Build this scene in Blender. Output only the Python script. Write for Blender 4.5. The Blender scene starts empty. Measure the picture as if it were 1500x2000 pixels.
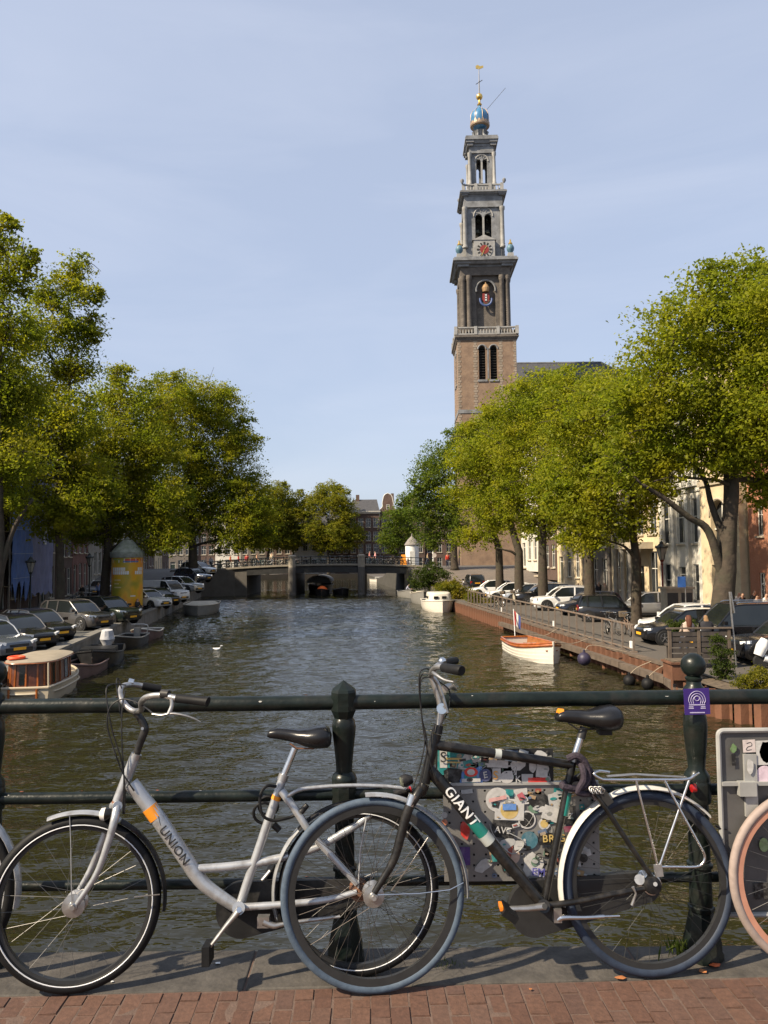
import bpy, bmesh, math, random
import numpy as np
from mathutils import Vector, Matrix

random.seed(7)
scene = bpy.context.scene
COL = scene.collection
rad = math.radians

# ------------------------------------------------------------------ camera
CAM = Vector((0.0, 0.0, 4.85))            # eye level above the water (z = 0)
PITCH, ROLL, FPX = rad(3.24), rad(-0.6), 1500.0
cam_data = bpy.data.cameras.new('camera')
cam_data.sensor_fit = 'HORIZONTAL'
cam_data.sensor_width = 36.0
cam_data.lens = 36.0
cam_data.clip_start = 0.05
cam_data.clip_end = 5000
cam = bpy.data.objects.new('camera', cam_data)
COL.objects.link(cam)
RCAM = Matrix.Rotation(math.pi / 2 + PITCH, 3, 'X') @ Matrix.Rotation(ROLL, 3, 'Z')
cam.matrix_world = Matrix.Translation(CAM) @ RCAM.to_4x4()
scene.camera = cam

# ------------------------------------------------------------------ sky, sun, exposure
SUN_AZ = math.atan2(-0.88, -0.47)         # the sun stands to the left, a little behind the viewer
SUN_EL = rad(42)
world = bpy.data.worlds.new('World')
scene.world = world
world.use_nodes = True
nt = world.node_tree
nt.nodes.clear()
w_out = nt.nodes.new('ShaderNodeOutputWorld')
w_bg = nt.nodes.new('ShaderNodeBackground')
w_sky = nt.nodes.new('ShaderNodeTexSky')
w_sky.sky_type = 'NISHITA'
w_sky.sun_disc = False
w_sky.sun_elevation = SUN_EL
w_sky.sun_rotation = SUN_AZ
w_sky.air_density = 1.1
w_sky.dust_density = 1.6
w_sky.ozone_density = 2.2
w_bg.inputs['Strength'].default_value = 0.080
# thin, high cirrus veils
w_tc = nt.nodes.new('ShaderNodeTexCoord')
w_map = nt.nodes.new('ShaderNodeMapping')
w_map.inputs['Rotation'].default_value = (0, rad(8), rad(20))
w_map.inputs['Scale'].default_value = (1.3, 1.3, 6.5)
w_n = nt.nodes.new('ShaderNodeTexNoise')
w_n.inputs['Scale'].default_value = 1.5
w_n.inputs['Detail'].default_value = 6
w_n.inputs['Roughness'].default_value = 0.55
w_n.inputs['Distortion'].default_value = 0.6
w_r = nt.nodes.new('ShaderNodeMapRange')
w_r.inputs['From Min'].default_value = 0.44
w_r.inputs['From Max'].default_value = 0.80
w_r.inputs['To Min'].default_value = 0.0
w_r.inputs['To Max'].default_value = 0.2
w_mix = nt.nodes.new('ShaderNodeMix')
w_mix.data_type = 'RGBA'
w_mix.inputs['B'].default_value = (6.4, 6.6, 7.4, 1)
w_tint = nt.nodes.new('ShaderNodeMix')     # the pale summer haze of the whole sky
w_tint.data_type = 'RGBA'
w_tint.inputs['Factor'].default_value = 0.62
w_tint.inputs['B'].default_value = (4.5, 5.05, 6.4, 1)
L = nt.links.new
L(w_tc.outputs['Generated'], w_map.inputs['Vector'])
L(w_map.outputs['Vector'], w_n.inputs['Vector'])
L(w_n.outputs['Fac'], w_r.inputs['Value'])
L(w_sky.outputs['Color'], w_tint.inputs['A'])
L(w_tint.outputs['Result'], w_mix.inputs['A'])
L(w_r.outputs['Result'], w_mix.inputs['Factor'])
L(w_mix.outputs['Result'], w_bg.inputs['Color'])
L(w_bg.outputs['Background'], w_out.inputs['Surface'])

sun_data = bpy.data.lights.new('sun', 'SUN')
sun_data.energy = 5.0
sun_data.angle = rad(0.9)
sun_data.color = (1.0, 0.85, 0.64)
sun = bpy.data.objects.new('sun', sun_data)
COL.objects.link(sun)
to_sun = Vector((math.sin(SUN_AZ) * math.cos(SUN_EL), math.cos(SUN_AZ) * math.cos(SUN_EL), math.sin(SUN_EL)))
sun.rotation_euler = to_sun.to_track_quat('Z', 'Y').to_euler()
sun.location = (-30, -10, 40)

scene.view_settings.view_transform = 'Standard'
scene.view_settings.look = 'None'
scene.view_settings.exposure = 0.86
scene.view_settings.gamma = 1.0
scene.view_settings.use_curve_mapping = False
scene.cycles.max_bounces = 6
scene.cycles.diffuse_bounces = 2
scene.cycles.glossy_bounces = 3
scene.cycles.transmission_bounces = 3
scene.cycles.transparent_max_bounces = 4
scene.cycles.use_denoising = True
scene.cycles.caustics_reflective = False
scene.cycles.caustics_refractive = False

# ------------------------------------------------------------------ measuring helpers
def ray(px, py):
    return RCAM @ Vector(((px - 750) / FPX, (1000 - py) / FPX, -1))
def at_z(px, py, z):
    d = ray(px, py); return CAM + d * ((z - CAM.z) / d.z)
def at_y(px, py, y):
    d = ray(px, py); return CAM + d * ((y - CAM.y) / d.y)
def V(*a): return Vector(a)

# ------------------------------------------------------------------ materials
MATS = {}
def nodes_of(m):
    m.use_nodes = True
    return m.node_tree, m.node_tree.nodes['Principled BSDF']
def sc_col(c, k): return tuple(min(1, max(0, x * k)) for x in c[:3]) + (1,)
def mat(key, col=(.5, .5, .5), rough=.6, metal=0., var=.12, scale=4., bump=0., bscale=40., coat=0., spec=.5, stain=None, stain_amt=.5, stain_scale=2., trans=0., ior=1.45):
    """a Principled surface with mottled colour, uneven gloss, fine relief and optional stains"""
    if key in MATS: return MATS[key]
    m = bpy.data.materials.new(key); MATS[key] = m
    t, b = nodes_of(m)
    b.inputs['Metallic'].default_value = metal
    b.inputs['Coat Weight'].default_value = coat
    b.inputs['Coat Roughness'].default_value = .08
    b.inputs['Specular IOR Level'].default_value = spec
    b.inputs['IOR'].default_value = ior
    b.inputs['Transmission Weight'].default_value = trans
    tc = t.nodes.new('ShaderNodeTexCoord')
    n = t.nodes.new('ShaderNodeTexNoise'); n.inputs['Scale'].default_value = scale; n.inputs['Detail'].default_value = 5
    t.links.new(tc.outputs['Object'], n.inputs['Vector'])
    r = t.nodes.new('ShaderNodeValToRGB')
    r.color_ramp.elements[0].position = .3; r.color_ramp.elements[1].position = .7
    r.color_ramp.elements[0].color = sc_col(col, 1 - var); r.color_ramp.elements[1].color = sc_col(col, 1 + var)
    t.links.new(n.outputs['Fac'], r.inputs['Fac'])
    last = r.outputs['Color']
    if stain:
        n2 = t.nodes.new('ShaderNodeTexNoise'); n2.inputs['Scale'].default_value = stain_scale; n2.inputs['Detail'].default_value = 8; n2.inputs['Roughness'].default_value = .65
        t.links.new(tc.outputs['Object'], n2.inputs['Vector'])
        mr = t.nodes.new('ShaderNodeMapRange'); mr.inputs['From Min'].default_value = .48; mr.inputs['From Max'].default_value = .68; mr.inputs['To Max'].default_value = stain_amt
        t.links.new(n2.outputs['Fac'], mr.inputs['Value'])
        mx = t.nodes.new('ShaderNodeMix'); mx.data_type = 'RGBA'; mx.inputs['B'].default_value = tuple(stain) + (1,)
        t.links.new(mr.outputs['Result'], mx.inputs['Factor']); t.links.new(last, mx.inputs['A']); last = mx.outputs['Result']
    t.links.new(last, b.inputs['Base Color'])
    rr = t.nodes.new('ShaderNodeMapRange'); rr.inputs['To Min'].default_value = max(.02, rough - .12 * min(1, rough * 3)); rr.inputs['To Max'].default_value = min(1, rough + .12)
    t.links.new(n.outputs['Fac'], rr.inputs['Value']); t.links.new(rr.outputs['Result'], b.inputs['Roughness'])
    if bump:
        nb = t.nodes.new('ShaderNodeTexNoise'); nb.inputs['Scale'].default_value = bscale; nb.inputs['Detail'].default_value = 6
        t.links.new(tc.outputs['Object'], nb.inputs['Vector'])
        bp = t.nodes.new('ShaderNodeBump'); bp.inputs['Strength'].default_value = 1; bp.inputs['Distance'].default_value = bump
        t.links.new(nb.outputs['Fac'], bp.inputs['Height']); t.links.new(bp.outputs['Normal'], b.inputs['Normal'])
    return m

def island_mat(key, cols, rough=.7, scale=20., bump=.002, bscale=60., grain=.15):
    """colour differs from piece to piece (per object), with grain on top"""
    if key in MATS: return MATS[key]
    m = bpy.data.materials.new(key); MATS[key] = m
    t, b = nodes_of(m)
    oi = t.nodes.new('ShaderNodeObjectInfo')
    r = t.nodes.new('ShaderNodeValToRGB'); r.color_ramp.interpolation = 'LINEAR'
    e = r.color_ramp.elements
    e[0].color = tuple(cols[0]) + (1,); e[1].color = tuple(cols[-1]) + (1,)
    for i, c in enumerate(cols[1:-1]):
        k = e.new((i + 1) / (len(cols) - 1)); k.color = tuple(c) + (1,)
    t.links.new(oi.outputs['Random'], r.inputs['Fac'])
    tc = t.nodes.new('ShaderNodeTexCoord')
    n = t.nodes.new('ShaderNodeTexNoise'); n.inputs['Scale'].default_value = scale; n.inputs['Detail'].default_value = 7; n.inputs['Roughness'].default_value = .7
    g = t.nodes.new('ShaderNodeNewGeometry')
    t.links.new(g.outputs['Position'], n.inputs['Vector'])
    mr = t.nodes.new('ShaderNodeMapRange'); mr.inputs['From Min'].default_value = .25; mr.inputs['From Max'].default_value = .75
    mr.inputs['To Min'].default_value = 1 - grain * 2; mr.inputs['To Max'].default_value = 1 + grain
    t.links.new(n.outputs['Fac'], mr.inputs['Value'])
    vm = t.nodes.new('ShaderNodeVectorMath'); vm.operation = 'SCALE'
    t.links.new(r.outputs['Color'], vm.inputs[0]); t.links.new(mr.outputs['Result'], vm.inputs['Scale'])
    t.links.new(vm.outputs['Vector'], b.inputs['Base Color'])
    b.inputs['Roughness'].default_value = rough
    nb = t.nodes.new('ShaderNodeTexNoise'); nb.inputs['Scale'].default_value = bscale; nb.inputs['Detail'].default_value = 6
    t.links.new(g.outputs['Position'], nb.inputs['Vector'])
    bp = t.nodes.new('ShaderNodeBump'); bp.inputs['Distance'].default_value = bump
    t.links.new(nb.outputs['Fac'], bp.inputs['Height']); t.links.new(bp.outputs['Normal'], b.inputs['Normal'])
    return m

def masonry(key, c1, c2, mortar, sx=4.6, rough=.85, stain=None, bump=.01, bw=.5, rh=.25, stain_amt=.6):
    """brickwork or coursed stone too far away to build brick by brick"""
    if key in MATS: return MATS[key]
    m = bpy.data.materials.new(key); MATS[key] = m
    t, b = nodes_of(m)
    tc = t.nodes.new('ShaderNodeTexCoord')
    sp = t.nodes.new('ShaderNodeSeparateXYZ'); t.links.new(tc.outputs['Object'], sp.inputs[0])
    ad = t.nodes.new('ShaderNodeMath'); t.links.new(sp.outputs['X'], ad.inputs[0]); t.links.new(sp.outputs['Y'], ad.inputs[1])
    cb = t.nodes.new('ShaderNodeCombineXYZ'); t.links.new(ad.outputs[0], cb.inputs['X']); t.links.new(sp.outputs['Z'], cb.inputs['Y'])
    br = t.nodes.new('ShaderNodeTexBrick')
    br.inputs['Color1'].default_value = tuple(c1) + (1,); br.inputs['Color2'].default_value = tuple(c2) + (1,); br.inputs['Mortar'].default_value = tuple(mortar) + (1,)
    br.inputs['Scale'].default_value = sx; br.inputs['Mortar Size'].default_value = .02; br.inputs['Brick Width'].default_value = bw; br.inputs['Row Height'].default_value = rh
    t.links.new(cb.outputs[0], br.inputs['Vector'])
    n = t.nodes.new('ShaderNodeTexNoise'); n.inputs['Scale'].default_value = .9; n.inputs['Detail'].default_value = 8; n.inputs['Roughness'].default_value = .65
    t.links.new(tc.outputs['Object'], n.inputs['Vector'])
    mr = t.nodes.new('ShaderNodeMapRange'); mr.inputs['From Min'].default_value = .42; mr.inputs['From Max'].default_value = .66; mr.inputs['To Max'].default_value = stain_amt
    t.links.new(n.outputs['Fac'], mr.inputs['Value'])
    mx = t.nodes.new('ShaderNodeMix'); mx.data_type = 'RGBA'
    mx.inputs['B'].default_value = tuple(stain or sc_col(c1, .5)[:3]) + (1,)
    t.links.new(mr.outputs['Result'], mx.inputs['Factor']); t.links.new(br.outputs['Color'], mx.inputs['A'])
    t.links.new(mx.outputs['Result'], b.inputs['Base Color'])
    b.inputs['Roughness'].default_value = rough
    bp = t.nodes.new('ShaderNodeBump'); bp.inputs['Distance'].default_value = bump; bp.inputs['Strength'].default_value = .8
    t.links.new(n.outputs['Fac'], bp.inputs['Height']); t.links.new(bp.outputs['Normal'], b.inputs['Normal'])
    return m

def leaf_mat(key, dark, light, yellow, amt=.3):
    if key in MATS: return MATS[key]
    m = bpy.data.materials.new(key); MATS[key] = m
    m.use_nodes = True
    t = m.node_tree; t.nodes.clear()
    out = t.nodes.new('ShaderNodeOutputMaterial')
    g = t.nodes.new('ShaderNodeNewGeometry')
    tc = t.nodes.new('ShaderNodeTexCoord')
    r = t.nodes.new('ShaderNodeValToRGB')
    r.color_ramp.elements[0].color = tuple(dark) + (1,); r.color_ramp.elements[1].color = tuple(light) + (1,)
    t.links.new(g.outputs['Random Per Island'], r.inputs['Fac'])
    n = t.nodes.new('ShaderNodeTexNoise'); n.inputs['Scale'].default_value = .55; n.inputs['Detail'].default_value = 3
    t.links.new(tc.outputs['Object'], n.inputs['Vector'])
    mr = t.nodes.new('ShaderNodeMapRange'); mr.inputs['From Min'].default_value = .42; mr.inputs['From Max'].default_value = .68; mr.inputs['To Max'].default_value = amt * 2
    t.links.new(n.outputs['Fac'], mr.inputs['Value'])
    mx = t.nodes.new('ShaderNodeMix'); mx.data_type = 'RGBA'; mx.inputs['B'].default_value = tuple(yellow) + (1,)
    t.links.new(mr.outputs['Result'], mx.inputs['Factor']); t.links.new(r.outputs['Color'], mx.inputs['A'])
    b = t.nodes.new('ShaderNodeBsdfPrincipled'); b.inputs['Roughness'].default_value = .5; b.inputs['Specular IOR Level'].default_value = .14
    tr = t.nodes.new('ShaderNodeBsdfTranslucent')
    ms = t.nodes.new('ShaderNodeMixShader'); ms.inputs['Fac'].default_value = .6
    t.links.new(mx.outputs['Result'], b.inputs['Base Color']); vm = t.nodes.new('ShaderNodeVectorMath'); vm.operation = 'MULTIPLY'; vm.inputs[1].default_value = (1.15, 1.2, .6); t.links.new(mx.outputs['Result'], vm.inputs[0]); t.links.new(vm.outputs['Vector'], tr.inputs['Color'])
    t.links.new(b.outputs[0], ms.inputs[1]); t.links.new(tr.outputs[0], ms.inputs[2])
    t.links.new(ms.outputs[0], out.inputs['Surface'])
    return m

# ------------------------------------------------------------------ mesh builder
def frame_of(d):
    d = Vector(d).normalized()
    a = Vector((0, 0, 1)) if abs(d.z) < .9 else Vector((1, 0, 0))
    x = a.cross(d).normalized(); y = d.cross(x)
    return x, y, d
def bez(pts, n=8):
    """smooth curve through the points (Catmull-Rom)"""
    P = [Vector(p) for p in pts]
    if len(P) < 3: return P
    Q = [P[0] * 2 - P[1]] + P + [P[-1] * 2 - P[-2]]
    out = []
    for i in range(1, len(Q) - 2):
        for k in range(n):
            t = k / n
            a, b, c, d = Q[i - 1], Q[i], Q[i + 1], Q[i + 2]
            out.append(.5 * ((2 * b) + (c - a) * t + (2 * a - 5 * b + 4 * c - d) * t * t + (3 * b - a - 3 * c + d) * t ** 3))
    out.append(P[-1]); return out
class MB:
    def __init__(s): s.v = []; s.f = []
    def add(s, vs, fs):
        o = len(s.v); s.v += [tuple(p) for p in vs]; s.f += [tuple(i + o for i in q) for q in fs]; return s
    def box(s, c, size, M=None):
        x, y, z = size[0] / 2, size[1] / 2, size[2] / 2
        vs = [Vector((a, b, d)) for d in (-z, z) for b in (-y, y) for a in (-x, x)]
        if M is not None: vs = [M @ p for p in vs]
        c = Vector(c)
        return s.add([p + c for p in vs], [(0, 2, 3, 1), (4, 5, 7, 6), (0, 1, 5, 4), (2, 6, 7, 3), (0, 4, 6, 2), (1, 3, 7, 5)])
    def bbox(s, a, b): 
        a, b = Vector(a), Vector(b); return s.box((a + b) / 2, b - a)
    def beam(s, p, q, w, h):
        p, q = Vector(p), Vector(q); x, y, d = frame_of(q - p)
        vs = []
        for P in (p, q):
            for a, b in ((-1, -1), (1, -1), (1, 1), (-1, 1)): vs.append(P + x * a * w / 2 + y * b * h / 2)
        return s.add(vs, [(0, 3, 2, 1), (4, 5, 6, 7)] + [(i, (i + 1) % 4, 4 + (i + 1) % 4, 4 + i) for i in range(4)])
    def tube(s, pts, r, n=8, caps=True, closed=False, flat=1.0):
        P = [Vector(p) for p in pts]; m = len(P)
        R = [r] * m if not hasattr(r, '__len__') else list(r)
        if len(R) != m: R = list(np.interp(np.linspace(0, 1, m), np.linspace(0, 1, len(R)), R))
        T = []
        for i in range(m):
            a = P[i - 1] if (i or closed) else P[0]; b = P[(i + 1) % m] if (i < m - 1 or closed) else P[-1]
            d = b - a; T.append(d.normalized() if d.length > 1e-9 else Vector((0, 0, 1)))
        x, y, _ = frame_of(T[0]); vs = []
        for i in range(m):
            if i:
                x = (x - T[i] * x.dot(T[i]));
                x = x.normalized() if x.length > 1e-6 else frame_of(T[i])[0]
                y = T[i].cross(x)
            for k in range(n):
                a = 2 * math.pi * k / n; vs.append(P[i] + (x * math.cos(a) + y * math.sin(a) * flat) * R[i])
        fs = []
        for i in range(m if closed else m - 1):
            j = (i + 1) % m
            for k in range(n):
                l = (k + 1) % n; fs.append((i * n + k, i * n + l, j * n + l, j * n + k))
        if caps and not closed:
            fs.append(tuple(range(n - 1, -1, -1))); fs.append(tuple((m - 1) * n + k for k in range(n)))
        return s.add(vs, fs)
    def lathe(s, prof, n=16, c=(0, 0, 0), axis=(0, 0, 1), phase=0.):
        x, y, d = frame_of(axis); c = Vector(c)
        if abs(d.z) > .99: x, y = Vector((1, 0, 0)), Vector((0, 1, 0)) * (1 if d.z > 0 else -1)
        vs = []
        for r, z in prof:
            for k in range(n):
                a = 2 * math.pi * k / n + phase; vs.append(c + d * z + (x * math.cos(a) + y * math.sin(a)) * r)
        m = len(prof)
        fs = [(i * n + k, i * n + (k + 1) % n, (i + 1) * n + (k + 1) % n, (i + 1) * n + k) for i in range(m - 1) for k in range(n)]
        if prof[0][0] > 1e-6: fs.append(tuple(range(n - 1, -1, -1)))
        if prof[-1][0] > 1e-6: fs.append(tuple((m - 1) * n + k for k in range(n)))
        return s.add(vs, fs)
    def rings(s, R, closed=True, caps=True):
        n = len(R[0]); vs = [p for r in R for p in r]; fs = []
        for i in range(len(R) - 1):
            for k in range(n if closed else n - 1):
                l = (k + 1) % n; fs.append((i * n + k, i * n + l, (i + 1) * n + l, (i + 1) * n + k))
        if caps:
            fs.append(tuple(range(n - 1, -1, -1))); fs.append(tuple((len(R) - 1) * n + k for k in range(n)))
        return s.add(vs, fs)
    def prism(s, poly, d):
        """polygon (list of 3-d points) pushed along d"""
        n = len(poly); d = Vector(d); P = [Vector(p) for p in poly]
        return s.add(P + [p + d for p in P], [tuple(range(n - 1, -1, -1)), tuple(range(n, 2 * n))] + [(i, (i + 1) % n, n + (i + 1) % n, n + i) for i in range(n)])
    def ball(s, c, r, n=12, sq=(1, 1, 1)):
        c = Vector(c); vs = []; fs = []; m = n // 2
        prof = [(math.sin(math.pi * i / m), -math.cos(math.pi * i / m)) for i in range(m + 1)]
        for a, z in prof:
            for k in range(n):
                t = 2 * math.pi * k / n; vs.append(c + Vector((a * math.cos(t) * r * sq[0], a * math.sin(t) * r * sq[1], z * r * sq[2])))
        for i in range(m):
            for k in range(n):
                l = (k + 1) % n; fs.append((i * n + k, i * n + l, (i + 1) * n + l, (i + 1) * n + k))
        return s.add(vs, fs)
    def mesh(s, name, m=None, sharp=35, recalc=True):
        me = bpy.data.meshes.new(name)
        me.from_pydata(s.v, [], s.f)
        if recalc and len(s.f) < 60000:
            bm = bmesh.new(); bm.from_mesh(me)
            bmesh.ops.remove_doubles(bm, verts=bm.verts, dist=1e-5)
            bmesh.ops.recalc_face_normals(bm, faces=bm.faces)
            bm.to_mesh(me); bm.free()
        if sharp != 0 and len(me.polygons):
            me.polygons.foreach_set('use_smooth', np.ones(len(me.polygons), bool))
            if sharp is not None: me.set_sharp_from_angle(angle=rad(sharp))
        if m is not None: me.materials.append(m)
        me.update(); return me
    def build(s, name, m, parent=None, world=False, sharp=35, recalc=True):
        if world and parent is not None:
            o = parent.location; s.v = [(p[0] - o.x, p[1] - o.y, p[2] - o.z) for p in s.v]
        return obj(name, s.mesh(name, m, sharp, recalc), parent)

def obj(name, data, parent=None):
    o = bpy.data.objects.new(name, data); COL.objects.link(o)
    if parent is not None: o.parent = parent
    return o
def tag(o, label=None, cat=None, group=None, kind=None):
    if label: o['label'] = label
    if cat: o['category'] = cat
    if group: o['group'] = group
    if kind: o['kind'] = kind
    return o
def thing(name, label, cat, loc=(0, 0, 0), rz=0., group=None):
    o = obj(name, None); o.location = loc; o.rotation_euler = (0, 0, rz); o.empty_display_size = .2
    return tag(o, label, cat, group)
def structure(name, o): return tag(o, kind='structure')
def copy_tree(o, parent=None):
    c = o.copy(); COL.objects.link(c); c.parent = parent
    for ch in list(o.children): copy_tree(ch, c)
    return c
def share(name, me, parent, loc=(0, 0, 0), rz=0., m=None):
    o = obj(name, me, parent); o.location = loc; o.rotation_euler = (0, 0, rz)
    if m is not None:
        o.material_slots[0].link = 'OBJECT'; o.material_slots[0].material = m
    return o
def text_mesh(txt, size, m, extrude=0., align='CENTER', shear=0., bold=0.):
    cu = bpy.data.curves.new('lettering', 'FONT'); cu.body = txt; cu.size = size; cu.extrude = extrude; cu.align_x = align; cu.align_y = 'CENTER'; cu.shear = shear; cu.offset = bold; cu.resolution_u = 3; cu.space_character = 1.08
    o = bpy.data.objects.new('lettering', cu); COL.objects.link(o)
    dg = bpy.context.evaluated_depsgraph_get()
    me = bpy.data.meshes.new_from_object(o.evaluated_get(dg))
    bpy.data.objects.remove(o)
    me.materials.clear(); me.materials.append(m)
    return me

def wall_with_openings(mb, x0, x1, z0, z1, ops, y0, y1, seg=8):
    """wall slab between y0 (front) and y1 (back) with real openings; ops: (xa, xb, zb, zt, arched)"""
    xs = {x0, x1}
    for xa, xb, zb, zt, ar in ops:
        xs |= {xa, xb}
        if ar: xs |= {xa + (xb - xa) * k / seg for k in range(1, seg)}
    xs = sorted(xs)
    def top(o, x):
        xa, xb, zb, zt, ar = o
        if not ar: return zt
        r = (xb - xa) / 2; rise = r if ar is True else ar
        k = max(0, 1 - ((x - (xa + xb) / 2) / r) ** 2)
        return zt - rise + rise * math.sqrt(k)
    for a, b in zip(xs[:-1], xs[1:]):
        if b - a < 1e-6: continue
        mid = (a + b) / 2
        col = sorted([o for o in ops if o[0] < mid < o[1]], key=lambda o: o[2])
        la = lb = z0
        for o in col + [None]:
            ha, hb = (z1, z1) if o is None else (o[2], o[2])
            if ha - la > 1e-5 or hb - lb > 1e-5:
                for y in (y0, y1):
                    mb.add([(a, y, la), (b, y, lb), (b, y, hb), (a, y, ha)], [(0, 1, 2, 3)])
            if o is not None:
                ta, tb = top(o, a), top(o, b)
                mb.add([(a, y0, o[2]), (b, y0, o[2]), (b, y1, o[2]), (a, y1, o[2])], [(0, 1, 2, 3)])
                mb.add([(a, y0, ta), (b, y0, tb), (b, y1, tb), (a, y1, ta)], [(0, 1, 2, 3)])
                if a - o[0] < 1e-6: mb.add([(a, y0, o[2]), (a, y1, o[2]), (a, y1, ta), (a, y0, ta)], [(0, 1, 2, 3)])
                if o[1] - b < 1e-6: mb.add([(b, y0, o[2]), (b, y1, o[2]), (b, y1, tb), (b, y0, tb)], [(0, 1, 2, 3)])
                la, lb = ta, tb
    for x in (x0, x1): mb.add([(x, y0, z0), (x, y1, z0), (x, y1, z1), (x, y0, z1)], [(0, 1, 2, 3)])
    mb.add([(x0, y0, z1), (x1, y0, z1), (x1, y1, z1), (x0, y1, z1)], [(0, 1, 2, 3)])
    return mb

# ================================================================== the setting
DZ = 3.22                                  # top of the near bridge
SZ = 0.85                                  # the streets along the canal
def XL(y): return -9.4 - 0.139 * y         # left quay edge
def XR(y): return 13.0 - 0.104 * y         # right quay edge
def smooth(a, b, x):
    t = min(1, max(0, (x - a) / (b - a))); return t * t * (3 - 2 * t)
def zs(y): return SZ + 2.45 * smooth(70, 96, y) - 2.45 * smooth(110, 135, y)   # street rises to the far bridge

# ---- water
def water_material():
    m = bpy.data.materials.new('canal_water'); t, b = nodes_of(m)
    b.inputs['Base Color'].default_value = (.017, .016, .007, 1)
    b.inputs['Roughness'].default_value = .035
    b.inputs['IOR'].default_value = 1.333
    b.inputs['Specular IOR Level'].default_value = .8
    g = t.nodes.new('ShaderNodeNewGeometry')
    def layer(scale, sx, sy, rot, detail, dist=.3):
        mp = t.nodes.new('ShaderNodeMapping'); mp.inputs['Scale'].default_value = (sx, sy, 1); mp.inputs['Rotation'].default_value = (0, 0, rot)
        n = t.nodes.new('ShaderNodeTexNoise'); n.inputs['Scale'].default_value = scale; n.inputs['Detail'].default_value = detail; n.inputs['Distortion'].default_value = dist; n.inputs['Roughness'].default_value = .5
        t.links.new(g.outputs['Position'], mp.inputs['Vector']); t.links.new(mp.outputs['Vector'], n.inputs['Vector'])
        return n.outputs['Fac']
    a = layer(2.2, .6, 1.15, .12, 1); c = layer(4.2, .55, 1.25, -.12, 2); d = layer(8.0, .65, 1.3, .25, 1); e = layer(.16, 1, 1, 0, 2)
    def mad(x, k, y=None):
        n = t.nodes.new('ShaderNodeMath'); n.operation = 'MULTIPLY_ADD' if y is not None else 'MULTIPLY'
        t.links.new(x, n.inputs[0]); n.inputs[1].default_value = k
        if y is not None: t.links.new(y, n.inputs[2])
        return n.outputs[0]
    h = mad(d, .25, mad(c, .6, mad(a, .5)))
    amp = t.nodes.new('ShaderNodeMapRange'); amp.inputs['From Min'].default_value = .35; amp.inputs['From Max'].default_value = .65; amp.inputs['To Min'].default_value = .65; amp.inputs['To Max'].default_value = 1.0
    t.links.new(e, amp.inputs['Value'])
    sy = t.nodes.new('ShaderNodeSeparateXYZ'); t.links.new(g.outputs['Position'], sy.inputs[0])
    calm = t.nodes.new('ShaderNodeMapRange'); calm.interpolation_type = 'SMOOTHSTEP'; calm.inputs['From Min'].default_value = 84; calm.inputs['From Max'].default_value = 100; calm.inputs['To Min'].default_value = 1; calm.inputs['To Max'].default_value = .22   # sheltered water under and behind the far bridge
    t.links.new(sy.outputs['Y'], calm.inputs['Value'])
    am2 = t.nodes.new('ShaderNodeMath'); am2.operation = 'MULTIPLY'; t.links.new(amp.outputs['Result'], am2.inputs[0]); t.links.new(calm.outputs['Result'], am2.inputs[1])
    bp = t.nodes.new('ShaderNodeBump'); bp.inputs['Distance'].default_value = .08
    t.links.new(am2.outputs[0], bp.inputs['Strength']); t.links.new(h, bp.inputs['Height']); t.links.new(bp.outputs['Normal'], b.inputs['Normal'])
    return m
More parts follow.
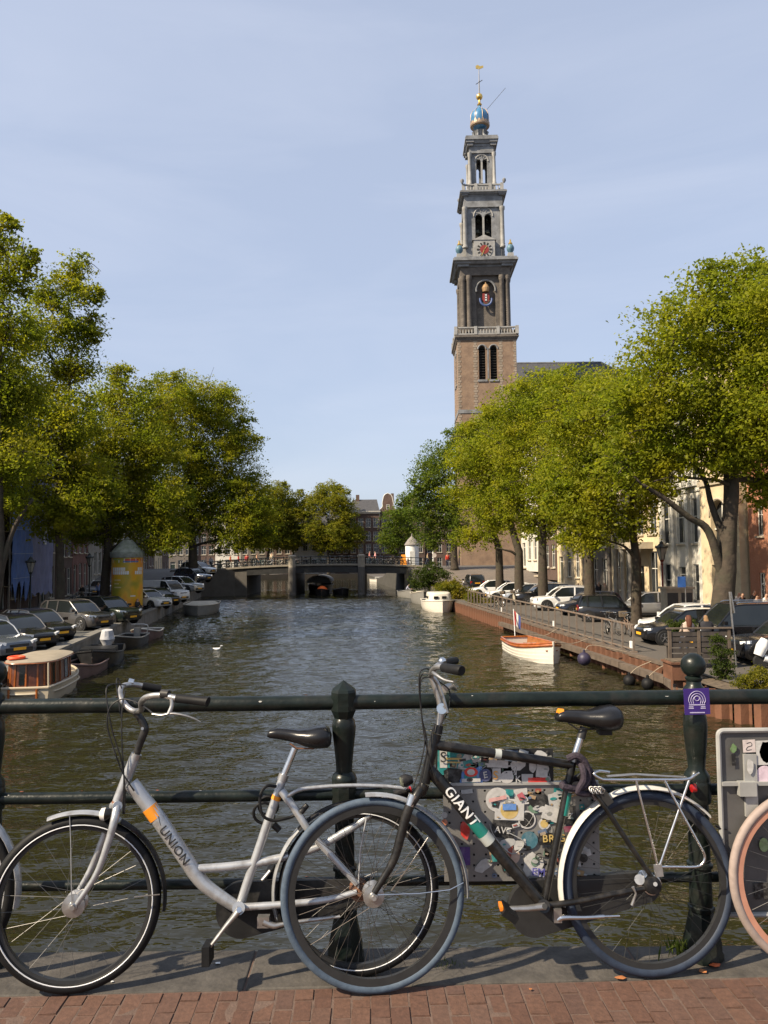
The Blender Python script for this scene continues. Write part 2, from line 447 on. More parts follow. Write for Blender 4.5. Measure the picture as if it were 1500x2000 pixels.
def water_sheet():
    """wavelets as real relief on the open water, flat sheets behind the viewer and beyond the far bridge"""
    rng = np.random.default_rng(4); nw = 40
    Y = np.concatenate([np.arange(4, 42, .1), np.arange(42, 112.01, .17)]); nx = 240; S = np.linspace(0, 1, nx)
    x0, x1 = -10.6 - .139 * Y, 14.2 - .104 * Y
    X = x0[:, None] + (x1 - x0)[:, None] * S[None]; YY = np.repeat(Y[:, None], nx, 1); Z = np.zeros_like(X)
    lam = np.exp(rng.uniform(np.log(.36), np.log(1.5), nw)); th = math.pi / 2 + .12 + rng.normal(size=nw) * .55; ph = rng.uniform(0, 6.28, nw)
    for l, t, q in zip(lam, th, ph):
        k = 2 * math.pi / l; Z += (RMS_SLOPE * math.sqrt(2 / nw) / k) * np.sin(k * (X * math.cos(t) + YY * math.sin(t)) + q + .8 * np.sin(X * .21 + YY * .13 + q))
    patch = .86 + .22 * np.sin(X * .19 + 1.1 * np.sin(YY * .07)) * np.sin(YY * .11 + .9) + .10 * np.sin(X * .43 - YY * .29)
    u = np.clip((Y - 84) / 18, 0, 1); calm = 1 - .6 * u * u * (3 - 2 * u); u2 = np.clip((Y - 4) / 1.5, 0, 1); edge = np.clip(np.minimum(S, 1 - S) / .02, 0, 1)
    end = np.clip((112 - Y) / 3, 0, 1)
    Z *= patch * (calm * u2 * end)[:, None] * edge[None]
    ny = len(Y); v = np.stack([X, YY, Z], -1).reshape(-1, 3)
    i = np.arange(ny * nx).reshape(ny, nx); f = np.stack([i[:-1, :-1], i[:-1, 1:], i[1:, 1:], i[1:, :-1]], -1).reshape(-1, 4)
    n0 = len(v); E0, E1 = (x0[0], x1[0]), (x0[-1], x1[-1])
    ext = np.array([(-40, -60, 0), (60, -60, 0), (60, 4, 0), (-40, 4, 0), (E1[0], 112, 0), (E1[1], 112, 0), (E1[1] - 5, 172, 0), (E1[0] - 9, 172, 0)], float)
    v = np.concatenate([v, ext]); f = np.concatenate([f, np.array([(0, 1, 2, 3), (4, 5, 6, 7)]) + n0])
    me = bpy.data.meshes.new('water'); me.vertices.add(len(v)); me.vertices.foreach_set('co', v.astype(np.float32).reshape(-1))
    me.loops.add(f.size); me.loops.foreach_set('vertex_index', f.astype(np.int32).reshape(-1)); me.polygons.add(len(f)); me.polygons.foreach_set('loop_start', np.arange(0, f.size, 4, dtype=np.int32))
    me.polygons.foreach_set('use_smooth', np.ones(len(f), bool)); me.update(calc_edges=True); me.validate(); me.materials.append(water_material()); return me
RMS_SLOPE = .125
structure('water', obj('water', water_sheet()))

# ---- streets on both banks (sheets that run on to the horizon) and the land behind the canal's end
paving = masonry('street_paving', (.13, .105, .085), (.17, .135, .11), (.08, .07, .06), 5.0, stain=(.09, .08, .07), bump=.008)
grey_paving = masonry('quay_paving', (.11, .105, .10), (.14, .13, .125), (.07, .07, .065), 5.0, stain=(.075, .07, .068), bump=.008)
ys = [-60, 0, 20, 40, 60, 68] + list(range(70, 98, 2)) + [104, 110] + list(range(112, 138, 2)) + [150, 168, 300, 700, 2500]
def bank(name, edge, sgn, m):
    mb = MB(); offs = [0, 15, 60, 2500]
    for a, b in zip(ys[:-1], ys[1:]):
        for o1, o2 in zip(offs[:-1], offs[1:]):
            ea, eb = edge(min(a, 172)), edge(min(b, 172))
            za, zb = (zs(a), zs(b))
            mb.add([(ea + sgn * o1, a, za), (ea + sgn * o2, a, za), (eb + sgn * o2, b, zb), (eb + sgn * o1, b, zb)], [(0, 1, 2, 3)])
    return structure(name, mb.build(name, m))
bank('street_left', XL, -1, grey_paving); bank('street_right', XR, 1, paving)
mb = MB(); mb.bbox((XL(172) - .5, 168, -1.2), (XR(172) + .5, 900, SZ - .004)); structure('street_far', mb.build('street_far', grey_paving)); mb = MB(); mb.bbox((XL(172) - .4, 167.9, -1), (XR(172) + .4, 167.98, SZ + .1)); structure('quay_wall_far', mb.build('quay_wall_far', mat('far_quay_dark', (.018, .015, .012), .95, var=.5, scale=.3)))

# ---- left quay: stone wall with a coping of long stones
wall_stone = mat('quay_wall_stone', (.20, .185, .165), .85, var=.25, scale=1.5, bump=.02, bscale=6, stain=(.06, .065, .045), stain_amt=.75, stain_scale=.9)
coping_stone = mat('coping_stone', (.17, .16, .14), .8, var=.25, scale=2, bump=.006, bscale=20, stain=(.13, .125, .11), stain_amt=.6)
def strip_wall(name, edge, sgn, m, y0, y1, dy=2.0):
    mb = MB(); n = int((y1 - y0) / dy)
    for i in range(n):
        a, b = y0 + i * dy, y0 + (i + 1) * dy
        pa, pb_ = (edge(a), a), (edge(b), b)
        mb.add([(pa[0], a, -1.5), (pb_[0], b, -1.5), (pb_[0], b, zs(b) - .02), (pa[0], a, zs(a) - .02)], [(0, 1, 2, 3)])
        mb.add([(pa[0], a, zs(a) - .02), (pb_[0], b, zs(b) - .02), (pb_[0] + sgn * .5, b, zs(b) - .02), (pa[0] + sgn * .5, a, zs(a) - .02)], [(0, 1, 2, 3)])
    return mb.build(name, m)
qw = structure('quay_wall', strip_wall('quay_wall', XL, -1, wall_stone, 10, 168))
cop = MB()
for k in range(100):                       # coping stones along the left quay
    a = 14 + k * 1.5; b = a + 1.485
    if b > 96: break
    h = .14 + random.uniform(-.008, .008)
    P = [(XL(a) + .05, a), (XL(b) + .05, b), (XL(b) - .45, b), (XL(a) - .45, a)]
    z = [zs(a), zs(b), zs(b), zs(a)]
    o = MB().add([(p[0], p[1], q) for p, q in zip(P, z)] + [(p[0], p[1], q + h) for p, q in zip(P, z)], [(0, 3, 2, 1), (4, 5, 6, 7), (0, 1, 5, 4), (1, 2, 6, 5), (2, 3, 7, 6), (3, 0, 4, 7)]).build('coping_stone', coping_stone, qw)

# ---- near bridge: deck, paving bricks and kerb stones
deck_m = mat('bridge_sand_joint', (.105, .070, .055), .95, var=.2, scale=30, bump=.003, bscale=120)
mb = MB(); mb.bbox((-16, -9, 2.5), (16, 3.285, DZ - .005))
deck = structure('bridge_deck', mb.build('bridge_deck', deck_m))
KA, KB = V(-1.456, 2.971, DZ), V(1.458, 3.051, DZ)
KT = (KB - KA).normalized(); KN = V(KT.y, -KT.x, 0)        # KN points to the viewer
def kerb_y(x): return KA.y + (x - KA.x) * KT.y / KT.x
kerb_m = island_mat('kerb_bluestone', [(.066, .059, .051), (.082, .072, .059), (.061, .057, .052)], .8, scale=9, bump=.004, bscale=45, grain=.34)
joints = [-9.2, -7.5, -5.9, -4.3, -2.95, -1.92, -0.548, 0.985, 2.45, 4.1, 5.7, 7.4, 9.1]
for a, b in zip(joints[:-1], joints[1:]):
    a += .004; b -= .004
    me = MB(); h = random.uniform(-.004, .003)
    me.add([(x, y, z) for z in (DZ - .06, DZ + h) for x, y in ((a, kerb_y(a)), (b, kerb_y(b)), (b, 3.29), (a, 3.29))], [(0, 3, 2, 1), (4, 5, 6, 7), (0, 1, 5, 4), (1, 2, 6, 5), (2, 3, 7, 6), (3, 0, 4, 7)])
    bm = bmesh.new(); m0 = me.mesh('kerb_stone', kerb_m); bm.from_mesh(m0)
    bmesh.ops.bevel(bm, geom=[e for e in bm.edges], offset=.007, segments=2, affect='EDGES', profile=.6)
    bm.to_mesh(m0); bm.free()
    obj('kerb_stone', m0, deck)
# paving bricks, laid end-on to the kerb in staggered columns
brick_m = island_mat('paving_brick', [(.086, .042, .028), (.099, .049, .032), (.112, .058, .038), (.091, .046, .031), (.104, .057, .040), (.082, .044, .032)], .82, scale=45, bump=.0022, bscale=90, grain=.22)
BW, BL = .0705, .128
def brick_mesh(seed):
    rnd = random.Random(seed)
    bm = bmesh.new(); bmesh.ops.create_cube(bm, size=1)
    for v in bm.verts: v.co = V(v.co.x * (BW - .0035), v.co.y * (BL - .0035), v.co.z * .06)
    for v in bm.verts: v.co += V(rnd.uniform(-1, 1), rnd.uniform(-1, 1), rnd.uniform(-.8, .8)) * .0018
    bmesh.ops.bevel(bm, geom=[e for e in bm.edges if e.verts[0].co.z > 0 and e.verts[1].co.z > 0], offset=.0028, segments=2, affect='EDGES')
    me = bpy.data.meshes.new('brick'); bm.to_mesh(me); bm.free(); me.materials.append(brick_m)
    me.polygons.foreach_set('use_smooth', np.ones(len(me.polygons), bool)); me.set_sharp_from_angle(angle=rad(50))
    return me
bmeshes = [brick_mesh(i) for i in range(9)]
kang = math.atan2(KT.y, KT.x)
n_b = 0
rest = MB()
for c in range(-30, 31):
    stag = .5 if c % 2 else 0.
    stag += random.uniform(-.06, .06)
    for r in range(0, 6):
        u = c * BW + BW / 2; w = .006 + (r + stag) * BL + BL / 2
        half = None
        if stag > .3 and r == 0:           # half bricks against the kerb
            o = share('brick', random.choice(bmeshes), deck); hw = .006 + stag * BL / 2
            p = KA.lerp(KB, .5) + KT * u + KN * hw; o.location = (p.x, p.y, DZ - .032 + random.uniform(-.002, .002)); o.rotation_euler = (0, 0, kang); o.scale = (1, stag * .97, 1); n_b += 1
        p = KA.lerp(KB, .5) + KT * u + KN * w
        if r < 4 and n_b < 298:
            o = share('brick', random.choice(bmeshes), deck)
            o.location = (p.x, p.y, DZ - .032 + random.uniform(-.003, .002)); o.rotation_euler = (random.uniform(-.012, .012), random.uniform(-.012, .012), kang + random.uniform(-.012, .012) + (math.pi if random.random() < .5 else 0)); n_b += 1
mb = MB(); mb.bbox((-14, -8, DZ - .058), (14, 2.33, DZ - .006))
obj('brick_paving', mb.mesh('brick_paving', masonry('brick_paving_mat', (.16, .065, .042), (.2, .085, .055), (.12, .09, .07), 6.7, rh=.5, bw=1.0)), deck)

# ================================================================== the near railing
RY = 3.20
iron = mat('green_black_cast_iron', (.0065, .0105, .009), .36, var=.35, scale=14, bump=.0018, bscale=45, spec=.28, coat=.06, stain=(.03, .026, .022), stain_amt=.5, stain_scale=9)
rail_x0, rail_x1 = -6.0, 6.0
railing = thing('bridge_railing', 'dark green cast iron bridge railing with three round rails between posts', 'railing', (0, RY, DZ))
def zr(px, py): return at_y(px, py, RY).z - DZ
def rough_rail(r, z, nm):
    xs = np.linspace(rail_x0, rail_x1, 90)
    pts = [(x, random.uniform(-.0012, .0012), z + .004 * math.sin(x * 1.3) + random.uniform(-.0008, .0008)) for x in xs]
    return MB().tube(pts, r, 14).build(nm, iron, railing, sharp=60)
ZT, ZM, ZL = zr(671, 1371), zr(671, 1551), zr(671, 1722)
rough_rail(.0305, ZT, 'rail'); rough_rail(.0235, ZM, 'rail'); rough_rail(.020, ZL, 'rail')
# flaked paint on the rails
flake = mat('rust_flake', (.22, .07, .04), .9, var=.4, scale=60)
pale_flake = mat('pale_flake', (.35, .35, .33), .9, var=.3, scale=60)
for i in range(46):
    x = random.uniform(-1.7, 1.7); z, r = random.choice([(ZT, .0305), (ZM, .0235), (ZM, .0235), (ZL, .020)])
    a = random.uniform(.1, 2.2); c = V(x, -math.cos(a) * r, z + math.sin(a) * r)
    n = V(0, -math.cos(a), math.sin(a)); t2 = n.cross(V(1, 0, 0))
    k = random.uniform(.002, .008)
    poly = [c + n * .0006 + V(1, 0, 0) * math.cos(q) * k * random.uniform(.5, 1.5) + t2 * math.sin(q) * k * .5 * random.uniform(.5, 1.2) for q in np.linspace(0, 6.28, 8)[:-1]]
    MB().prism(poly, n * .0008).build('paint_chip', flake if random.random() < .5 else pale_flake, railing)
def post(x, kind):
    p = obj('post', None, railing); p.location = (x, 0, 0); p.empty_display_size = .1
    z = lambda py: zr(671, py)
    S = 3.2 / 1500
    # foot: octagonal flared pedestal
    MB().lathe([(.080, 0), (.080, .020), (.074, .032), (.074, .06), (.058, .13), (.047, .18), (.052, .186), (.052, .20), (.045, .206)], 8, phase=math.pi / 8).build('foot', iron, p, sharp=25)
    MB().lathe([(.045, .20), (.044, .27), (.043, ZL + .045), (.051, ZL + .05), (.051, ZL + .062), (.042, ZL + .07), (.041, ZM - .05), (.050, ZM - .045), (.053, ZM - .03), (.053, ZM + .03), (.050, ZM + .045), (.042, ZM + .055)], 16 if kind == 'ball' else 8, phase=math.pi / 8).build('lower_shaft', iron, p, sharp=30)
    zc = z(1520)
    if kind == 'ball':
        MB().lathe([(.050, zc - .03), (.050, zc), (.043, zc + .012), (.033, zc + .028), (.0375, zc + .075), (.0455, zc + .16), (.0475, zc + .20), (.044, zc + .24), (.034, zc + .262), (.036, zc + .27), (.036, zc + .28), (.030, zc + .288), (.030, ZT + .0), (.036, ZT - .03), (.044, ZT - .02), (.046, ZT + .03), (.04, ZT + .045), (.031, ZT + .055), (.028, ZT + .07), (.034, ZT + .078), (.034, ZT + .086), (.026, ZT + .092)], 24).build('baluster', iron, p, sharp=40)
        MB().ball((0, 0, ZT + .135), .0505, 28).build('ball_finial', iron, p, sharp=None)
    else:
        MB().lathe([(.050, zc - .03), (.052, zc), (.047, zc + .015), (.033, zc + .028), (.034, zc + .06), (.041, zc + .13), (.0475, zc + .185), (.049, zc + .21), (.045, zc + .235), (.033, zc + .25), (.034, zc + .258), (.030, zc + .265), (.030, ZT - .082)], 24).build('baluster', iron, p, sharp=40)
        MB().lathe([(.030, ZT - .085), (.042, ZT - .058), (.054, ZT - .032), (.054, ZT + .042), (.050, ZT + .052), (.0, ZT + .090)], 8, phase=math.pi / 8).build('pointed_head', iron, p, sharp=20)
    return p
xl = at_y(673, 1600, RY).x; xr_ = at_y(1364, 1600, RY).x
post(xl, 'pointed'); pr = post(xr_, 'ball'); post(xl - (xr_ - xl), 'ball'); post(xr_ + (xr_ - xl), 'pointed')

# purple enamel notice on the ball post
purple = mat('purple_enamel', (.034, .014, .14), .45, var=.1, scale=20, coat=.2)
pale_lilac = mat('lilac_print', (.40, .37, .52), .5, var=.1, scale=40)
o = at_y(1361, 1370, RY - .06)
sign = thing('notice_plate', 'square purple notice plate with pale crown emblem on ball topped railing post', 'sign', o)
W, H = .103, .104
M_ = Matrix.Rotation(rad(-1.5), 3, 'Y')
MB().box((0, 0, 0), (W, .003, H), M_).build('plate', purple, sign)
mb = MB()
for k in range(3):
    r = .034 - k * .009
    pts = [V(math.cos(a) * r, -.0025, .004 + math.sin(a) * r * 1.1) for a in np.linspace(-.1, math.pi + .1, 18)]
    mb.tube(pts, .0013, 5)
    mb.tube([V(-r, -.0025, .002), V(-r * .85, -.0025, -.008)], .0013, 5); mb.tube([V(r, -.0025, .002), V(r * .85, -.0025, -.008)], .0013, 5)
mb.tube([V(math.cos(a) * .010, -.0025, .013 + math.sin(a) * .010) for a in np.linspace(0, 6.28, 16)], .0012, 5)
mb.build('emblem', pale_lilac, sign)
mb = MB()
for z_, w_ in ((-.013, .064), (-.021, .018), (-.027, .02), (-.044, .06)):
    if w_ < .03:
        for s_ in (-1, 1): mb.box((s_ * .024, -.0022, z_), (w_, .001, .0034))
    else: mb.box((0, -.0022, z_), (w_, .001, .004))
mb.build('print_line', pale_lilac, sign)
MB().box((0, .03, 0), (.012, .055, .012)).build('bracket', iron, sign)

# ------------------------------------------------------------------ planter boxes hung on the railing, plastered with stickers
steel = mat('grey_planter_steel', (.19, .185, .175), .5, metal=.2, var=.2, scale=6, bump=.0006, bscale=120, stain=(.25, .24, .22), stain_amt=.35, stain_scale=5)
steel_edge = mat('pale_planter_edge', (.33, .33, .315), .45, metal=.2, var=.15, scale=10)
blackm = mat('matt_black', (.012, .012, .012), .6, var=.3, scale=20)
PYv = RY - .065
def planter_poly(name, px0, px1, py0, py1, m, parent, y=PYv, t=.006):
    a, b = at_y(px0, py0, y), at_y(px1, py1, y)
    return a, b
STK = {}
def stk(col, rough=.5):
    k = 'sticker_%.2f_%.2f_%.2f' % col
    return mat(k, col, rough, var=.18, scale=60, stain=(.3, .29, .27), stain_amt=.3, stain_scale=30)
def sticker(parent, px, py, w, h, col, rot=0., shape='rect', lift=0, y=None, name='sticker'):
    """thin printed vinyl; w, h in photo pixels"""
    yy = (PYv if y is None else y) - .0035 - .0006 * lift
    c = at_y(px, py, yy) - parent.location
    sx, sz = w * yy / 1500 / 2, h * yy / 1500 / 2
    if shape == 'disc': P = [(math.cos(a) * sx, math.sin(a) * sz) for a in np.linspace(0, 2 * math.pi, 29)[:-1]]
    elif shape == 'blob':
        rr = random.Random(int(px * 7 + py)); P = [(math.cos(a) * sx * rr.uniform(.72, 1.08), math.sin(a) * sz * rr.uniform(.72, 1.08)) for a in np.linspace(0, 2 * math.pi, 13)[:-1]]
    else: P = [(-sx, -sz), (sx, -sz), (sx, sz), (-sx, sz)]
    ca, sa = math.cos(rot), math.sin(rot)
    poly = [(c.x + p * ca - q * sa, c.y, c.z + p * sa + q * ca) for p, q in P]
    return MB().prism(poly, (0, -.0005, 0)).build(name, stk(col), parent)
def letters(parent, txt, px, py, hpx, col, rot=0., lift=3, y=None, bold=.0, name='lettering'):
    yy = (PYv if y is None else y) - .0042 - .0006 * lift
    c = at_y(px, py, yy) - parent.location
    me = text_mesh(txt, hpx * yy / 1500 * 1.4, stk(col), 0, bold=bold)
    o_ = obj(name, me, parent); o_.location = c; o_.rotation_euler = (math.pi / 2, -rot, 0); return o_
WHT = (.46, .45, .43); INK = (.015, .015, .015); TEAL = (.02, .20, .20); ORG = (.62, .30, .06); RED = (.55, .04, .03); BLU = (.10, .22, .50); GRY = (.38, .38, .37); NVY = (.05, .06, .14); PNK = (.55, .30, .38); GLD = (.50, .36, .12)
base = at_y(1015, 1722, PYv)
pl = thing('sticker_board', 'perforated grey steel board covered with stickers behind the black bicycle frame', 'planter', base)
# upper black board, lower perforated sheet with folded white edge
a, b = at_y(852, 1528, PYv), at_y(1080, 1462, PYv)
MB().bbox((a.x, PYv, a.z), (b.x, PYv + .006, b.z)).build('upper_board', blackm, pl, world=True)
a, b = at_y(868, 1722, PYv), at_y(1168, 1532, PYv)
ops = []
nx, nz = 13, 9
mb = MB()
for i in range(nx):
    for j in range(nz):
        cx = a.x + (b.x - a.x) * (i + .5) / nx; cz = a.z + (b.z - a.z) * (j + .5) / nz; r = .0042
        ops.append((cx - r, cx + r, cz - r, cz + r, False))
wall_with_openings(mb, a.x, b.x, a.z, b.z, ops, PYv, PYv + .003).build('perforated_sheet', steel, pl, world=True, sharp=0)
MB().bbox((a.x + .01, PYv + .012, a.z + .005), (b.x - .01, PYv + .016, b.z)).build('backing_sheet', blackm, pl, world=True)
e0, e1 = at_y(866, 1531, PYv), at_y(1168, 1531, PYv)
MB().bbox((e0.x, PYv - .008, e0.z - .006), (e1.x, PYv + .012, e0.z + .005)).build('folded_edge', steel_edge, pl, world=True)
for px in (878, 1150): MB().lathe([(.006, 0), (.006, .004), (.003, .007), (0, .007)], 10, at_y(px, 1560, PYv) - base + V(0, -.0005, 0), (0, -1, 0)).build('bolt', steel_edge, pl)
for px in (930, 1110): MB().bbox(at_y(px - 6, 1560, PYv) + V(0, .006, 0), at_y(px + 6, 1536, RY - .02) + V(0, .07, 0)).build('hook', steel, pl, world=True)
T = [(886, 1490, 62, 46, TEAL, -.03, 'rect'), (920, 1511, 44, 36, BLU, .03, 'rect'), (866, 1482, 14, 34, WHT, 0, 'rect'), (915, 1478, 26, 20, WHT, .1, 'blob'), (950, 1484, 36, 22, WHT, .05, 'blob'), (972, 1492, 40, 14, WHT, -.05, 'rect'),
     (948, 1514, 24, 24, NVY, 0, 'disc'), (970, 1514, 16, 26, WHT, 0, 'rect'), (990, 1518, 26, 24, WHT, 0, 'disc'), (996, 1504, 26, 18, WHT, -.05, 'rect'), (1012, 1494, 30, 26, WHT, .3, 'blob'), (1056, 1478, 30, 26, WHT, -.1, 'blob'), (1040, 1498, 16, 24, WHT, .1, 'blob'), (1059, 1504, 22, 28, WHT, -.12, 'rect'), (1030, 1520, 22, 16, GRY, 0, 'rect'), (1050, 1526, 36, 14, RED, 0, 'rect'), (885, 1512, 40, 30, INK, 0, 'blob'), (1026, 1472, 14, 12, WHT, 0, 'blob'),
     # lower sheet
     (912, 1546, 22, 8, GRY, .1, 'rect'), (972, 1562, 46, 46, WHT, 0, 'disc'), (1018, 1556, 26, 30, WHT, .12, 'rect'), (995, 1581, 56, 40, WHT, -.04, 'rect'), (995, 1582, 34, 34, GLD, 0, 'disc'), (1052, 1563, 36, 34, INK, 0, 'disc'), (1058, 1580, 20, 12, WHT, .2, 'blob'), (1085, 1566, 20, 44, GRY, .1, 'blob'), (1078, 1590, 36, 26, WHT, -.35, 'rect'), (1029, 1601, 34, 34, WHT, 0, 'disc'), (1029, 1601, 28, 28, INK, 0, 'disc'), (1063, 1609, 22, 22, WHT, 0, 'disc'), (1063, 1609, 15, 15, GLD, 0, 'disc'),
     (908, 1622, 22, 34, RED, .2, 'blob'), (983, 1620, 44, 32, INK, -.15, 'rect'), (1034, 1641, 32, 33, (.05, .14, .18), 0, 'disc'), (1082, 1638, 58, 22, INK, .03, 'rect'), (990, 1648, 34, 22, GRY, .3, 'blob'), (1002, 1672, 26, 30, (.5, .36, .28), 0, 'disc'), (1040, 1688, 42, 50, WHT, -.02, 'blob'), (1050, 1704, 26, 16, (.38, .38, .5), -.1, 'rect'), (1084, 1664, 40, 18, INK, 0, 'rect'), (1112, 1592, 26, 34, INK, .05, 'rect'), (1112, 1622, 30, 16, (.2, .04, .08), .05, 'rect'), (908, 1672, 20, 34, (.08, .04, .18), 0, 'rect'), (1140, 1676, 16, 16, INK, 0, 'disc'), (1102, 1575, 12, 16, GRY, .2, 'rect'), (868, 1592, 12, 12, WHT, 0, 'disc'), (868, 1606, 12, 12, (.6, .22, .12), 0, 'disc'), (945, 1690, 40, 24, GRY, .5, 'blob')]
for i, (px, py, w, h, c, r, s_) in enumerate(T): sticker(pl, px, py, w, h, c, r, s_, lift=i % 9)
sticker(pl, 995, 1576, 26, 12, BLU, 0, 'rect', 10); sticker(pl, 920, 1508, 26, 18, RED, 0, 'disc', 10); sticker(pl, 920, 1508, 15, 11, WHT, 0, 'disc', 11)
sticker(pl, 920, 1524, 36, 7, WHT, .03, 'rect', 10); sticker(pl, 972, 1560, 34, 7, (.55, .3, .28), .2, 'rect', 10); sticker(pl, 1018, 1556, 12, 14, (.4, .1, .12), .5, 'rect', 10); sticker(pl, 886, 1482, 30, 4, GLD, -.03, 'rect', 10); sticker(pl, 886, 1489, 26, 3, GLD, -.03, 'rect', 10)
for txt, px, py, h, c, r in (('S', 866, 1480, 20, INK, 0), ('S', 968, 1515, 16, ORG, 0), ('E', 948, 1514, 12, WHT, .2), ('BRIG', 1082, 1638, 14, GLD, .02), ('AVE', 982, 1622, 12, WHT, -.12), ('EM', 1052, 1704, 14, (.08, .08, .3), -.1), ('G', 1052, 1674, 14, INK, 0), ('Z', 1114, 1594, 11, GRY, 0), ('TU', 1100, 1560, 12, WHT, .2), ('K', 1012, 1522, 12, WHT, 0)):
    letters(pl, txt, px, py, h, c, r, 12, bold=.0006)
rs_ = random.Random(5); PAL = [WHT, WHT, GRY, INK, INK, TEAL, (.30, .20, .10), (.10, .14, .22), (.30, .07, .05), (.32, .26, .20), (.24, .24, .22), (.12, .2, .14)]
for i in range(86):                        # the many small stickers between the large ones
    up_ = i < 30; px, py = (rs_.uniform(862, 1072), rs_.uniform(1468, 1524)) if up_ else (rs_.uniform(955, 1160), rs_.uniform(1542, 1714))
    w = rs_.uniform(9, 24); h = w * rs_.uniform(.5, 1.1); c = rs_.choice(PAL); r = rs_.uniform(-.3, .3); sh = rs_.choice(['rect', 'rect', 'disc', 'blob'])
    sticker(pl, px, py, w, h, c, r, sh, lift=i % 8); sticker(pl, px + rs_.uniform(-2, 2), py, w * rs_.uniform(.4, .7), h * rs_.uniform(.2, .6), rs_.choice(PAL), r, rs_.choice(['rect', 'disc', 'blob']), lift=8.5 + i % 3)
# scribbled marker lines on the board
for k in range(16):
    x0, y0 = random.choice([(995, 1504), (1040, 1682), (1053, 1563), (1029, 1600), (1060, 1503), (1056, 1476), (950, 1484), (random.uniform(890, 1140), random.uniform(1545, 1700))]); pts = [at_y(x0 + 14 * math.sin(q * 1.3 + k), y0 + 12 * math.cos(q * 1.9 + k * 2) + q * 3, PYv - .0044) for q in np.linspace(0, 4, 16)]
    MB().tube(pts, .0007, 4).build('marker_line', stk(random.choice([WHT, GRY, INK, GRY])), pl, world=True)
# wire bracket left on the board
P = [at_y(x, y, PYv - .012) for x, y in ((956, 1610), (966, 1634), (1000, 1668), (1024, 1645), (990, 1624), (1000, 1618))]
MB().tube(bez(P, 4), .0022, 6).build('wire_bracket', steel_edge, pl, world=True)

base2 = at_y(1500, 1790, PYv)
pl2 = thing('grey_planter_box', 'grey metal planter box with rounded pale rim and few stickers at the picture edge', 'planter', base2)
def rr_poly(x0, x1, z0, z1, r, y):
    P = []
    for cx, cz, a0 in ((x1 - r, z0 + r, -90), (x1 - r, z1 - r, 0), (x0 + r, z1 - r, 90), (x0 + r, z0 + r, 180)):
        P += [V(cx + r * math.cos(rad(a0 + q)), y, cz + r * math.sin(rad(a0 + q))) for q in (0, 22, 45, 67, 90)]
    return P
a, b = at_y(1412, 1790, PYv), at_y(1412, 1424, PYv)
x0_, x1_ = a.x, a.x + 1.05
MB().prism(rr_poly(x0_, x1_, a.z, b.z, .02, PYv + .004), (0, .004, 0)).build('back_panel', mat('dark_planter_steel', (.10, .098, .095), .5, metal=.25, var=.2, scale=6, stain=(.16, .15, .14), stain_amt=.35, stain_scale=5), pl2, world=True)
MB().tube(rr_poly(x0_ + .006, x1_ - .006, a.z + .006, b.z - .006, .02, PYv), .0105, 8, closed=True).build('rim', steel_edge, pl2, world=True)
s0, s1 = at_y(1414, 1533, PYv), at_y(1414, 1526, PYv)
MB().bbox((x0_ + .01, PYv - .016, s0.z), (x1_ - .01, PYv, s1.z)).build('ledge', steel_edge, pl2, world=True)
for px in (1466, 1760):
    c0, c1 = at_y(px - 20, 1556, PYv - .03), at_y(px + 12, 1528, PYv - .03)
    MB().bbox((c0.x, PYv - .03, c0.z), (c1.x, PYv - .002, c1.z)).build('clamp', steel_edge, pl2, world=True)
    c0, c1 = at_y(px - 8, 1596, PYv - .012), at_y(px + 12, 1474, PYv - .012)
    MB().bbox((c0.x, PYv - .010, c0.z), (c1.x, PYv + .003, c1.z)).build('strap', steel_edge, pl2, world=True)
for px, py, w, h, c, s_ in ((1463, 1457, 24, 24, (.55, .48, .46), 'rect'), (1492, 1470, 30, 46, WHT, 'rect'), (1496, 1468, 26, 44, INK, 'blob'), (1494, 1514, 34, 36, (.6, .48, .55), 'disc'), (1433, 1462, 14, 18, (.12, .2, .08), 'blob'), (1433, 1484, 8, 22, INK, 'rect'), (1465, 1496, 14, 30, WHT, 'blob'), (1500, 1740, 50, 30, INK, 'rect'), (1492, 1650, 18, 26, (.2, .28, .12), 'disc')):
    sticker(pl2, px, py, w, h, c, .03, s_, lift=2, y=PYv - (.012 if 1490 < py < 1500 and px == 1465 else 0))
MB().tube(bez([at_y(x, y, PYv - .0048) for x, y in ((1458, 1452), (1466, 1450), (1468, 1456), (1460, 1459), (1458, 1465), (1468, 1464))], 5), .0016, 5).build('marker_line', stk(INK), pl2, world=True)

# ================================================================== bicycles at the railing
class Plane:
    """the leaning plane of a bicycle, found from where its two tyres touch the ground"""
    def __init__(s, a, b, lean):
        s.A, s.B = at_z(*a, DZ), at_z(*b, DZ)
        s.t = (s.B - s.A).normalized(); h = V(-s.t.y, s.t.x, 0)
        if h.y < 0: h = -h
        s.u = V(0, 0, 1) * math.cos(lean) + h * math.sin(lean)
        s.n = s.t.cross(s.u)
        if s.n.y > 0: s.n = -s.n
    def p(s, px, py, off=0.):
        d = ray(px, py); return CAM + d * ((s.A + s.n * off - CAM).dot(s.n) / d.dot(s.n))
    def on(s, c, r, ang, off=0.):
        return c + (s.t * math.cos(ang) + s.u * math.sin(ang)) * r + s.n * off

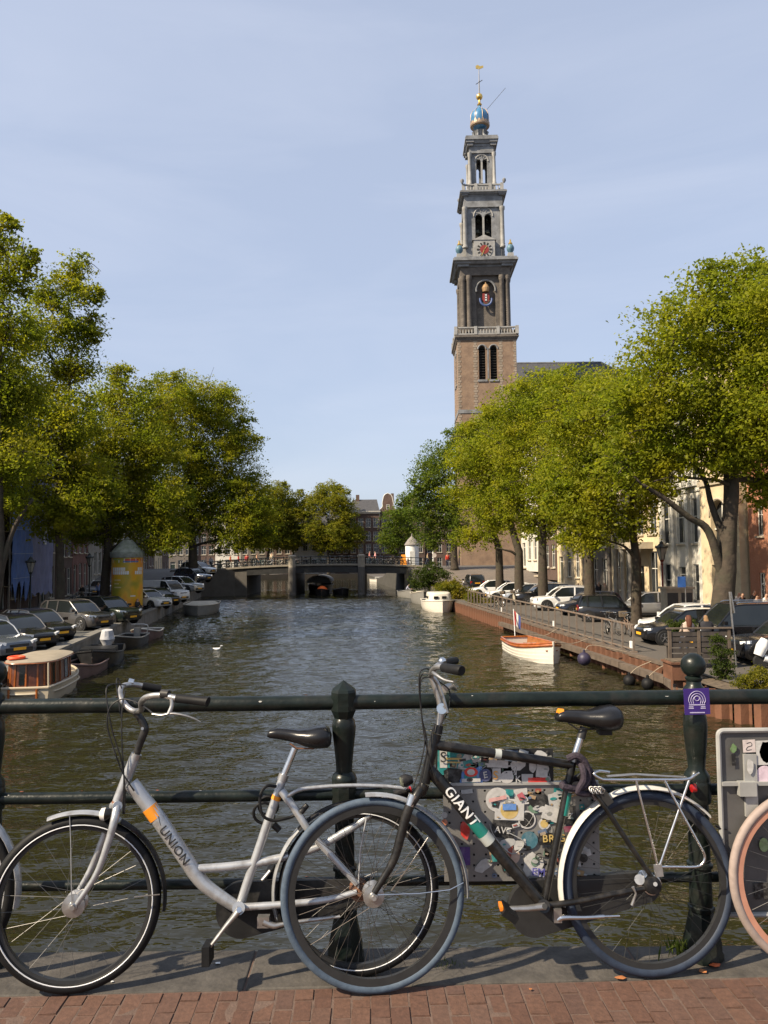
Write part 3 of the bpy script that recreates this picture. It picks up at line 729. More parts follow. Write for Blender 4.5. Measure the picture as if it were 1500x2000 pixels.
silver = mat('silver_paint', (.41, .42, .43), .34, metal=.5, var=.08, scale=18, coat=.2, stain=(.16, .14, .12), stain_amt=.5, stain_scale=20)
alu = mat('bare_aluminium', (.40, .39, .375), .38, metal=.85, var=.15, scale=25, stain=(.25, .22, .18), stain_amt=.4, stain_scale=20)
chrome = mat('chrome', (.62, .62, .61), .2, metal=1., var=.08, scale=25)
rubber = mat('black_rubber', (.008, .008, .0085), .6, spec=.25, var=.3, scale=30, bump=.0006, bscale=200)
blacksat = mat('black_satin_paint', (.009, .0085, .008), .34, spec=.35, var=.25, scale=20, coat=.15, stain=(.10, .09, .08), stain_amt=.25, stain_scale=18)
plastic = mat('black_plastic', (.010, .010, .011), .45, spec=.3, var=.25, scale=15, stain=(.12, .11, .10), stain_amt=.3, stain_scale=12)
vinyl = mat('saddle_vinyl', (.010, .010, .011), .3, var=.2, scale=20, bump=.0003, bscale=300)
bluetyre = mat('slate_blue_tyre', (.052, .076, .110), .72, var=.2, scale=35, bump=.0006, bscale=200, stain=(.09, .12, .155), stain_amt=.5, stain_scale=25)
navytyre = mat('navy_tyre', (.020, .030, .052), .65, var=.2, scale=30, bump=.0005, bscale=200)
rust = mat('rusty_steel', (.20, .10, .06), .75, metal=.3, var=.4, scale=40)
orange = mat('orange_decal', (.75, .27, .02), .45, var=.1, scale=20)
tealp = mat('teal_decal', (.012, .16, .13), .35, var=.1, scale=20, coat=.2)
paled = mat('pale_grey_decal', (.36, .38, .36), .4, var=.1, scale=20)
whitedecal = mat('white_decal', (.72, .72, .70), .45, var=.06, scale=30)
blackdecal = mat('black_decal', (.02, .02, .02), .45, var=.1, scale=30)
clear = mat('lamp_glass', (.75, .73, .68), .15, var=.1, scale=60, spec=.8)
redglass = mat('red_reflector', (.30, .01, .01), .2, var=.2, scale=60, coat=.5)
white_refl = mat('reflective_white', (.62, .63, .64), .4, var=.08, scale=50)

def ringpts(c, t, u, R, n): return [c + (t * math.cos(a) + u * math.sin(a)) * R for a in np.linspace(0, 2 * math.pi, n + 1)[:-1]]
def wheel(root, c, R, t, u, n, tyre_m, rim_m, tr=.020, spokes=32, stripe=None, hub=.030, hub_m=None, wall=None, seg=72, spoke_m=None, rim_h=.016):
    """rim > tyre, spokes, hub, stripe; c in world space, t/u span the wheel, n is the axle"""
    P0 = root.location
    Rt = R - tr
    mb = MB()
    rr = Rt - tr * .55
    prof = [(rr, tr * .62), (rr - rim_h, tr * .5), (rr - rim_h, -tr * .5), (rr, -tr * .62)]
    mb.rings([[c + (t * math.cos(a) + u * math.sin(a)) * q + n * w for q, w in prof] for a in np.linspace(0, 2 * math.pi, seg + 1)], caps=False)
    w_ = mb.build('wheel', rim_m, root, world=True)
    mb = MB().tube(ringpts(c, t, u, Rt, seg), tr, 12, closed=True); mb.v = [tuple(Vector(p) - P0) for p in mb.v]; mb.build('tyre', tyre_m, w_)
    if wall is not None:
        mb = MB()
        for s_ in (1, -1):
            mb.rings([[c + (t * math.cos(a) + u * math.sin(a)) * q + n * (s_ * k) for q, k in ((Rt + tr * .35, tr * .95), (Rt - tr * .45, tr * .93), (Rt - tr * .45, tr * .7), (Rt + tr * .35, tr * .7))] for a in np.linspace(0, 2 * math.pi, seg + 1)], caps=False)
        mb.v = [tuple(Vector(p) - P0) for p in mb.v]; mb.build('tyre_wall', wall, w_)
    if stripe is not None:
        mb = MB().tube([p + n * tr * .90 for p in ringpts(c, t, u, Rt - tr * .42, seg)], .0024, 5, closed=True)
        mb.tube([p - n * tr * .90 for p in ringpts(c, t, u, Rt - tr * .42, seg)], .0024, 5, closed=True)
        mb.v = [tuple(Vector(p) - P0) for p in mb.v]; mb.build('reflective_stripe', stripe, w_)
    mb = MB(); ph = random.uniform(0, 1)
    for i in range(spokes):
        side = 1 if i % 2 else -1
        a = 2 * math.pi * (i + ph) / spokes; b = a + (.95 if (i // 2) % 2 else -.95)
        mb.tube([c + (t * math.cos(b) + u * math.sin(b)) * hub * .8 + n * side * .028, c + (t * math.cos(a) + u * math.sin(a)) * (rr - rim_h + .002)], .0008, 4, caps=False)
    mb.v = [tuple(Vector(p) - P0) for p in mb.v]; mb.build('spokes', spoke_m or mat('spoke_steel', (.15, .145, .14), .45, metal=.7, var=.2), w_)
    mb = MB().lathe([(0, -.055), (.009, -.055), (.009, -.046), (.016, -.044), (.016, -.038), (hub, -.034), (hub, -.026), (hub * .62, -.02), (hub * .62, .02), (hub, .026), (hub, .034), (.018, .038), (.016, .044), (.009, .046), (.009, .055), (0, .055)], 18, c, n)
    mb.v = [tuple(Vector(p) - P0) for p in mb.v]; mb.build('hub', hub_m or alu, w_)
    return w_
def fender(root, c, R, t, u, n, a0, a1, m, width=.05, name='fender', seg=30):
    rings_ = []
    for a in np.linspace(rad(a0), rad(a1), seg):
        d = t * math.cos(a) + u * math.sin(a); r_ = []
        for k in np.linspace(-1, 1, 7): r_.append(c + d * (R + .011 * (1 - k * k)) + n * k * width / 2)
        for k in np.linspace(1, -1, 7): r_.append(c + d * (R - .0022 + .011 * (1 - k * k)) + n * k * (width / 2 - .001))
        rings_.append(r_)
    return MB().rings(rings_).build(name, m, root, world=True, sharp=50)
def saddle(root, nose, rear, u, n, m, width=.17, thick=.05, name='saddle'):
    d = rear - nose; Ls = d.length; f = d.normalized(); up = n.cross(f)
    if up.dot(u) < 0: up = -up
    rings_ = []
    for s_, w, th, z in ((0, .25, .35, -.006), (.04, .33, .6, -.002), (.15, .36, .75, .002), (.32, .42, .85, .001), (.48, .58, .95, -.002), (.62, .86, 1.25, -.001), (.76, 1.0, 1.5, .004), (.88, .97, 1.55, .008), (.96, .82, 1.3, .004), (1.0, .55, .7, -.004)):
        c = nose + f * Ls * s_ + up * z; hw = w * width / 2; th *= thick; r_ = []
        for k in range(16):
            a = 2 * math.pi * k / 16; x = math.cos(a); y = math.sin(a)
            r_.append(c + n * hw * math.copysign(abs(x) ** .75, x) + up * (y * th * .45 if y > 0 else y * th * .62))
        rings_.append(r_)
    return MB().rings(rings_).build(name, m, root, world=True, sharp=60)
def wrap_text(root, txt, c, d, y, n, r, size, m, shear=0., bold=0.):
    me = text_mesh(txt, size, m, 0, shear=shear, bold=bold)
    bm = bmesh.new(); bm.from_mesh(me); bmesh.ops.triangulate(bm, faces=bm.faces)
    for _ in range(2): bmesh.ops.subdivide_edges(bm, edges=bm.edges[:], cuts=1, use_grid_fill=True)
    bm.to_mesh(me); bm.free()
    for v in me.vertices:
        a = v.co.y / r
        v.co = c - root.location + d * v.co.x + y * (math.sin(a) * (r + .0007)) + n * (math.cos(a) * (r + .0007))
    me.update(); return obj('frame_lettering', me, root)
def T_(root, name, pts, r, m, n=10, smooth_n=0, flat=1.):
    return MB().tube(bez(pts, smooth_n) if smooth_n else pts, r, n, flat=flat).build(name, m, root, world=True, sharp=50)

# ------------------------------------------------------------------ the silver step-through bicycle
pu = Plane((140, 1941), (703, 1908), rad(6)); p = pu.p
un = thing('silver_bicycle', 'silver step through city bicycle with orange bands, black saddle and UNION lettering', 'bicycle', (p(465, 1773).x, p(465, 1773).y, DZ))
RU = .318
fc = pu.A + pu.u * RU; rc = pu.A + pu.u * RU + pu.t * (pu.B - pu.A).length
tf = (pu.t * math.cos(rad(4)) + pu.n * math.sin(rad(-4))).normalized(); nf = tf.cross(pu.u); nf = nf if nf.y < 0 else -nf
wheel(un, fc, RU, tf, pu.u, nf, rubber, blackdecal, .0215, 28, white_refl, hub=.042, hub_m=alu)
wheel(un, rc, RU, pu.t, pu.u, pu.n, rubber, blackdecal, .021, 36, white_refl, hub=.036, hub_m=rust)
fender(un, fc, RU + .011, tf, pu.u, nf, 110, 62, silver, .052)
fender(un, fc, RU + .010, tf, pu.u, nf, 61.5, -8, plastic, .050, 'dark_fender_end')  # rear of the silver fender; shading and black underside put into its colour
fender(un, rc, RU + .012, pu.t, pu.u, pu.n, 196, 135, silver, .052)
fender(un, rc, RU + .012, pu.t, pu.u, pu.n, 134.5, 40, plastic, .052, 'dark_fender_end')
DT = [p(256, 1530), p(280, 1560), p(306, 1594), p(332, 1632), p(358, 1670), p(380, 1704), p(402, 1730), p(432, 1752), p(465, 1773)]
T_(un, 'down_tube', DT, [.029, .029, .030, .030, .029, .028, .026, .024, .022], silver, 16, 5)
T_(un, 'frame_band', [p(292, 1576), p(307, 1597)], .0306, orange, 18)
T_(un, 'head_tube', [p(229, 1566), p(236, 1548), p(252, 1508), p(264, 1478)], [.019, .0195, .021, .021], silver, 14)
T_(un, 'headset_ring', [p(228, 1571), p(230, 1566)], .021, rust, 14); T_(un, 'headset_cap', [p(263, 1482), p(267, 1472)], .0215, alu, 14)
for off, a in ((.048, [(229, 1575), (223, 1604), (210, 1650), (188, 1708), (150, 1766)]), (-.048, [(223, 1575), (214, 1606), (198, 1648), (176, 1700), (146, 1752)])):
    pts = [p(*a[0], off * .35), p(*a[1], off * .9)] + [p(*q, off) for q in a[2:]]
    T_(un, 'fork_blade', pts, [.017, .016, .0145, .012, .0095], silver, 10, 5)
T_(un, 'fork_crown', [p(222, 1574, -.03), p(230, 1574, .03)], .018, silver, 10)
T_(un, 'stem', [p(266, 1476), p(272, 1456), p(281, 1432), p(283, 1420), p(272, 1400), p(263, 1390)], [.014, .0145, .016, .0165, .014, .013], blacksat, 12, 4)
T_(un, 'stem_bolt', [p(278, 1423, .018), p(278, 1423, .022)], .006, alu, 10)
T_(un, 'handlebar', [p(312, 1345, -.24), p(286, 1341, -.23), p(258, 1337, -.2), p(238, 1342, -.15), p(236, 1362, -.08), p(250, 1382, -.02), p(264, 1389, .01), p(276, 1386, .06), p(276, 1372, .14), p(288, 1361, .2), p(318, 1358, .24), p(345, 1364, .26), p(403, 1370, .29)], .0115, alu, 10, 5)
T_(un, 'grip', [p(278, 1340, -.225), p(295, 1343, -.235), p(314, 1346, -.245)], [.0165, .0175, .016], rubber, 12); T_(un, 'grip', [p(345, 1364, .26), p(372, 1367, .275), p(403, 1370, .29), p(406, 1371, .292)], [.0165, .016, .0175, .019], rubber, 12)
T_(un, 'bell', [p(252, 1332, -.2), p(262, 1333, -.2)], [.016, .013], chrome, 12)
T_(un, 'brake_bracket', [p(336, 1360, .255), p(336, 1378, .26), p(330, 1394, .262)], [.011, .008, .009], alu, 8, 3); T_(un, 'brake_lever', [p(298, 1394, .24), p(316, 1396, .255), p(334, 1393, .262), p(356, 1396, .27), p(376, 1402, .275), p(392, 1410, .28)], [.006, .007, .008, .006, .0045, .003], alu, 8, 4, .6)
T_(un, 'gear_shifter', [p(316, 1355, .24), p(330, 1356, .25)], [.017, .015], plastic, 12)
for q in ([(299, 1394, .22), (284, 1382, .16), (262, 1370, .1), (236, 1366, .06), (214, 1384, .05), (210, 1420, .05), (224, 1468, .05), (240, 1510, .04), (262, 1545, .035)], [(246, 1338, -.1), (222, 1336, -.05), (208, 1344, 0), (210, 1378, .02), (220, 1430, .03), (238, 1490, .03), (244, 1545, .03), (243, 1590, .02)], [(244, 1350, -.05), (238, 1392, .0), (238, 1450, .02), (242, 1520, .03), (240, 1590, .02)], [(238, 1345, -.1), (230, 1325, -.1), (228, 1340, -.06), (236, 1400, 0)]):
    T_(un, 'cable', [p(*k) for k in q], .0028, plastic, 6, 6)
T_(un, 'seat_tube', [p(469, 1768), p(482, 1727), p(504, 1664), p(528, 1592), p(549, 1530), p(553, 1518)], [.018, .018, .018, .018, .0175, .0175], silver, 14)
T_(un, 'seat_post', [p(551, 1522), p(576, 1461)], .0135, chrome, 12); T_(un, 'seat_clamp', [p(551, 1524), p(555, 1512)], .0205, alu, 12)
T_(un, 'frame_band', [p(538, 1562), p(541, 1554)], .0188, orange, 14)
saddle(un, p(523, 1430), p(647, 1440), pu.u, pu.n, vinyl, .18, .055)
MB().tube([p(566, 1452, -.02), p(580, 1462, -.02), p(614, 1462, -.02)], .0035, 6).tube([p(566, 1452, .02), p(580, 1462, .02), p(614, 1462, .02)], .0035, 6).build('saddle_rail', rust, un, world=True)
T_(un, 'step_tube', [p(384, 1697), p(430, 1694), p(478, 1689), p(520, 1682), p(567, 1671), p(619, 1655), p(670, 1627), p(716, 1597), p(760, 1553)], [.0165] * 5 + [.015] * 4, silver, 12, 4)
for off in (.045, -.045):
    T_(un, 'seat_stay', [p(550, 1544, off * .4), p(580, 1586, off * .8), p(611, 1631, off), p(697, 1726, off)], [.017, .016, .015, .012], silver, 10, 4)
    T_(un, 'chain_stay', [p(470, 1772, off * .6), p(560, 1766, off), p(640, 1757, off), p(697, 1742, off)], [.014, .013, .012, .011], silver, 10, 3)
    T_(un, 'rack_rail', [p(556, 1560, off * .5), p(570, 1550, off), p(592, 1541, off), p(641, 1536, off), p(690, 1534, off), p(753, 1536, off), p(790, 1540, off)], .0075, silver, 8, 4)
T_(un, 'rack_end', [p(790, 1540, .045), p(796, 1541, 0), p(790, 1540, -.045)], .0075, silver, 8, 3)
T_(un, 'frame_band', [p(604, 1622, .045), p(613, 1633, .045)], .0165, orange, 12)
T_(un, 'rear_lamp', [p(770, 1552), p(798, 1542)], [.018, .015], plastic, 12); T_(un, 'rear_reflector', [p(800, 1542), p(803, 1541)], .012, redglass, 12)
MB().tube([p(716, 1597, .045), p(704, 1660, .05), p(700, 1735, .05)], .004, 6).build('rack_strut', silver, un, world=True)
# chain case, crank and pedals (the chain runs on the far side)
def chaincase(root, pl_, P, a, b, off, m, ra, rb, thick=.03, nm='chain_case'):
    ca, cb = P(*a, off), P(*b, off); poly = []
    for k in np.linspace(-90, 90, 12): poly.append(pl_.on(cb, rb, rad(k)))
    for k in np.linspace(90, 270, 16): poly.append(pl_.on(ca, ra, rad(k)))
    return MB().prism(poly, -pl_.n * thick).build(nm, m, root, world=True, sharp=40)
ccm = mat('grey_chain_case', (.016, .016, .016), .5, spec=.25, var=.25, scale=10, stain=(.12, .11, .1), stain_amt=.3, stain_scale=9)
chaincase(un, pu, p, (474, 1778), (695, 1746), -.045, ccm, .105, .055)
T_(un, 'bottom_bracket', [p(466, 1774, -.05), p(466, 1774, .06)], .024, silver, 16)
T_(un, 'crank', [p(468, 1776, .07), p(440, 1810, .074), p(411, 1848, .078)], [.018, .011, .009], alu, 10, 0, .7); T_(un, 'crank_bolt', [p(467, 1777, .080), p(467, 1777, .090)], .010, chrome, 12)
MB().beam(p(406, 1842, .07), p(406, 1880, .07), .085, .028).build('pedal', rubber, un, world=True)
T_(un, 'crank', [p(470, 1772, -.07), p(528, 1700, -.075)], [.017, .01], alu, 10, 0, .7); MB().beam(p(528, 1694, -.12), p(532, 1718, -.12), .08, .026).build('pedal', rubber, un, world=True)
T_(un, 'kickstand', [p(515, 1800, .05), p(535, 1808, .055), p(553, 1805, .055), p(600, 1798, .05), p(664, 1790, .045)], [.015, .012, .008, .008, .006], alu, 8, 3); MB().box(p(515, 1799, .045), (.045, .03, .04)).build('stand_clamp', alu, un, world=True)
T_(un, 'front_lamp', [p(224, 1588, .02), p(216, 1589, .02), p(206, 1590, .02), p(200, 1590, .02)], [.014, .02, .024, .022], blacksat, 14); T_(un, 'lamp_lens', [p(206, 1590, .02), p(198, 1590, .02), p(195, 1590, .02)], [.0245, .022, .012], clear, 14)
for q in ([(136, 1590, .02), (138, 1640, .03), (140, 1765, .05)], [(262, 1752, .03), (312, 1747, .02)]): MB().tube([p(*k) for k in q], .0022, 5).build('fender_stay', alu, un, world=True)
dv = (p(373, 1691) - p(316, 1610)).normalized(); yv = pu.n.cross(dv); yv = yv if yv.z > 0 else -yv
wrap_text(un, 'UNION', p(343, 1648), dv, yv, pu.n, .0316, .048, blackdecal, bold=.0006)
MB().tube([p(309, 1594, .028), p(312, 1606, .0295), p(320, 1630, .026), p(330, 1644, .020)], .0012, 5).build('frame_pinstripe', blackdecal, un, world=True)

lk = thing('cable_lock', 'black coiled cable lock hanging on the silver bicycle seat tube', 'lock', p(530, 1600))
loop = [(540, 1536, .03), (520, 1536, .04), (508, 1556, .05), (512, 1590, .05), (530, 1602, .045), (552, 1600, .04), (572, 1594, .03), (592, 1580, .05)]
MB().tube(bez([p(*k) for k in loop], 6), .006, 8).build('cable', rubber, lk, world=True)
MB().tube([pu.on(p(516, 1588, -.03), .042, a, .015 * math.sin(a)) for a in np.linspace(0, 6.0, 30)], .006, 8).tube([pu.on(p(524, 1574, -.028), .038, a + 1, .01 * math.cos(a)) for a in np.linspace(0, 6.0, 30)], .006, 8).build('cable_coil', rubber, lk, world=True)
MB().tube([p(588, 1586, .05), p(600, 1572, .052)], [.012, .011], 12).build('lock_barrel', plastic, lk, world=True)
MB().tube([p(534, 1610, -.03), p(546, 1622, -.03)], [.014, .013], 10).build('lock_body', plastic, lk, world=True)

# ------------------------------------------------------------------ the black trekking bicycle
pg = Plane((738, 1941), (1268, 1910), rad(6)); p = pg.p
gi = thing('black_bicycle', 'matt black bicycle with slate blue front tyre, steel rack and GIANT lettering', 'bicycle', (p(1048, 1760).x, p(1048, 1760).y, DZ))
RG = .350
fc = p(729, 1752); fc = pg.A + pg.u * RG + pg.t * (fc - pg.A).dot(pg.t)
rc = p(1267, 1727); rc = pg.A + pg.u * .344 + pg.t * (rc - pg.A).dot(pg.t)
wheel(gi, fc, RG, pg.t, pg.u, pg.n, bluetyre, blackdecal, .0158, 32, None, hub=.040, hub_m=alu, spoke_m=mat('dark_spoke', (.05, .04, .035), .5, metal=.5), rim_h=.030)
wheel(gi, rc, .344, pg.t, pg.u, pg.n, navytyre, blackdecal, .0185, 36, None, hub=.038, hub_m=chrome, spoke_m=blackdecal, rim_h=.024)
fender(gi, fc, RG + .008, pg.t, pg.u, pg.n, 94, -4, silver, .050); fender(gi, rc, .344 + .009, pg.t, pg.u, pg.n, 191, 42, mat('sunlit_silver_fender', (.62, .60, .55), .3, metal=.2, var=.06, scale=8, coat=.3), .056)  # rear fender is silver; its bright sunlit cream is put into the colour
T_(gi, 'dark_fender_end', [p(1398, 1612), p(1406, 1618), p(1420, 1620)], [.006, .004, .003], plastic, 6)
T_(gi, 'head_tube', [p(829, 1529), p(840, 1482), p(852, 1434)], [.0215, .0205, .0215], blacksat, 14)
T_(gi, 'headset_cap', [p(853, 1432), p(857, 1416)], [.022, .019], plastic, 14)
T_(gi, 'fork_crown', [p(829, 1531), p(822, 1546), p(818, 1552)], [.021, .024, .018], blacksat, 12)
for off in (.052, -.052):
    T_(gi, 'fork_stanchion', [p(820, 1546, off), p(800, 1574, off)], .0135, chrome, 12) if False else None
    T_(gi, 'fork_blade', [p(821, 1540, off * .8), p(812, 1556, off), p(797, 1582, off), p(783, 1632, off), p(768, 1682, off), p(731, 1744, off)], [.016, .018, .019, .0175, .016, .012], blacksat, 12, 4)
    T_(gi, 'fork_sleeve', [p(808, 1552, off), p(801, 1573, off)], .0195, chrome, 12)
T_(gi, 'stem', [p(857, 1418), p(861, 1396), p(864, 1380)], [.0135, .0145, .017], alu, 12); T_(gi, 'stem_joint', [p(863, 1384, -.022), p(863, 1384, .022)], .021, chrome, 16)
T_(gi, 'stem_arm', [p(863, 1384), p(853, 1350), p(843, 1322)], [.016, .014, .013], alu, 10, 0); T_(gi, 'stem_arm', [p(866, 1378, .018), p(874, 1392, .02), p(858, 1340, .02), p(846, 1322, .018)], [.006, .006, .007, .007], alu, 8, 3)
T_(gi, 'handlebar', [p(888, 1290, -.3), p(858, 1298, -.2), p(845, 1310, -.1), p(842, 1320, 0), p(845, 1310, .1), p(858, 1302, .17), p(900, 1309, .30)], .0115, alu, 10, 5)
T_(gi, 'grip', [p(866, 1304, .19), p(884, 1307, .25), p(900, 1309.5, .30), p(902, 1310, .305)], [.017, .0185, .0195, .017], rubber, 12); T_(gi, 'grip', [p(866, 1295, -.22), p(890, 1290, -.31)], .017, rubber, 12)
T_(gi, 'bell', [p(864, 1292, .13), p(863, 1288, .13), p(862, 1284, .13)], [.016, .0155, .006], chrome, 12)
T_(gi, 'brake_lever', [p(846, 1314, .14), p(852, 1318, .18), p(868, 1328, .22), p(886, 1332, .26)], [.008, .007, .006, .004], alu, 8, 3); T_(gi, 'brake_lever', [p(868, 1346, -.1), p(880, 1340, -.16), p(890, 1346, -.2)], [.016, .014, .008], alu, 10, 3)
for q in ([(846, 1318, .1), (826, 1316, .08), (819, 1340, .06), (824, 1400, .05), (834, 1450, .04), (828, 1500, .04), (818, 1545, .05)], [(842, 1322, .04), (822, 1330, .04), (823, 1390, .04), (830, 1440, .04), (822, 1490, .04), (806, 1540, .05)], [(846, 1312, -.06), (830, 1306, -.02), (818, 1326, 0), (826, 1420, .03), (838, 1480, .035), (850, 1520, .03)], [(856, 1330, 0), (878, 1350, -.02), (874, 1390, 0), (858, 1420, .02)]):
    T_(gi, 'cable', [p(*k) for k in q], .0027, plastic, 6, 6)
T_(gi, 'top_tube', [p(851, 1455), p(900, 1462), p(990, 1475), p(1118, 1494)], [.0195, .0195, .0185, .0175], blacksat, 14); T_(gi, 'frame_band', [p(966, 1472), p(978, 1473.6)], .0200, paled, 16)
T_(gi, 'down_tube', [p(838, 1502), p(880, 1550), p(930, 1612), p(990, 1685), p(1062, 1768)], [.0235, .0245, .0245, .024, .022], blacksat, 16)
T_(gi, 'frame_band', [p(921, 1601), p(944, 1629)], .0249, tealp, 18); T_(gi, 'frame_band', [p(944, 1629), p(957, 1645)], .0251, paled, 18)
T_(gi, 'seat_tube', [p(1062, 1768), p(1086, 1650), p(1112, 1520), p(1119, 1486)], .0155, blacksat, 14); T_(gi, 'frame_band', [p(1101, 1592), p(1109, 1548)], .0163, tealp, 14); T_(gi, 'frame_band', [p(1109.4, 1546), p(1110.8, 1539)], .0163, whitedecal, 14)
T_(gi, 'seat_post', [p(1119, 1488), p(1135, 1438)], [.0155, .0135], chrome, 12); T_(gi, 'seat_collar', [p(1119, 1487), p(1122, 1475)], .0195, alu, 14); T_(gi, 'seat_clamp', [p(1134, 1442), p(1141, 1420)], [.018, .016], blackdecal, 12)
saddle(gi, p(1086, 1397), p(1208, 1402), pg.u, pg.n, vinyl, .20, .062)
T_(gi, 'saddle_tape', [p(1089, 1393), p(1098, 1395)], [.020, .022], orange, 14)
MB().tube([p(1110, 1412, -.02), p(1128, 1424, -.02), p(1180, 1424, -.02)], .0035, 6).tube([p(1110, 1412, .02), p(1128, 1424, .02), p(1180, 1424, .02)], .0035, 6).build('saddle_rail', plastic, gi, world=True)
MB().box(p(1180, 1426), (.05, .05, .03)).build('saddle_bracket', plastic, gi, world=True)
for off in (.05, -.05):
    T_(gi, 'seat_stay', [p(1130, 1514, off * .5), p(1172, 1562, off * .9), p(1220, 1635, off), p(1275, 1716, off)], [.010, .0105, .010, .009], blacksat, 10, 3)
    T_(gi, 'chain_stay', [p(1064, 1769, off * .7), p(1120, 1762, off), p(1200, 1746, off), p(1266, 1734, off)], [.012, .0115, .0105, .0095], blacksat, 10, 3)
    s_ = off / .05; o2 = .06 * s_
    T_(gi, 'rack_rail', [p(1190, 1508, o2 * .6), p(1170, 1506, o2 * .8), p(1160, 1512, o2), p(1174, 1521, o2), p(1190, 1523, o2), p(1270, 1523, o2), p(1340, 1522, o2), p(1356, 1514, o2), p(1364, 1510, o2 * .6)], .0055, chrome, 8, 4)
    T_(gi, 'rack_strut', [p(1242, 1524, o2), p(1284, 1690, o2)], .0052, chrome, 8); T_(gi, 'rack_strut', [p(1346, 1523, o2), p(1288, 1692, o2)], .0052, chrome, 8)
    T_(gi, 'pannier_loop', [p(1298, 1524, o2), p(1330, 1585, o2 * 1.2), p(1366, 1650, o2 * 1.4), p(1376, 1672, o2 * 1.4), p(1372, 1687, o2 * 1.4), p(1358, 1693, o2 * 1.3), p(1320, 1693, o2 * 1.1), p(1288, 1693, o2)], .0052, chrome, 8, 4)
    MB().beam(p(1284, 1688, o2), p(1288, 1712, o2), .012, .03).build('rack_lug', alu, gi, world=True)
for x in (1200, 1250, 1300, 1346): T_(gi, 'rack_bar', [p(x, 1523, .06), p(x, 1523, -.06)], .0045, chrome, 6)
T_(gi, 'rack_spring', [p(1186, 1516, .0), p(1240, 1512, .0), p(1340, 1518, .0)], .012, alu, 6, 0, .3)
T_(gi, 'rear_lamp', [p(1350, 1540), p(1358, 1539)], [.015, .017], redglass, 12)
chaincase(gi, pg, p, (1046, 1776), (1262, 1734), -.05, blackdecal, .105, .058, .035)
T_(gi, 'bottom_bracket', [p(1062, 1770, -.05), p(1062, 1770, .06)], .024, blacksat, 16)
T_(gi, 'crank', [p(1064, 1770, .07), p(1030, 1774, .076), p(992, 1775, .08)], [.017, .014, .012], alu, 10, 0, .75); T_(gi, 'crank_bolt', [p(1064, 1770, .082), p(1064, 1770, .088)], .010, blackdecal, 12)
MB().beam(p(1006, 1790, .1), p(980, 1772, .1), .085, .026).build('pedal', rubber, gi, world=True); MB().box(p(978, 1770, .1), (.012, .05, .014)).build('pedal_reflector', mat('amber_reflector', (.75, .22, .02), .3, var=.1, scale=50, coat=.4), gi, world=True)
T_(gi, 'crank', [p(1062, 1768, -.07), p(1130, 1762, -.075)], [.016, .01], alu, 10, 0, .7)
T_(gi, 'kickstand', [p(1090, 1796, .05), p(1100, 1792, .055), p(1140, 1792, .055), p(1180, 1790, .055)], [.012, .010, .008, .0075], chrome, 8, 3); T_(gi, 'kickstand_foot', [p(1180, 1790, .055), p(1210, 1789, .055)], .0045, chrome, 8); MB().box(p(1088, 1786, .045), (.03, .03, .05)).build('stand_clamp', alu, gi, world=True)
T_(gi, 'rear_hub_shell', [p(1249, 1718, .03), p(1249, 1718, -.02)], .019, alu, 16); T_(gi, 'axle_nut', [p(1280, 1727, .06), p(1280, 1727, .08)], [.010, .008], alu, 8); MB().lathe([(.034, -.008), (.030, .008), (.012, .014)], 18, p(1276, 1730, .062), pg.n).build('drum_brake', plastic, gi, world=True)
MB().tube([p(1236, 1732, .06), p(1242, 1745, .062), p(1234, 1768, .06)], [.006, .004, .006], 8).build('brake_strap', alu, gi, world=True)
for q in ([(764, 1740, .06), (800, 1690, .05), (836, 1636, .03)], [(905, 1724, .02), (878, 1738, .03), (820, 1745, .05), (738, 1748, .06)]): MB().tube([p(*k) for k in q], .0022, 5).build('fender_stay', chrome, gi, world=True)
T_(gi, 'front_lamp', [p(806, 1522), p(792, 1524), p(784, 1526)], [.014, .026, .022], plastic, 14); T_(gi, 'lamp_lens', [p(786, 1526), p(781, 1527)], [.024, .014], mat('smoked_lens', (.10, .11, .08), .15, var=.1, scale=40), 14)
dv = (p(936, 1606) - p(866, 1536)).normalized(); dv = (p(930, 1612) - p(880, 1550)).normalized(); yv = pg.n.cross(dv); yv = yv if yv.z > 0 else -yv
wrap_text(gi, 'GIANT', p(899, 1572), dv, yv, pg.n, .0262, .056, whitedecal, bold=.0008, shear=.1)

ln = thing('chain_lock', 'dark purple cloth sleeved chain lock wrapped round the black bicycle seat tube', 'lock', p(1125, 1520))
sleeve = mat('purple_black_sleeve', (.030, .022, .032), .85, var=.5, scale=90, bump=.003, bscale=150)
for q in ([(1108, 1482, .03), (1126, 1476, .04), (1142, 1488, .04), (1150, 1512, .04), (1142, 1534, .045), (1120, 1540, .04), (1098, 1535, .04), (1110, 1526, -.03), (1135, 1516, -.04), (1148, 1500, -.03)], [(1124, 1482, -.02), (1138, 1500, .045), (1140, 1524, .05), (1128, 1546, .045), (1150, 1550, .03), (1160, 1536, .0), (1144, 1500, -.03)], [(1136, 1486, .0), (1154, 1510, .01), (1158, 1545, .03), (1166, 1560, .03)]):
    MB().tube(bez([p(*k) for k in q], 5), .0135, 9).build('sleeve', sleeve, ln, world=True)
MB().beam(p(1170, 1540, .04), p(1192, 1568, .045), .034, .03).build('lock_body', blackdecal, ln, world=True)
for k in range(6): MB().tube([pg.on(p(1156 + k * 4, 1542 + 3 * (k % 2), .06), .010, a, .004 * math.sin(2 * a)) for a in np.linspace(0, 6.28, 12)], .0028, 6).build('chain_link', alu, ln, world=True)

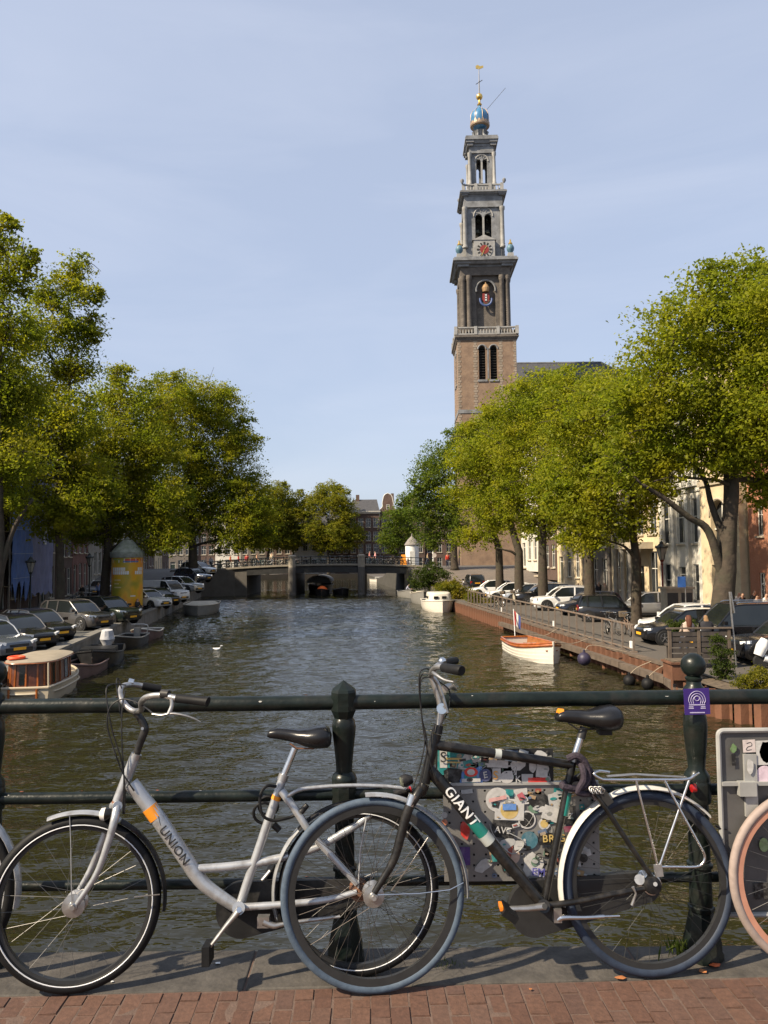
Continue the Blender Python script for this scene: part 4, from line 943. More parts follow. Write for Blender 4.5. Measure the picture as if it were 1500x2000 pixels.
# ------------------------------------------------------------------ plain bicycles (picture edges, far bridge, quays)
def plain_bike(name, label, loc, rz, frame_m, tyre_m=rubber, rim_m=None, R=.345, group=None, lod=0, lean=0., fend=None, wall=None, basket=False, bare=False):
    """rear axle at x = 0, front axle at x = 1.07"""
    b_ = thing(name, label, 'bicycle', (0, 0, 0), 0, group)
    seg, sp = (64, 32) if lod == 0 else (20, 10)
    t_, u_, n_ = V(1, 0, 0), V(0, 0, 1), V(0, -1, 0); n_r = 10 if lod == 0 else 5
    def tb(nm, pts, r, m): return MB().tube(pts, r, n_r).build(nm, m, b_)
    for x in (0, 1.07): wheel(b_, V(x, 0, R), R, t_, u_, n_, tyre_m, rim_m or alu, (.017 if bare is True else .021) if lod == 0 else .024, sp, None, seg=seg, wall=wall, rim_h=(.026 if bare is True else .016) if lod == 0 else .02)
    bb, sh, hb, ht = V(.46, 0, .29), V(.29, 0, .80), V(.93, 0, .70), V(.87, 0, .92)
    k = 1 if lod == 0 else 1.5
    tb('down_tube', [hb, bb], .017 * k, frame_m); tb('top_tube', [ht - V(0, 0, .1), sh - V(0, 0, .1)], .014 * k, frame_m); tb('seat_tube', [bb, sh], .015 * k, frame_m); tb('head_tube', [hb, ht], .018 * k, frame_m)
    for s_ in (1, -1):
        tb('fork_blade', [hb, V(1.0, .045 * s_, .55), V(1.07, .045 * s_, R)], .011 * k, frame_m); tb('chain_stay', [bb, V(0, .05 * s_, R)], .010 * k, frame_m); tb('seat_stay', [sh, V(0, .05 * s_, R)], .009 * k, frame_m)
    tb('seat_post', [sh, sh + V(-.04, 0, .14)], .013, chrome); saddle(b_, sh + V(.12, 0, .17), sh + V(-.15, 0, .18), u_, n_, vinyl)
    tb('stem', [ht, ht + V(-.03, 0, .14)], .013 * k, chrome); tb('handlebar', [ht + V(-.2, .28, .15), ht + V(-.05, .2, .16), ht + V(-.03, 0, .14), ht + V(-.05, -.2, .16), ht + V(-.2, -.28, .15)], .011 * k, chrome)
    for x in (() if bare is True else (0, 1.07)): fender(b_, V(x, 0, R), R + .012, t_, u_, n_, 190 if x == 0 else 120, 30 if x == 0 else -5, fend or frame_m, seg=20 if lod == 0 else 8)
    if not bare: tb('rack', [V(.2, 0, .72), V(-.32, 0, .74)], .012, chrome)
    tb('crank', [bb + V(0, -.06, 0), bb + V(.12, -.07, -.12)], .009 * k, alu)
    if basket: MB().box((1.12, 0, 1.0), (.30, .36, .26)).build('basket', mat('wicker_basket', (.12, .09, .06), .9, var=.4, scale=60), b_)
    b_.location = loc; b_.rotation_euler = (lean, 0, rz)
    return b_
c = at_z(1614, 1905, DZ)
peach = mat('peach_rim', (.42, .205, .14), .45, var=.08, scale=20, coat=.2); cream_t = mat('cream_tyre_wall', (.27, .215, .19), .65, var=.12, scale=40); browny = mat('dark_tread', (.05, .035, .028), .8, var=.3, scale=40)
plain_bike('pale_bicycle', 'bicycle with cream tyres and peach coloured rims cut by the picture edge', (c.x, c.y, DZ), 0.0, mat('white_frame', (.6, .6, .58), .35, var=.05), cream_t, peach, .348, lean=rad(-5), bare=True)
c = at_z(-168, 1938, DZ)
plain_bike('grey_bicycle', 'grey bicycle at the left picture edge showing only its rear fender and tyre', (c.x, c.y + .06, DZ), math.pi, silver, rubber, silver, .335, lean=rad(5), bare='rack')

# ================================================================== foliage
bark = mat('elm_bark', (.050, .038, .027), .9, var=.35, scale=3, bump=.03, bscale=9, stain=(.05, .055, .03), stain_amt=.5, stain_scale=1.2)
leaf_l = leaf_mat('leaves_left_row', (0.099, 0.132, 0.0132), (0.231, 0.253, 0.0242), (0.374, 0.3135, 0.0242), .32)
leaf_r = leaf_mat('leaves_right_row', (0.121, 0.1595, 0.0132), (0.264, 0.2915, 0.0242), (0.385, 0.3465, 0.0264), .34)  # same elms as the left row; sunlit yellow-green put into the colour
leaf_d = leaf_mat('leaves_dark', (0.0605, 0.1045, 0.0198), (0.143, 0.198, 0.033), (0.231, 0.242, 0.033), .25)
leaf_y = leaf_mat('leaves_yellow', (.10, .12, .015), (.23, .21, .025), (.33, .25, .025), .4)
leaf_g = leaf_mat('leaves_far', (0.0935, 0.121, 0.0165), (0.22, 0.22, 0.0275), (0.33, 0.275, 0.0275), .35)
leaf_s = leaf_mat('leaves_shrub', (.028, .05, .012), (.08, .11, .024), (.14, .15, .035), .25)

def quads_mesh(name, C, D, S, N, Ln, Wd, m):
    """many separate folded leaves: centre, direction, side, normal"""
    n = len(C); f = (.22 * Wd)[:, None] * N
    v = np.empty((n, 4, 3), np.float32)
    v[:, 0] = C - D * (Ln * .5)[:, None]; v[:, 2] = C + D * (Ln * .5)[:, None]
    v[:, 1] = C + S * (Wd * .5)[:, None] + f - D * (Ln * .06)[:, None]; v[:, 3] = C - S * (Wd * .5)[:, None] + f - D * (Ln * .06)[:, None]
    me = bpy.data.meshes.new(name)
    me.vertices.add(n * 4); me.vertices.foreach_set('co', v.reshape(-1))
    me.loops.add(n * 4); me.loops.foreach_set('vertex_index', np.arange(n * 4, dtype=np.int32))
    me.polygons.add(n); me.polygons.foreach_set('loop_start', np.arange(0, n * 4, 4, dtype=np.int32))
    try: me.polygons.foreach_set('loop_total', np.full(n, 4, dtype=np.int32))
    except Exception: pass
    me.update(calc_edges=True); me.materials.append(m); me.validate()
    return me
def leaf_cloud(name, lobes, size, dens, m, rng, sig=None, up=.7, aspect=.55, droop=.35):
    """lobes: (centre, (rx, ry, rz)); leaves gathered in sprays, sprays spread through each lobe, thicker towards its surface"""
    Cs = []
    for c, r in lobes:
        vis = math.pi * r[0] * r[2]; n = int(dens * vis / (size * size * aspect * .5))
        per = 26; k = max(6, n // per)
        d = rng.normal(size=(k, 3)); d /= np.linalg.norm(d, axis=1)[:, None]
        rr = rng.random(k) ** .42 * (1 + .10 * rng.normal(size=k))
        cc = np.array(c) + d * rr[:, None] * np.array(r)
        s_ = sig or min(.62, .30 * min(r) + .10)
        ax = rng.normal(size=(k, 3)) * (1, 1, .25); ax += d * .8 * (1, 1, .3); ax /= np.linalg.norm(ax, axis=1)[:, None]
        t = np.clip(rng.normal(size=(k, per)), -1.5, 1.5) * s_ * 1.25
        P = cc[:, None, :] + ax[:, None, :] * t[:, :, None] + np.clip(rng.normal(size=(k, per, 3)), -1.8, 1.8) * s_ * np.array((.42, .42, .26))
        P[:, :, 2] -= droop * np.abs(t) * .5
        Cs.append(P.reshape(-1, 3))
    C = np.concatenate(Cs); n = len(C)
    N = rng.normal(size=(n, 3)) * (.75, .75, .5) + (0, 0, up); N /= np.linalg.norm(N, axis=1)[:, None]
    D = rng.normal(size=(n, 3)) - (0, 0, droop); D -= N * (D * N).sum(1)[:, None]; D /= np.linalg.norm(D, axis=1)[:, None] + 1e-9
    S = np.cross(N, D)
    Ln = size * rng.uniform(.55, 1.45, n); Wd = Ln * aspect * rng.uniform(.8, 1.2, n)
    return quads_mesh(name, C, D, S, N, Ln, Wd, m)

def tree(label, px, Y, lobes_px, m, trunk_r=.34, fork=4.2, lean=(0, 0), seed=1, dens=3.0, group=None, depth=.85, name='elm_tree', limbs=None, base_z=None, size=None, sig=None, grow=1.1):
    rng = np.random.default_rng(seed); rnd = random.Random(seed)
    z0 = zs(Y) if base_z is None else base_z
    X = CAM.x + (ray(px, 1100).x / ray(px, 1100).y) * Y
    o = thing(name, label, 'tree', (X, Y, z0), 0, group)
    k = Y / FPX; lobes = []
    for q in lobes_px:
        lx, ly, lr = q[0], q[1], q[2] * grow
        dy = q[3] if len(q) > 3 else rnd.uniform(-.6, .6) * lr * k * 1.2
        c = at_y(lx, ly, Y + dy) - o.location
        lobes.append(((c.x, c.y, c.z), (lr * k * rnd.uniform(.95, 1.1), lr * k * depth * 1.15, lr * k * rnd.uniform(.85, 1.0))))
    big = list(lobes)
    for c, r in big:                       # smaller clumps break the outline
        for _ in range(4):
            d = V(rnd.gauss(0, 1), rnd.gauss(0, 1), rnd.gauss(.1, .8)).normalized()
            lobes.append(((c[0] + d.x * r[0] * .95, c[1] + d.y * r[1] * .95, c[2] + d.z * r[2] * .95), tuple(q * rnd.uniform(.25, .42) for q in r)))
    size = size or (.125 + .00115 * Y)
    me = leaf_cloud('crown', lobes, size, dens, m, rng, sig=sig)
    obj('crown', me, o)
    # trunk and limbs
    mb = MB(); fx = V(lean[0], lean[1], fork)
    path = bez([V(0, 0, -.1), V(lean[0] * .3 + rnd.uniform(-.08, .08), lean[1] * .3, fork * .45), fx], 5)
    hi_ = V(*max(big, key=lambda q: q[0][2] - abs(q[0][0]) * .6)[0]); hi_ = fx.lerp(hi_, .7); lead = bez([fx, fx.lerp(hi_, .3) + V(rnd.uniform(-.3, .3), rnd.uniform(-.3, .3), .2), fx.lerp(hi_, .65) + V(rnd.uniform(-.4, .4), rnd.uniform(-.3, .3), 0), hi_], 5)[1:]
    full = path + lead; rl_ = list(np.interp(np.linspace(0, 1, len(path)), [0, .15, .6, 1], [trunk_r * 1.45, trunk_r * 1.12, trunk_r, trunk_r * .9])) + list(np.linspace(trunk_r * .82, .035, len(lead)))
    mb.tube(full, rl_, 12)
    mb.build('trunk', bark, o, sharp=None)
    mb = MB(); nodes = [(p_, trunk_r * .8) for p_ in path[-2:]] + [(p_, q_) for p_, q_ in zip(lead, rl_[-len(lead):])][:-3]
    for q in (limbs or []):                # limbs the photograph shows bare
        kp = [at_y(a, b, Y + d) - o.location for a, b, d in q[0]]; kp[0] = min(full + [n_[0] for n_ in nodes], key=lambda w: (w - kp[0]).length); pts = bez(kp, 5); rs = list(np.linspace(q[1], q[2], len(pts))); mb.tube(pts, rs, 9); nodes += list(zip(pts, rs))[3:]
    for i, (c, r) in enumerate(sorted(big, key=lambda q: (V(*q[0]) - fx).length)):
        C_ = V(*c); st, r0 = min(nodes, key=lambda q: (q[0] - C_).length * (1 if q[0].z < C_.z + .3 else 2.2) + (.8 if q[1] < .05 else 0))
        rr = max(.045, min(r0 * .72, trunk_r * .45)); d = C_ - st
        mid = st.lerp(C_, .5) + V(rnd.uniform(-.12, .12) * d.length, rnd.uniform(-.12, .12) * d.length, rnd.uniform(-.02, .16) * d.length)
        pts = bez([st, mid, C_, C_ + V(d.x * .2, d.y * .2, abs(d.z) * .25 + .2)], 4); rs = list(np.linspace(rr, .03, len(pts)))
        mb.tube(pts, rs, 7); nodes += list(zip(pts, rs))[2:-2]
        for j in range(6):
            a = pts[rnd.randint(2, len(pts) - 2)]
            e = C_ + V(rnd.gauss(0, .6) * r[0], rnd.gauss(0, .6) * r[1], rnd.gauss(0, .5) * r[2])
            mb.tube(bez([a, a.lerp(e, .5) + V(rnd.uniform(-.2, .2), rnd.uniform(-.2, .2), rnd.uniform(0, .3)), e], 3), [.045, .026, .012], 5)
    tag(mb.build('limb', bark, o, sharp=None), kind='stuff')
    return o

RG_ = 'elms along the right quay'; LG_ = 'elms along the left quay'
tree('big elm with forked trunk beside the parked black van', 1408, 33, [(1450, 555, 62), (1385, 590, 62), (1318, 655, 72), (1460, 670, 95), (1545, 610, 110), (1290, 745, 68), (1380, 770, 95), (1490, 810, 95), (1590, 760, 120), (1282, 850, 66), (1370, 880, 58), (1262, 925, 46), (1500, 945, 46), (1550, 880, 90), (1450, 850, 66), (1205, 900, 40), (1230, 800, 50)], leaf_r, .46, 3.3, (.22, 0), 11, group=RG_,
     limbs=[([(1412, 1140, 0), (1425, 1020, 0), (1432, 950, 0), (1430, 860, .4), (1440, 740, .6)], .38, .12), ([(1411, 1140, 0), (1385, 1040, -.2), (1345, 1010, -.4), (1300, 975, -.6), (1252, 945, -.8)], .20, .07), ([(1416, 1060, 0), (1402, 1020, .3), (1388, 980, .5), (1378, 940, .7), (1355, 900, .9), (1330, 840, 1)], .17, .06), ([(1432, 955, 0), (1400, 938, -.2), (1365, 935, -.3), (1310, 933, -.4), (1270, 942, -.5)], .09, .03), ([(1345, 1010, -.4), (1310, 985, .1), (1280, 952, .3)], .10, .05)])
tree('elm with ivy dark trunk right of the street lamp bank', 1240, 41.8, [(1195, 770, 60), (1150, 830, 66), (1235, 830, 66), (1125, 915, 56), (1205, 915, 66), (1275, 955, 46), (1160, 995, 50), (1235, 1020, 40), (1135, 1050, 34), (1110, 985, 36), (1290, 880, 40)], leaf_r, .27, 3.6, (.1, 0), 12, group=RG_,
     limbs=[([(1240, 1090, 0), (1225, 1072, -.2), (1212, 1064, -.4), (1190, 1058, -.5)], .10, .04)])
tree('elm rising between the white hatchback and small black car', 1150, 48.5, [(1135, 765, 50), (1085, 795, 52), (1110, 870, 52), (1165, 1040, 30), (1120, 985, 42), (1080, 930, 40), (1170, 800, 40)], leaf_r, .33, 4.2, (0, 0), 13, group=RG_)
tree('elm whose trunk stands behind the white estate car', 1060, 57.9, [(1055, 768, 46), (1005, 800, 52), (1070, 838, 52), (1012, 895, 52), (1062, 955, 48), (1092, 1010, 34), (1040, 1022, 34), (1000, 960, 40)], leaf_r, .36, 4.0, (0, 0), 14, group=RG_)
tree('elm with a low side branch behind silver cars', 1014, 64, [(965, 840, 46), (932, 885, 44), (985, 925, 48), (952, 985, 42), (1000, 1005, 34), (1020, 850, 40)], leaf_r, .38, 4.2, (0, 0), 15, group=RG_,
     limbs=[([(1014, 1090, 0), (1000, 1078, -.2), (985, 1074, -.3), (970, 1070, -.4)], .13, .05)])
tree('elm at the end of the fenced quay beside white cars', 975, 70.9, [(925, 862, 32), (908, 900, 32), (928, 975, 36), (950, 1035, 30), (912, 840, 18), (890, 960, 26), (905, 1050, 24), (945, 920, 30)], leaf_r, .36, 4.4, (0, 0), 16, group=RG_)
tree('dark green elm in front of the church tower foot', 888, 91, [(862, 900, 38), (835, 930, 30), (855, 980, 42), (822, 1000, 26), (885, 1020, 34), (842, 1045, 26), (893, 850, 20), (815, 960, 18)], leaf_d, .40, 4.0, (0, 0), 17, group=RG_)
tree('small dark tree behind the white round kiosk', 776, 121, [(776, 1008, 26), (792, 975, 16), (800, 1040, 22), (762, 1045, 20), (772, 1060, 20), (790, 1015, 22)], leaf_d, .28, 3.0, (0, 0), 18, name='street_tree')
tree('yellow green tree standing behind the middle of the far bridge', 642, 170.5, [(640, 965, 24), (618, 990, 24), (672, 1000, 24), (610, 1035, 22), (650, 1045, 26), (690, 1040, 18), (660, 978, 22), (630, 1060, 18), (675, 1055, 20)], leaf_g, .36, 3.4, (0, 0), 19, dens=4.2, grow=1.2, name='street_tree')
tree('olive green tree beside the left end of the far bridge', 575, 171, [(572, 985, 24), (552, 1025, 26), (582, 1045, 20), (590, 1005, 15), (540, 1050, 20), (568, 1058, 16)], leaf_g, .32, 3.0, (0, 0), 20, dens=4.2, grow=1.2, name='street_tree')
tree('green street tree tucked behind the ramp railing at the bridge', 522, 170, [(520, 985, 28), (540, 960, 20), (500, 1015, 28), (535, 1020, 28), (515, 1050, 24), (550, 1050, 22), (490, 1050, 20), (560, 1000, 20)], leaf_g, .34, 3.0, (0, 0), 25, name='street_tree', dens=4.2, grow=1.15)
tree('broad rounded elm leaning over the left end of the bridge', 376, 86, [(372, 785, 50), (430, 802, 46), (322, 790, 44), (462, 868, 38), (400, 880, 62), (330, 880, 54), (482, 935, 32), (430, 955, 52), (360, 965, 52), (512, 985, 28), (470, 1025, 34), (402, 1010, 34), (522, 1035, 20), (300, 850, 36), (440, 1050, 26), (500, 1050, 22), (300, 1000, 40), (340, 1040, 30), (470, 975, 40)], leaf_l, .52, 3.6, (0, 0), 21, group=LG_, grow=1.25,
     limbs=[([(376, 1070, 0), (400, 1060, -.3), (440, 1050, -.5), (462, 1034, -.6)], .18, .06), ([(376, 1060, 0), (392, 1030, .2), (415, 1010, .3)], .2, .06)])
tree('elm with dark trunk directly beside the yellow advertising column', 206, 60, [(230, 728, 22), (212, 780, 38), (262, 790, 42), (190, 860, 52), (272, 865, 52), (230, 945, 62), (302, 955, 40), (182, 975, 46), (262, 1020, 42), (318, 1020, 26), (310, 880, 34), (200, 1030, 30), (345, 1055, 22), (150, 1040, 26), (330, 970, 30), (300, 1065, 18)], leaf_l, .36, 4.6, (.2, 0), 22, group=LG_, grow=1.28)
tree('tall elm with slim trunk in front of the grey car', 118, 48.8, [(150, 518, 24), (165, 575, 26), (172, 640, 28), (134, 560, 32), (95, 585, 32), (132, 645, 44), (70, 665, 42), (150, 715, 34), (92, 755, 62), (62, 845, 60), (142, 815, 54), (112, 915, 62), (182, 925, 42), (60, 975, 50), (142, 990, 44), (102, 1020, 30), (210, 950, 26)], leaf_l, .25, 5.5, (-.1, 0), 23, group=LG_, grow=1.15)
tree('leaning elm cut by the left picture edge before blue sheeting', -18, 40, [(6, 440, 20), (2, 485, 32), (45, 500, 20), (22, 535, 38), (-40, 560, 55), (18, 635, 48), (-32, 700, 64), (30, 760, 52), (-20, 845, 72), (40, 895, 50), (-14, 955, 52), (42, 985, 24), (-80, 800, 90)], leaf_l, .26, 3.6, (.5, 0), 24, group=LG_, grow=1.15,
     limbs=[([(-10, 1180, 0), (6, 1100, 0), (24, 1040, 0), (46, 1000, 0), (64, 975, .2)], .17, .08), ([(2, 1120, 0), (0, 1050, 0), (-6, 980, 0)], .12, .06)])

# waterside shrubs and weeds on the right quay
def shrub(label, lobes_px, Y, m, seed, name='shrub', dens=2.6, size=None, up=.5, cat='shrub', sig=.2, base=None, group=None):
    rng = np.random.default_rng(seed); rnd = random.Random(seed); k = Y / FPX
    bx = sum(q[0] for q in lobes_px) / len(lobes_px)
    b_ = at_y(bx, 1200, Y); o = thing(name, label, cat, (b_.x, Y, zs(Y) if base is None else base), 0, group)
    lobes = []
    for q in lobes_px:
        c = at_y(q[0], q[1], Y + (q[3] if len(q) > 3 else 0)) - o.location; r = q[2] * k
        lobes.append(((c.x, c.y, c.z), (r, r * .9, r * .9)))
        for _ in range(3):
            d = V(rnd.gauss(0, 1), rnd.gauss(0, 1), abs(rnd.gauss(0, 1))).normalized() * r * .9
            lobes.append(((c.x + d.x, c.y + d.y, c.z + d.z), (r * .4,) * 3))
    obj('foliage', leaf_cloud('foliage', lobes, size or (.09 + .001 * Y), dens, m, rng, sig=sig, up=up), o)
    mb = MB()
    for c, r in lobes[::2]:
        mb.tube(bez([V(rnd.uniform(-.1, .1), rnd.uniform(-.1, .1), -.05), V(c[0] * .5, c[1] * .5, c[2] * .6), V(*c)], 3), [.02, .014, .006], 5)
    mb.build('stem', bark, o)
    return o
shrub('big dark shrub overhanging the water by the far bridge', [(838, 1118, 20), (820, 1130, 18), (858, 1128, 18), (845, 1140, 20), (812, 1145, 12)], 80, leaf_s, 31, sig=.3, base=zs(80) * .4)
shrub('loose green shrub sprawling above the white cabin boat', [(878, 1145, 16), (895, 1155, 16), (862, 1152, 14), (910, 1162, 12), (890, 1165, 12)], 70, leaf_y, 32, sig=.3)
shrub('pale flowering weeds trailing over the rusty wall top', [(920, 1168, 12), (938, 1174, 10), (955, 1178, 9), (965, 1184, 6)], 64, leaf_y, 33, sig=.2, size=.12)

# ================================================================== houses
glass_m = mat('window_glass', (.030, .034, .038), .06, var=.5, scale=.8, spec=.7)
frame_w = mat('white_window_frame', (.62, .60, .54), .5, var=.08, scale=6)
frame_d = mat('dark_window_frame', (.03, .04, .035), .4, var=.2, scale=6)
stone_t = mat('sandstone_trim', (.42, .36, .27), .8, var=.15, scale=3, bump=.005, bscale=25, stain=(.25, .2, .15), stain_amt=.4)
door_g = mat('dark_green_door', (.012, .022, .016), .3, var=.2, scale=5, coat=.3)
slate = mat('slate_roof', (.055, .055, .06), .7, var=.25, scale=3, bump=.02, bscale=14)
rooft = mat('red_tile_roof', (.17, .075, .05), .8, var=.3, scale=2.5, bump=.03, bscale=9)
WM = {}
def window_meshes(w, h, fm, arch=False, bars=(1, 1)):
    key = (round(w, 2), round(h, 2), fm.name, arch, bars)
    if key in WM: return WM[key]
    mb = MB(); f = .075
    x0, x1 = -w / 2, w / 2
    mb.bbox((x0, 0, 0), (x0 + f, .06, h)); mb.bbox((x1 - f, 0, 0), (x1, .06, h)); mb.bbox((x0 + f, 0, h - f), (x1 - f, .06, h)); mb.bbox((x0 + f, 0, 0), (x1 - f, .06, f))
    for i in range(1, bars[0] + 1): x = x0 + w * i / (bars[0] + 1); mb.bbox((x - .022, .01, f), (x + .022, .05, h - f))
    for i in range(1, bars[1] + 1): z = h * i / (bars[1] + 1) + (.1 * h if bars[1] == 1 else 0); mb.bbox((x0 + f, -.005, z - .03), (x1 - f, .045, z + .03))
    fr = mb.mesh('window', fm)
    pn = MB().bbox((x0 + f, .032, f), (x1 - f, .04, h - f)).mesh('pane', glass_m)
    sl = MB().bbox((x0 - .08, -.22, -.12), (x1 + .08, .0, -.003)).mesh('sill', stone_t)
    WM[key] = (fr, pn, sl); return WM[key]
def add_window(root, x, z, w, h, fm, bars=(1, 1), y=.10, sill=True):
    fr, pn, sl = window_meshes(w, h, fm, False, bars)
    o = share('window', fr, root, (x, y, z)); share('pane', pn, o)
    if sill: share('sill', sl, o)
    return o
def house(label, p0, rz, w, h, wall_m, floors=((1.0, 2.4), (4.2, 2.2), (7.4, 2.0), (10.4, 1.7)), bays=3, ww=1.15, fm=None, top='cornice', trim=None, depth=10, door=0, name='canal_house', roof_m=None, group=None, bars=(1, 1), plinth=None, gh=2.6, z0=None):
    fm = fm or frame_w; trim = trim or stone_t; roof_m = roof_m or slate
    base = zs(p0[1]) if z0 is None else z0
    o = thing(name, label, 'house', (p0[0], p0[1], base), rz, group)
    xs = [w * (i + .5) / bays for i in range(bays)]; ops = []; wins = []
    for fi, (z, hh) in enumerate(floors):
        for i, x in enumerate(xs):
            if fi == 0 and i == door:
                ops.append((x - .6, x + .6, .3, 3.0, False)); continue
            ops.append((x - ww / 2, x + ww / 2, z, z + hh, False)); wins.append((x, z, ww, hh))
    mb = MB(); wall_with_openings(mb, 0, w, -.3, h, ops, 0, .35)
    mb.bbox((.02, .352, -.3), (.37, depth, h)); mb.bbox((w - .37, .352, -.3), (w - .02, depth, h)); mb.bbox((.372, depth - .3, -.3), (w - .372, depth, h)); mb.bbox((.375, .6, -.2), (w - .375, .9, h - .05))
    mb.build('wall', wall_m, o, sharp=0)
    for x, z, a, b in wins: add_window(o, x, z, a, b, fm, bars)
    x = xs[door]; d = MB().bbox((x - .52, .16, .3), (x + .52, .22, 2.45)).build('door', door_g, o)
    MB().bbox((x - .5, .17, 2.52), (x + .5, .19, 2.95)).build('fanlight', glass_m, d); MB().bbox((x - .6, .12, .3), (x - .523, .25, 3.0)).bbox((x + .523, .12, .3), (x + .6, .25, 3.0)).bbox((x - .522, .12, 2.452), (x + .522, .25, 2.515)).build('door_frame', fm, o)
    for k in range(2): MB().bbox((x - .9, -.35 - .3 * (1 - k), -.05), (x + .9, -.003 - k * 0, .1 + .1 * k - .002 * k)).build('step', trim, o) if k == 0 else None
    if plinth: MB().bbox((-.03, -.05, -.3), (xs[door] - .62, -.003, .85)).bbox((xs[door] + .62, -.05, -.3), (w + .03, -.003, .85)).build('plinth', plinth, o)
    if top == 'cornice':
        MB().bbox((-.1, -.12, h), (w + .1, .3, h + .25)).bbox((-.2, -.4, h + .252), (w + .2, .32, h + .45)).bbox((-.26, -.5, h + .452), (w + .26, .34, h + .6)).build('cornice', fm, o)
        r_ = MB(); r_.add([(-.1, .35, h + .4), (w + .1, .35, h + .4), (w + .1, depth, h + .4), (-.1, depth, h + .4), (.6, depth * .45, h + gh + 1), (w - .6, depth * .45, h + gh + 1)], [(0, 1, 5, 4), (1, 2, 5), (2, 3, 4, 5), (3, 0, 4), (0, 3, 2, 1)]); rf = r_.build('roof', roof_m, o)
        MB().bbox((w * .2, depth * .4, h + gh), (w * .2 + .8, depth * .4 + .6, h + gh + 2.1)).build('chimney', wall_m, rf)
    else:
        c = w / 2
        if top == 'neck': pr = [(0, 0), (w, 0), (w - .3, .5), (w - 1.1, 1.0), (c + 1.15, 1.3), (c + 1.1, gh), (c + .9, gh + .15), (c, gh + .8)]
        elif top == 'bell': pr = [(0, 0), (w, 0), (w - .15, .5), (w - .7, 1.1), (c + 1.3, 1.9), (c + 1.0, gh), (c + .7, gh + .5), (c, gh + .8)]
        elif top == 'step': pr = [(0, 0), (w, 0), (w, .8), (w * .83, .8), (w * .83, 1.6), (w * .68, 1.6), (w * .68, 2.4), (w * .57, 2.4), (w * .57, 3.2), (c, 3.2)]
        else: pr = [(0, 0), (w, 0), (c + .5, gh), (c, gh + .3)]
        pr = pr + [(w - a, b) for a, b in reversed(pr[2:-1])]
        g = MB().prism([(a, 0, h + b + .003) for a, b in pr], (0, .35, 0)).build('gable', wall_m, o)
        MB().tube([(a, .05, h + b + .04) for a, b in pr[1:]] + [(0, .05, h + .04)], .11, 6).build('gable_coping', trim, g)
        add_window(o, c, h + .5, .8, 1.1, fm, (1, 1), y=-.065, sill=False)
        r_ = MB(); r_.add([(0, .36, h), (w, .36, h), (w, depth, h), (0, depth, h), (c, .36, h + gh), (c, depth, h + gh)], [(0, 4, 5, 3), (1, 2, 5, 4), (2, 3, 5), (0, 1, 4), (0, 3, 2, 1)]); rf = r_.build('roof', roof_m, o)
        MB().bbox((w * .7, depth * .5, h + gh * .4), (w * .7 + .7, depth * .5 + .6, h + gh + 1.2)).build('chimney', wall_m, rf)
    return o
red_b = masonry('red_brick', (.36, .125, .06), (.42, .16, .08), (.32, .25, .2), 4.4, stain=(.28, .10, .055), stain_amt=.4)
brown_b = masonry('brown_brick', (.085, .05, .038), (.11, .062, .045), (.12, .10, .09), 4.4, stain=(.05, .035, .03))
grey_b = masonry('grey_brown_brick', (.125, .105, .09), (.15, .125, .105), (.15, .14, .125), 4.4, stain=(.08, .07, .06))
cream_p = mat('cream_plaster', (.58, .47, .31), .8, var=.1, scale=1.2, bump=.003, bscale=20, stain=(.40, .32, .22), stain_amt=.5)
white_p = mat('white_stone', (.60, .57, .50), .7, var=.12, scale=1.5, bump=.004, bscale=20, stain=(.36, .33, .28), stain_amt=.5)
grey_p = mat('grey_stone', (.30, .28, .25), .8, var=.15, scale=1.2, bump=.004, bscale=20, stain=(.17, .155, .14), stain_amt=.5)
dark_p = mat('dark_plinth', (.055, .055, .055), .7, var=.2, scale=2)

# right bank, from the picture edge towards the tower; the row faces the canal
RFD = 13.0
def right_house(y_near, w, label, *a, **k):
    y1 = y_near + w * math.cos(math.atan(.104)); rz = math.atan2(-1, .104)
    return house(label, (XR(y1) + RFD, y1), rz, w, *a, **k)
F5 = ((1.0, 2.5), (4.5, 2.4), (7.9, 2.2), (11.2, 1.9))
right_house(27.5, 10.3, 'sandy plastered house at the picture edge behind the van', 14.0, cream_p, F5, 4, 1.2)
hb_ = right_house(38.0, 7.0, 'orange red brick house with narrow windows at the picture edge', 14.5, red_b, ((1.2, 1.6), (4.9, 2.0), (7.9, 2.2), (11.2, 1.9)), 3, .62, trim=stone_t, door=1)
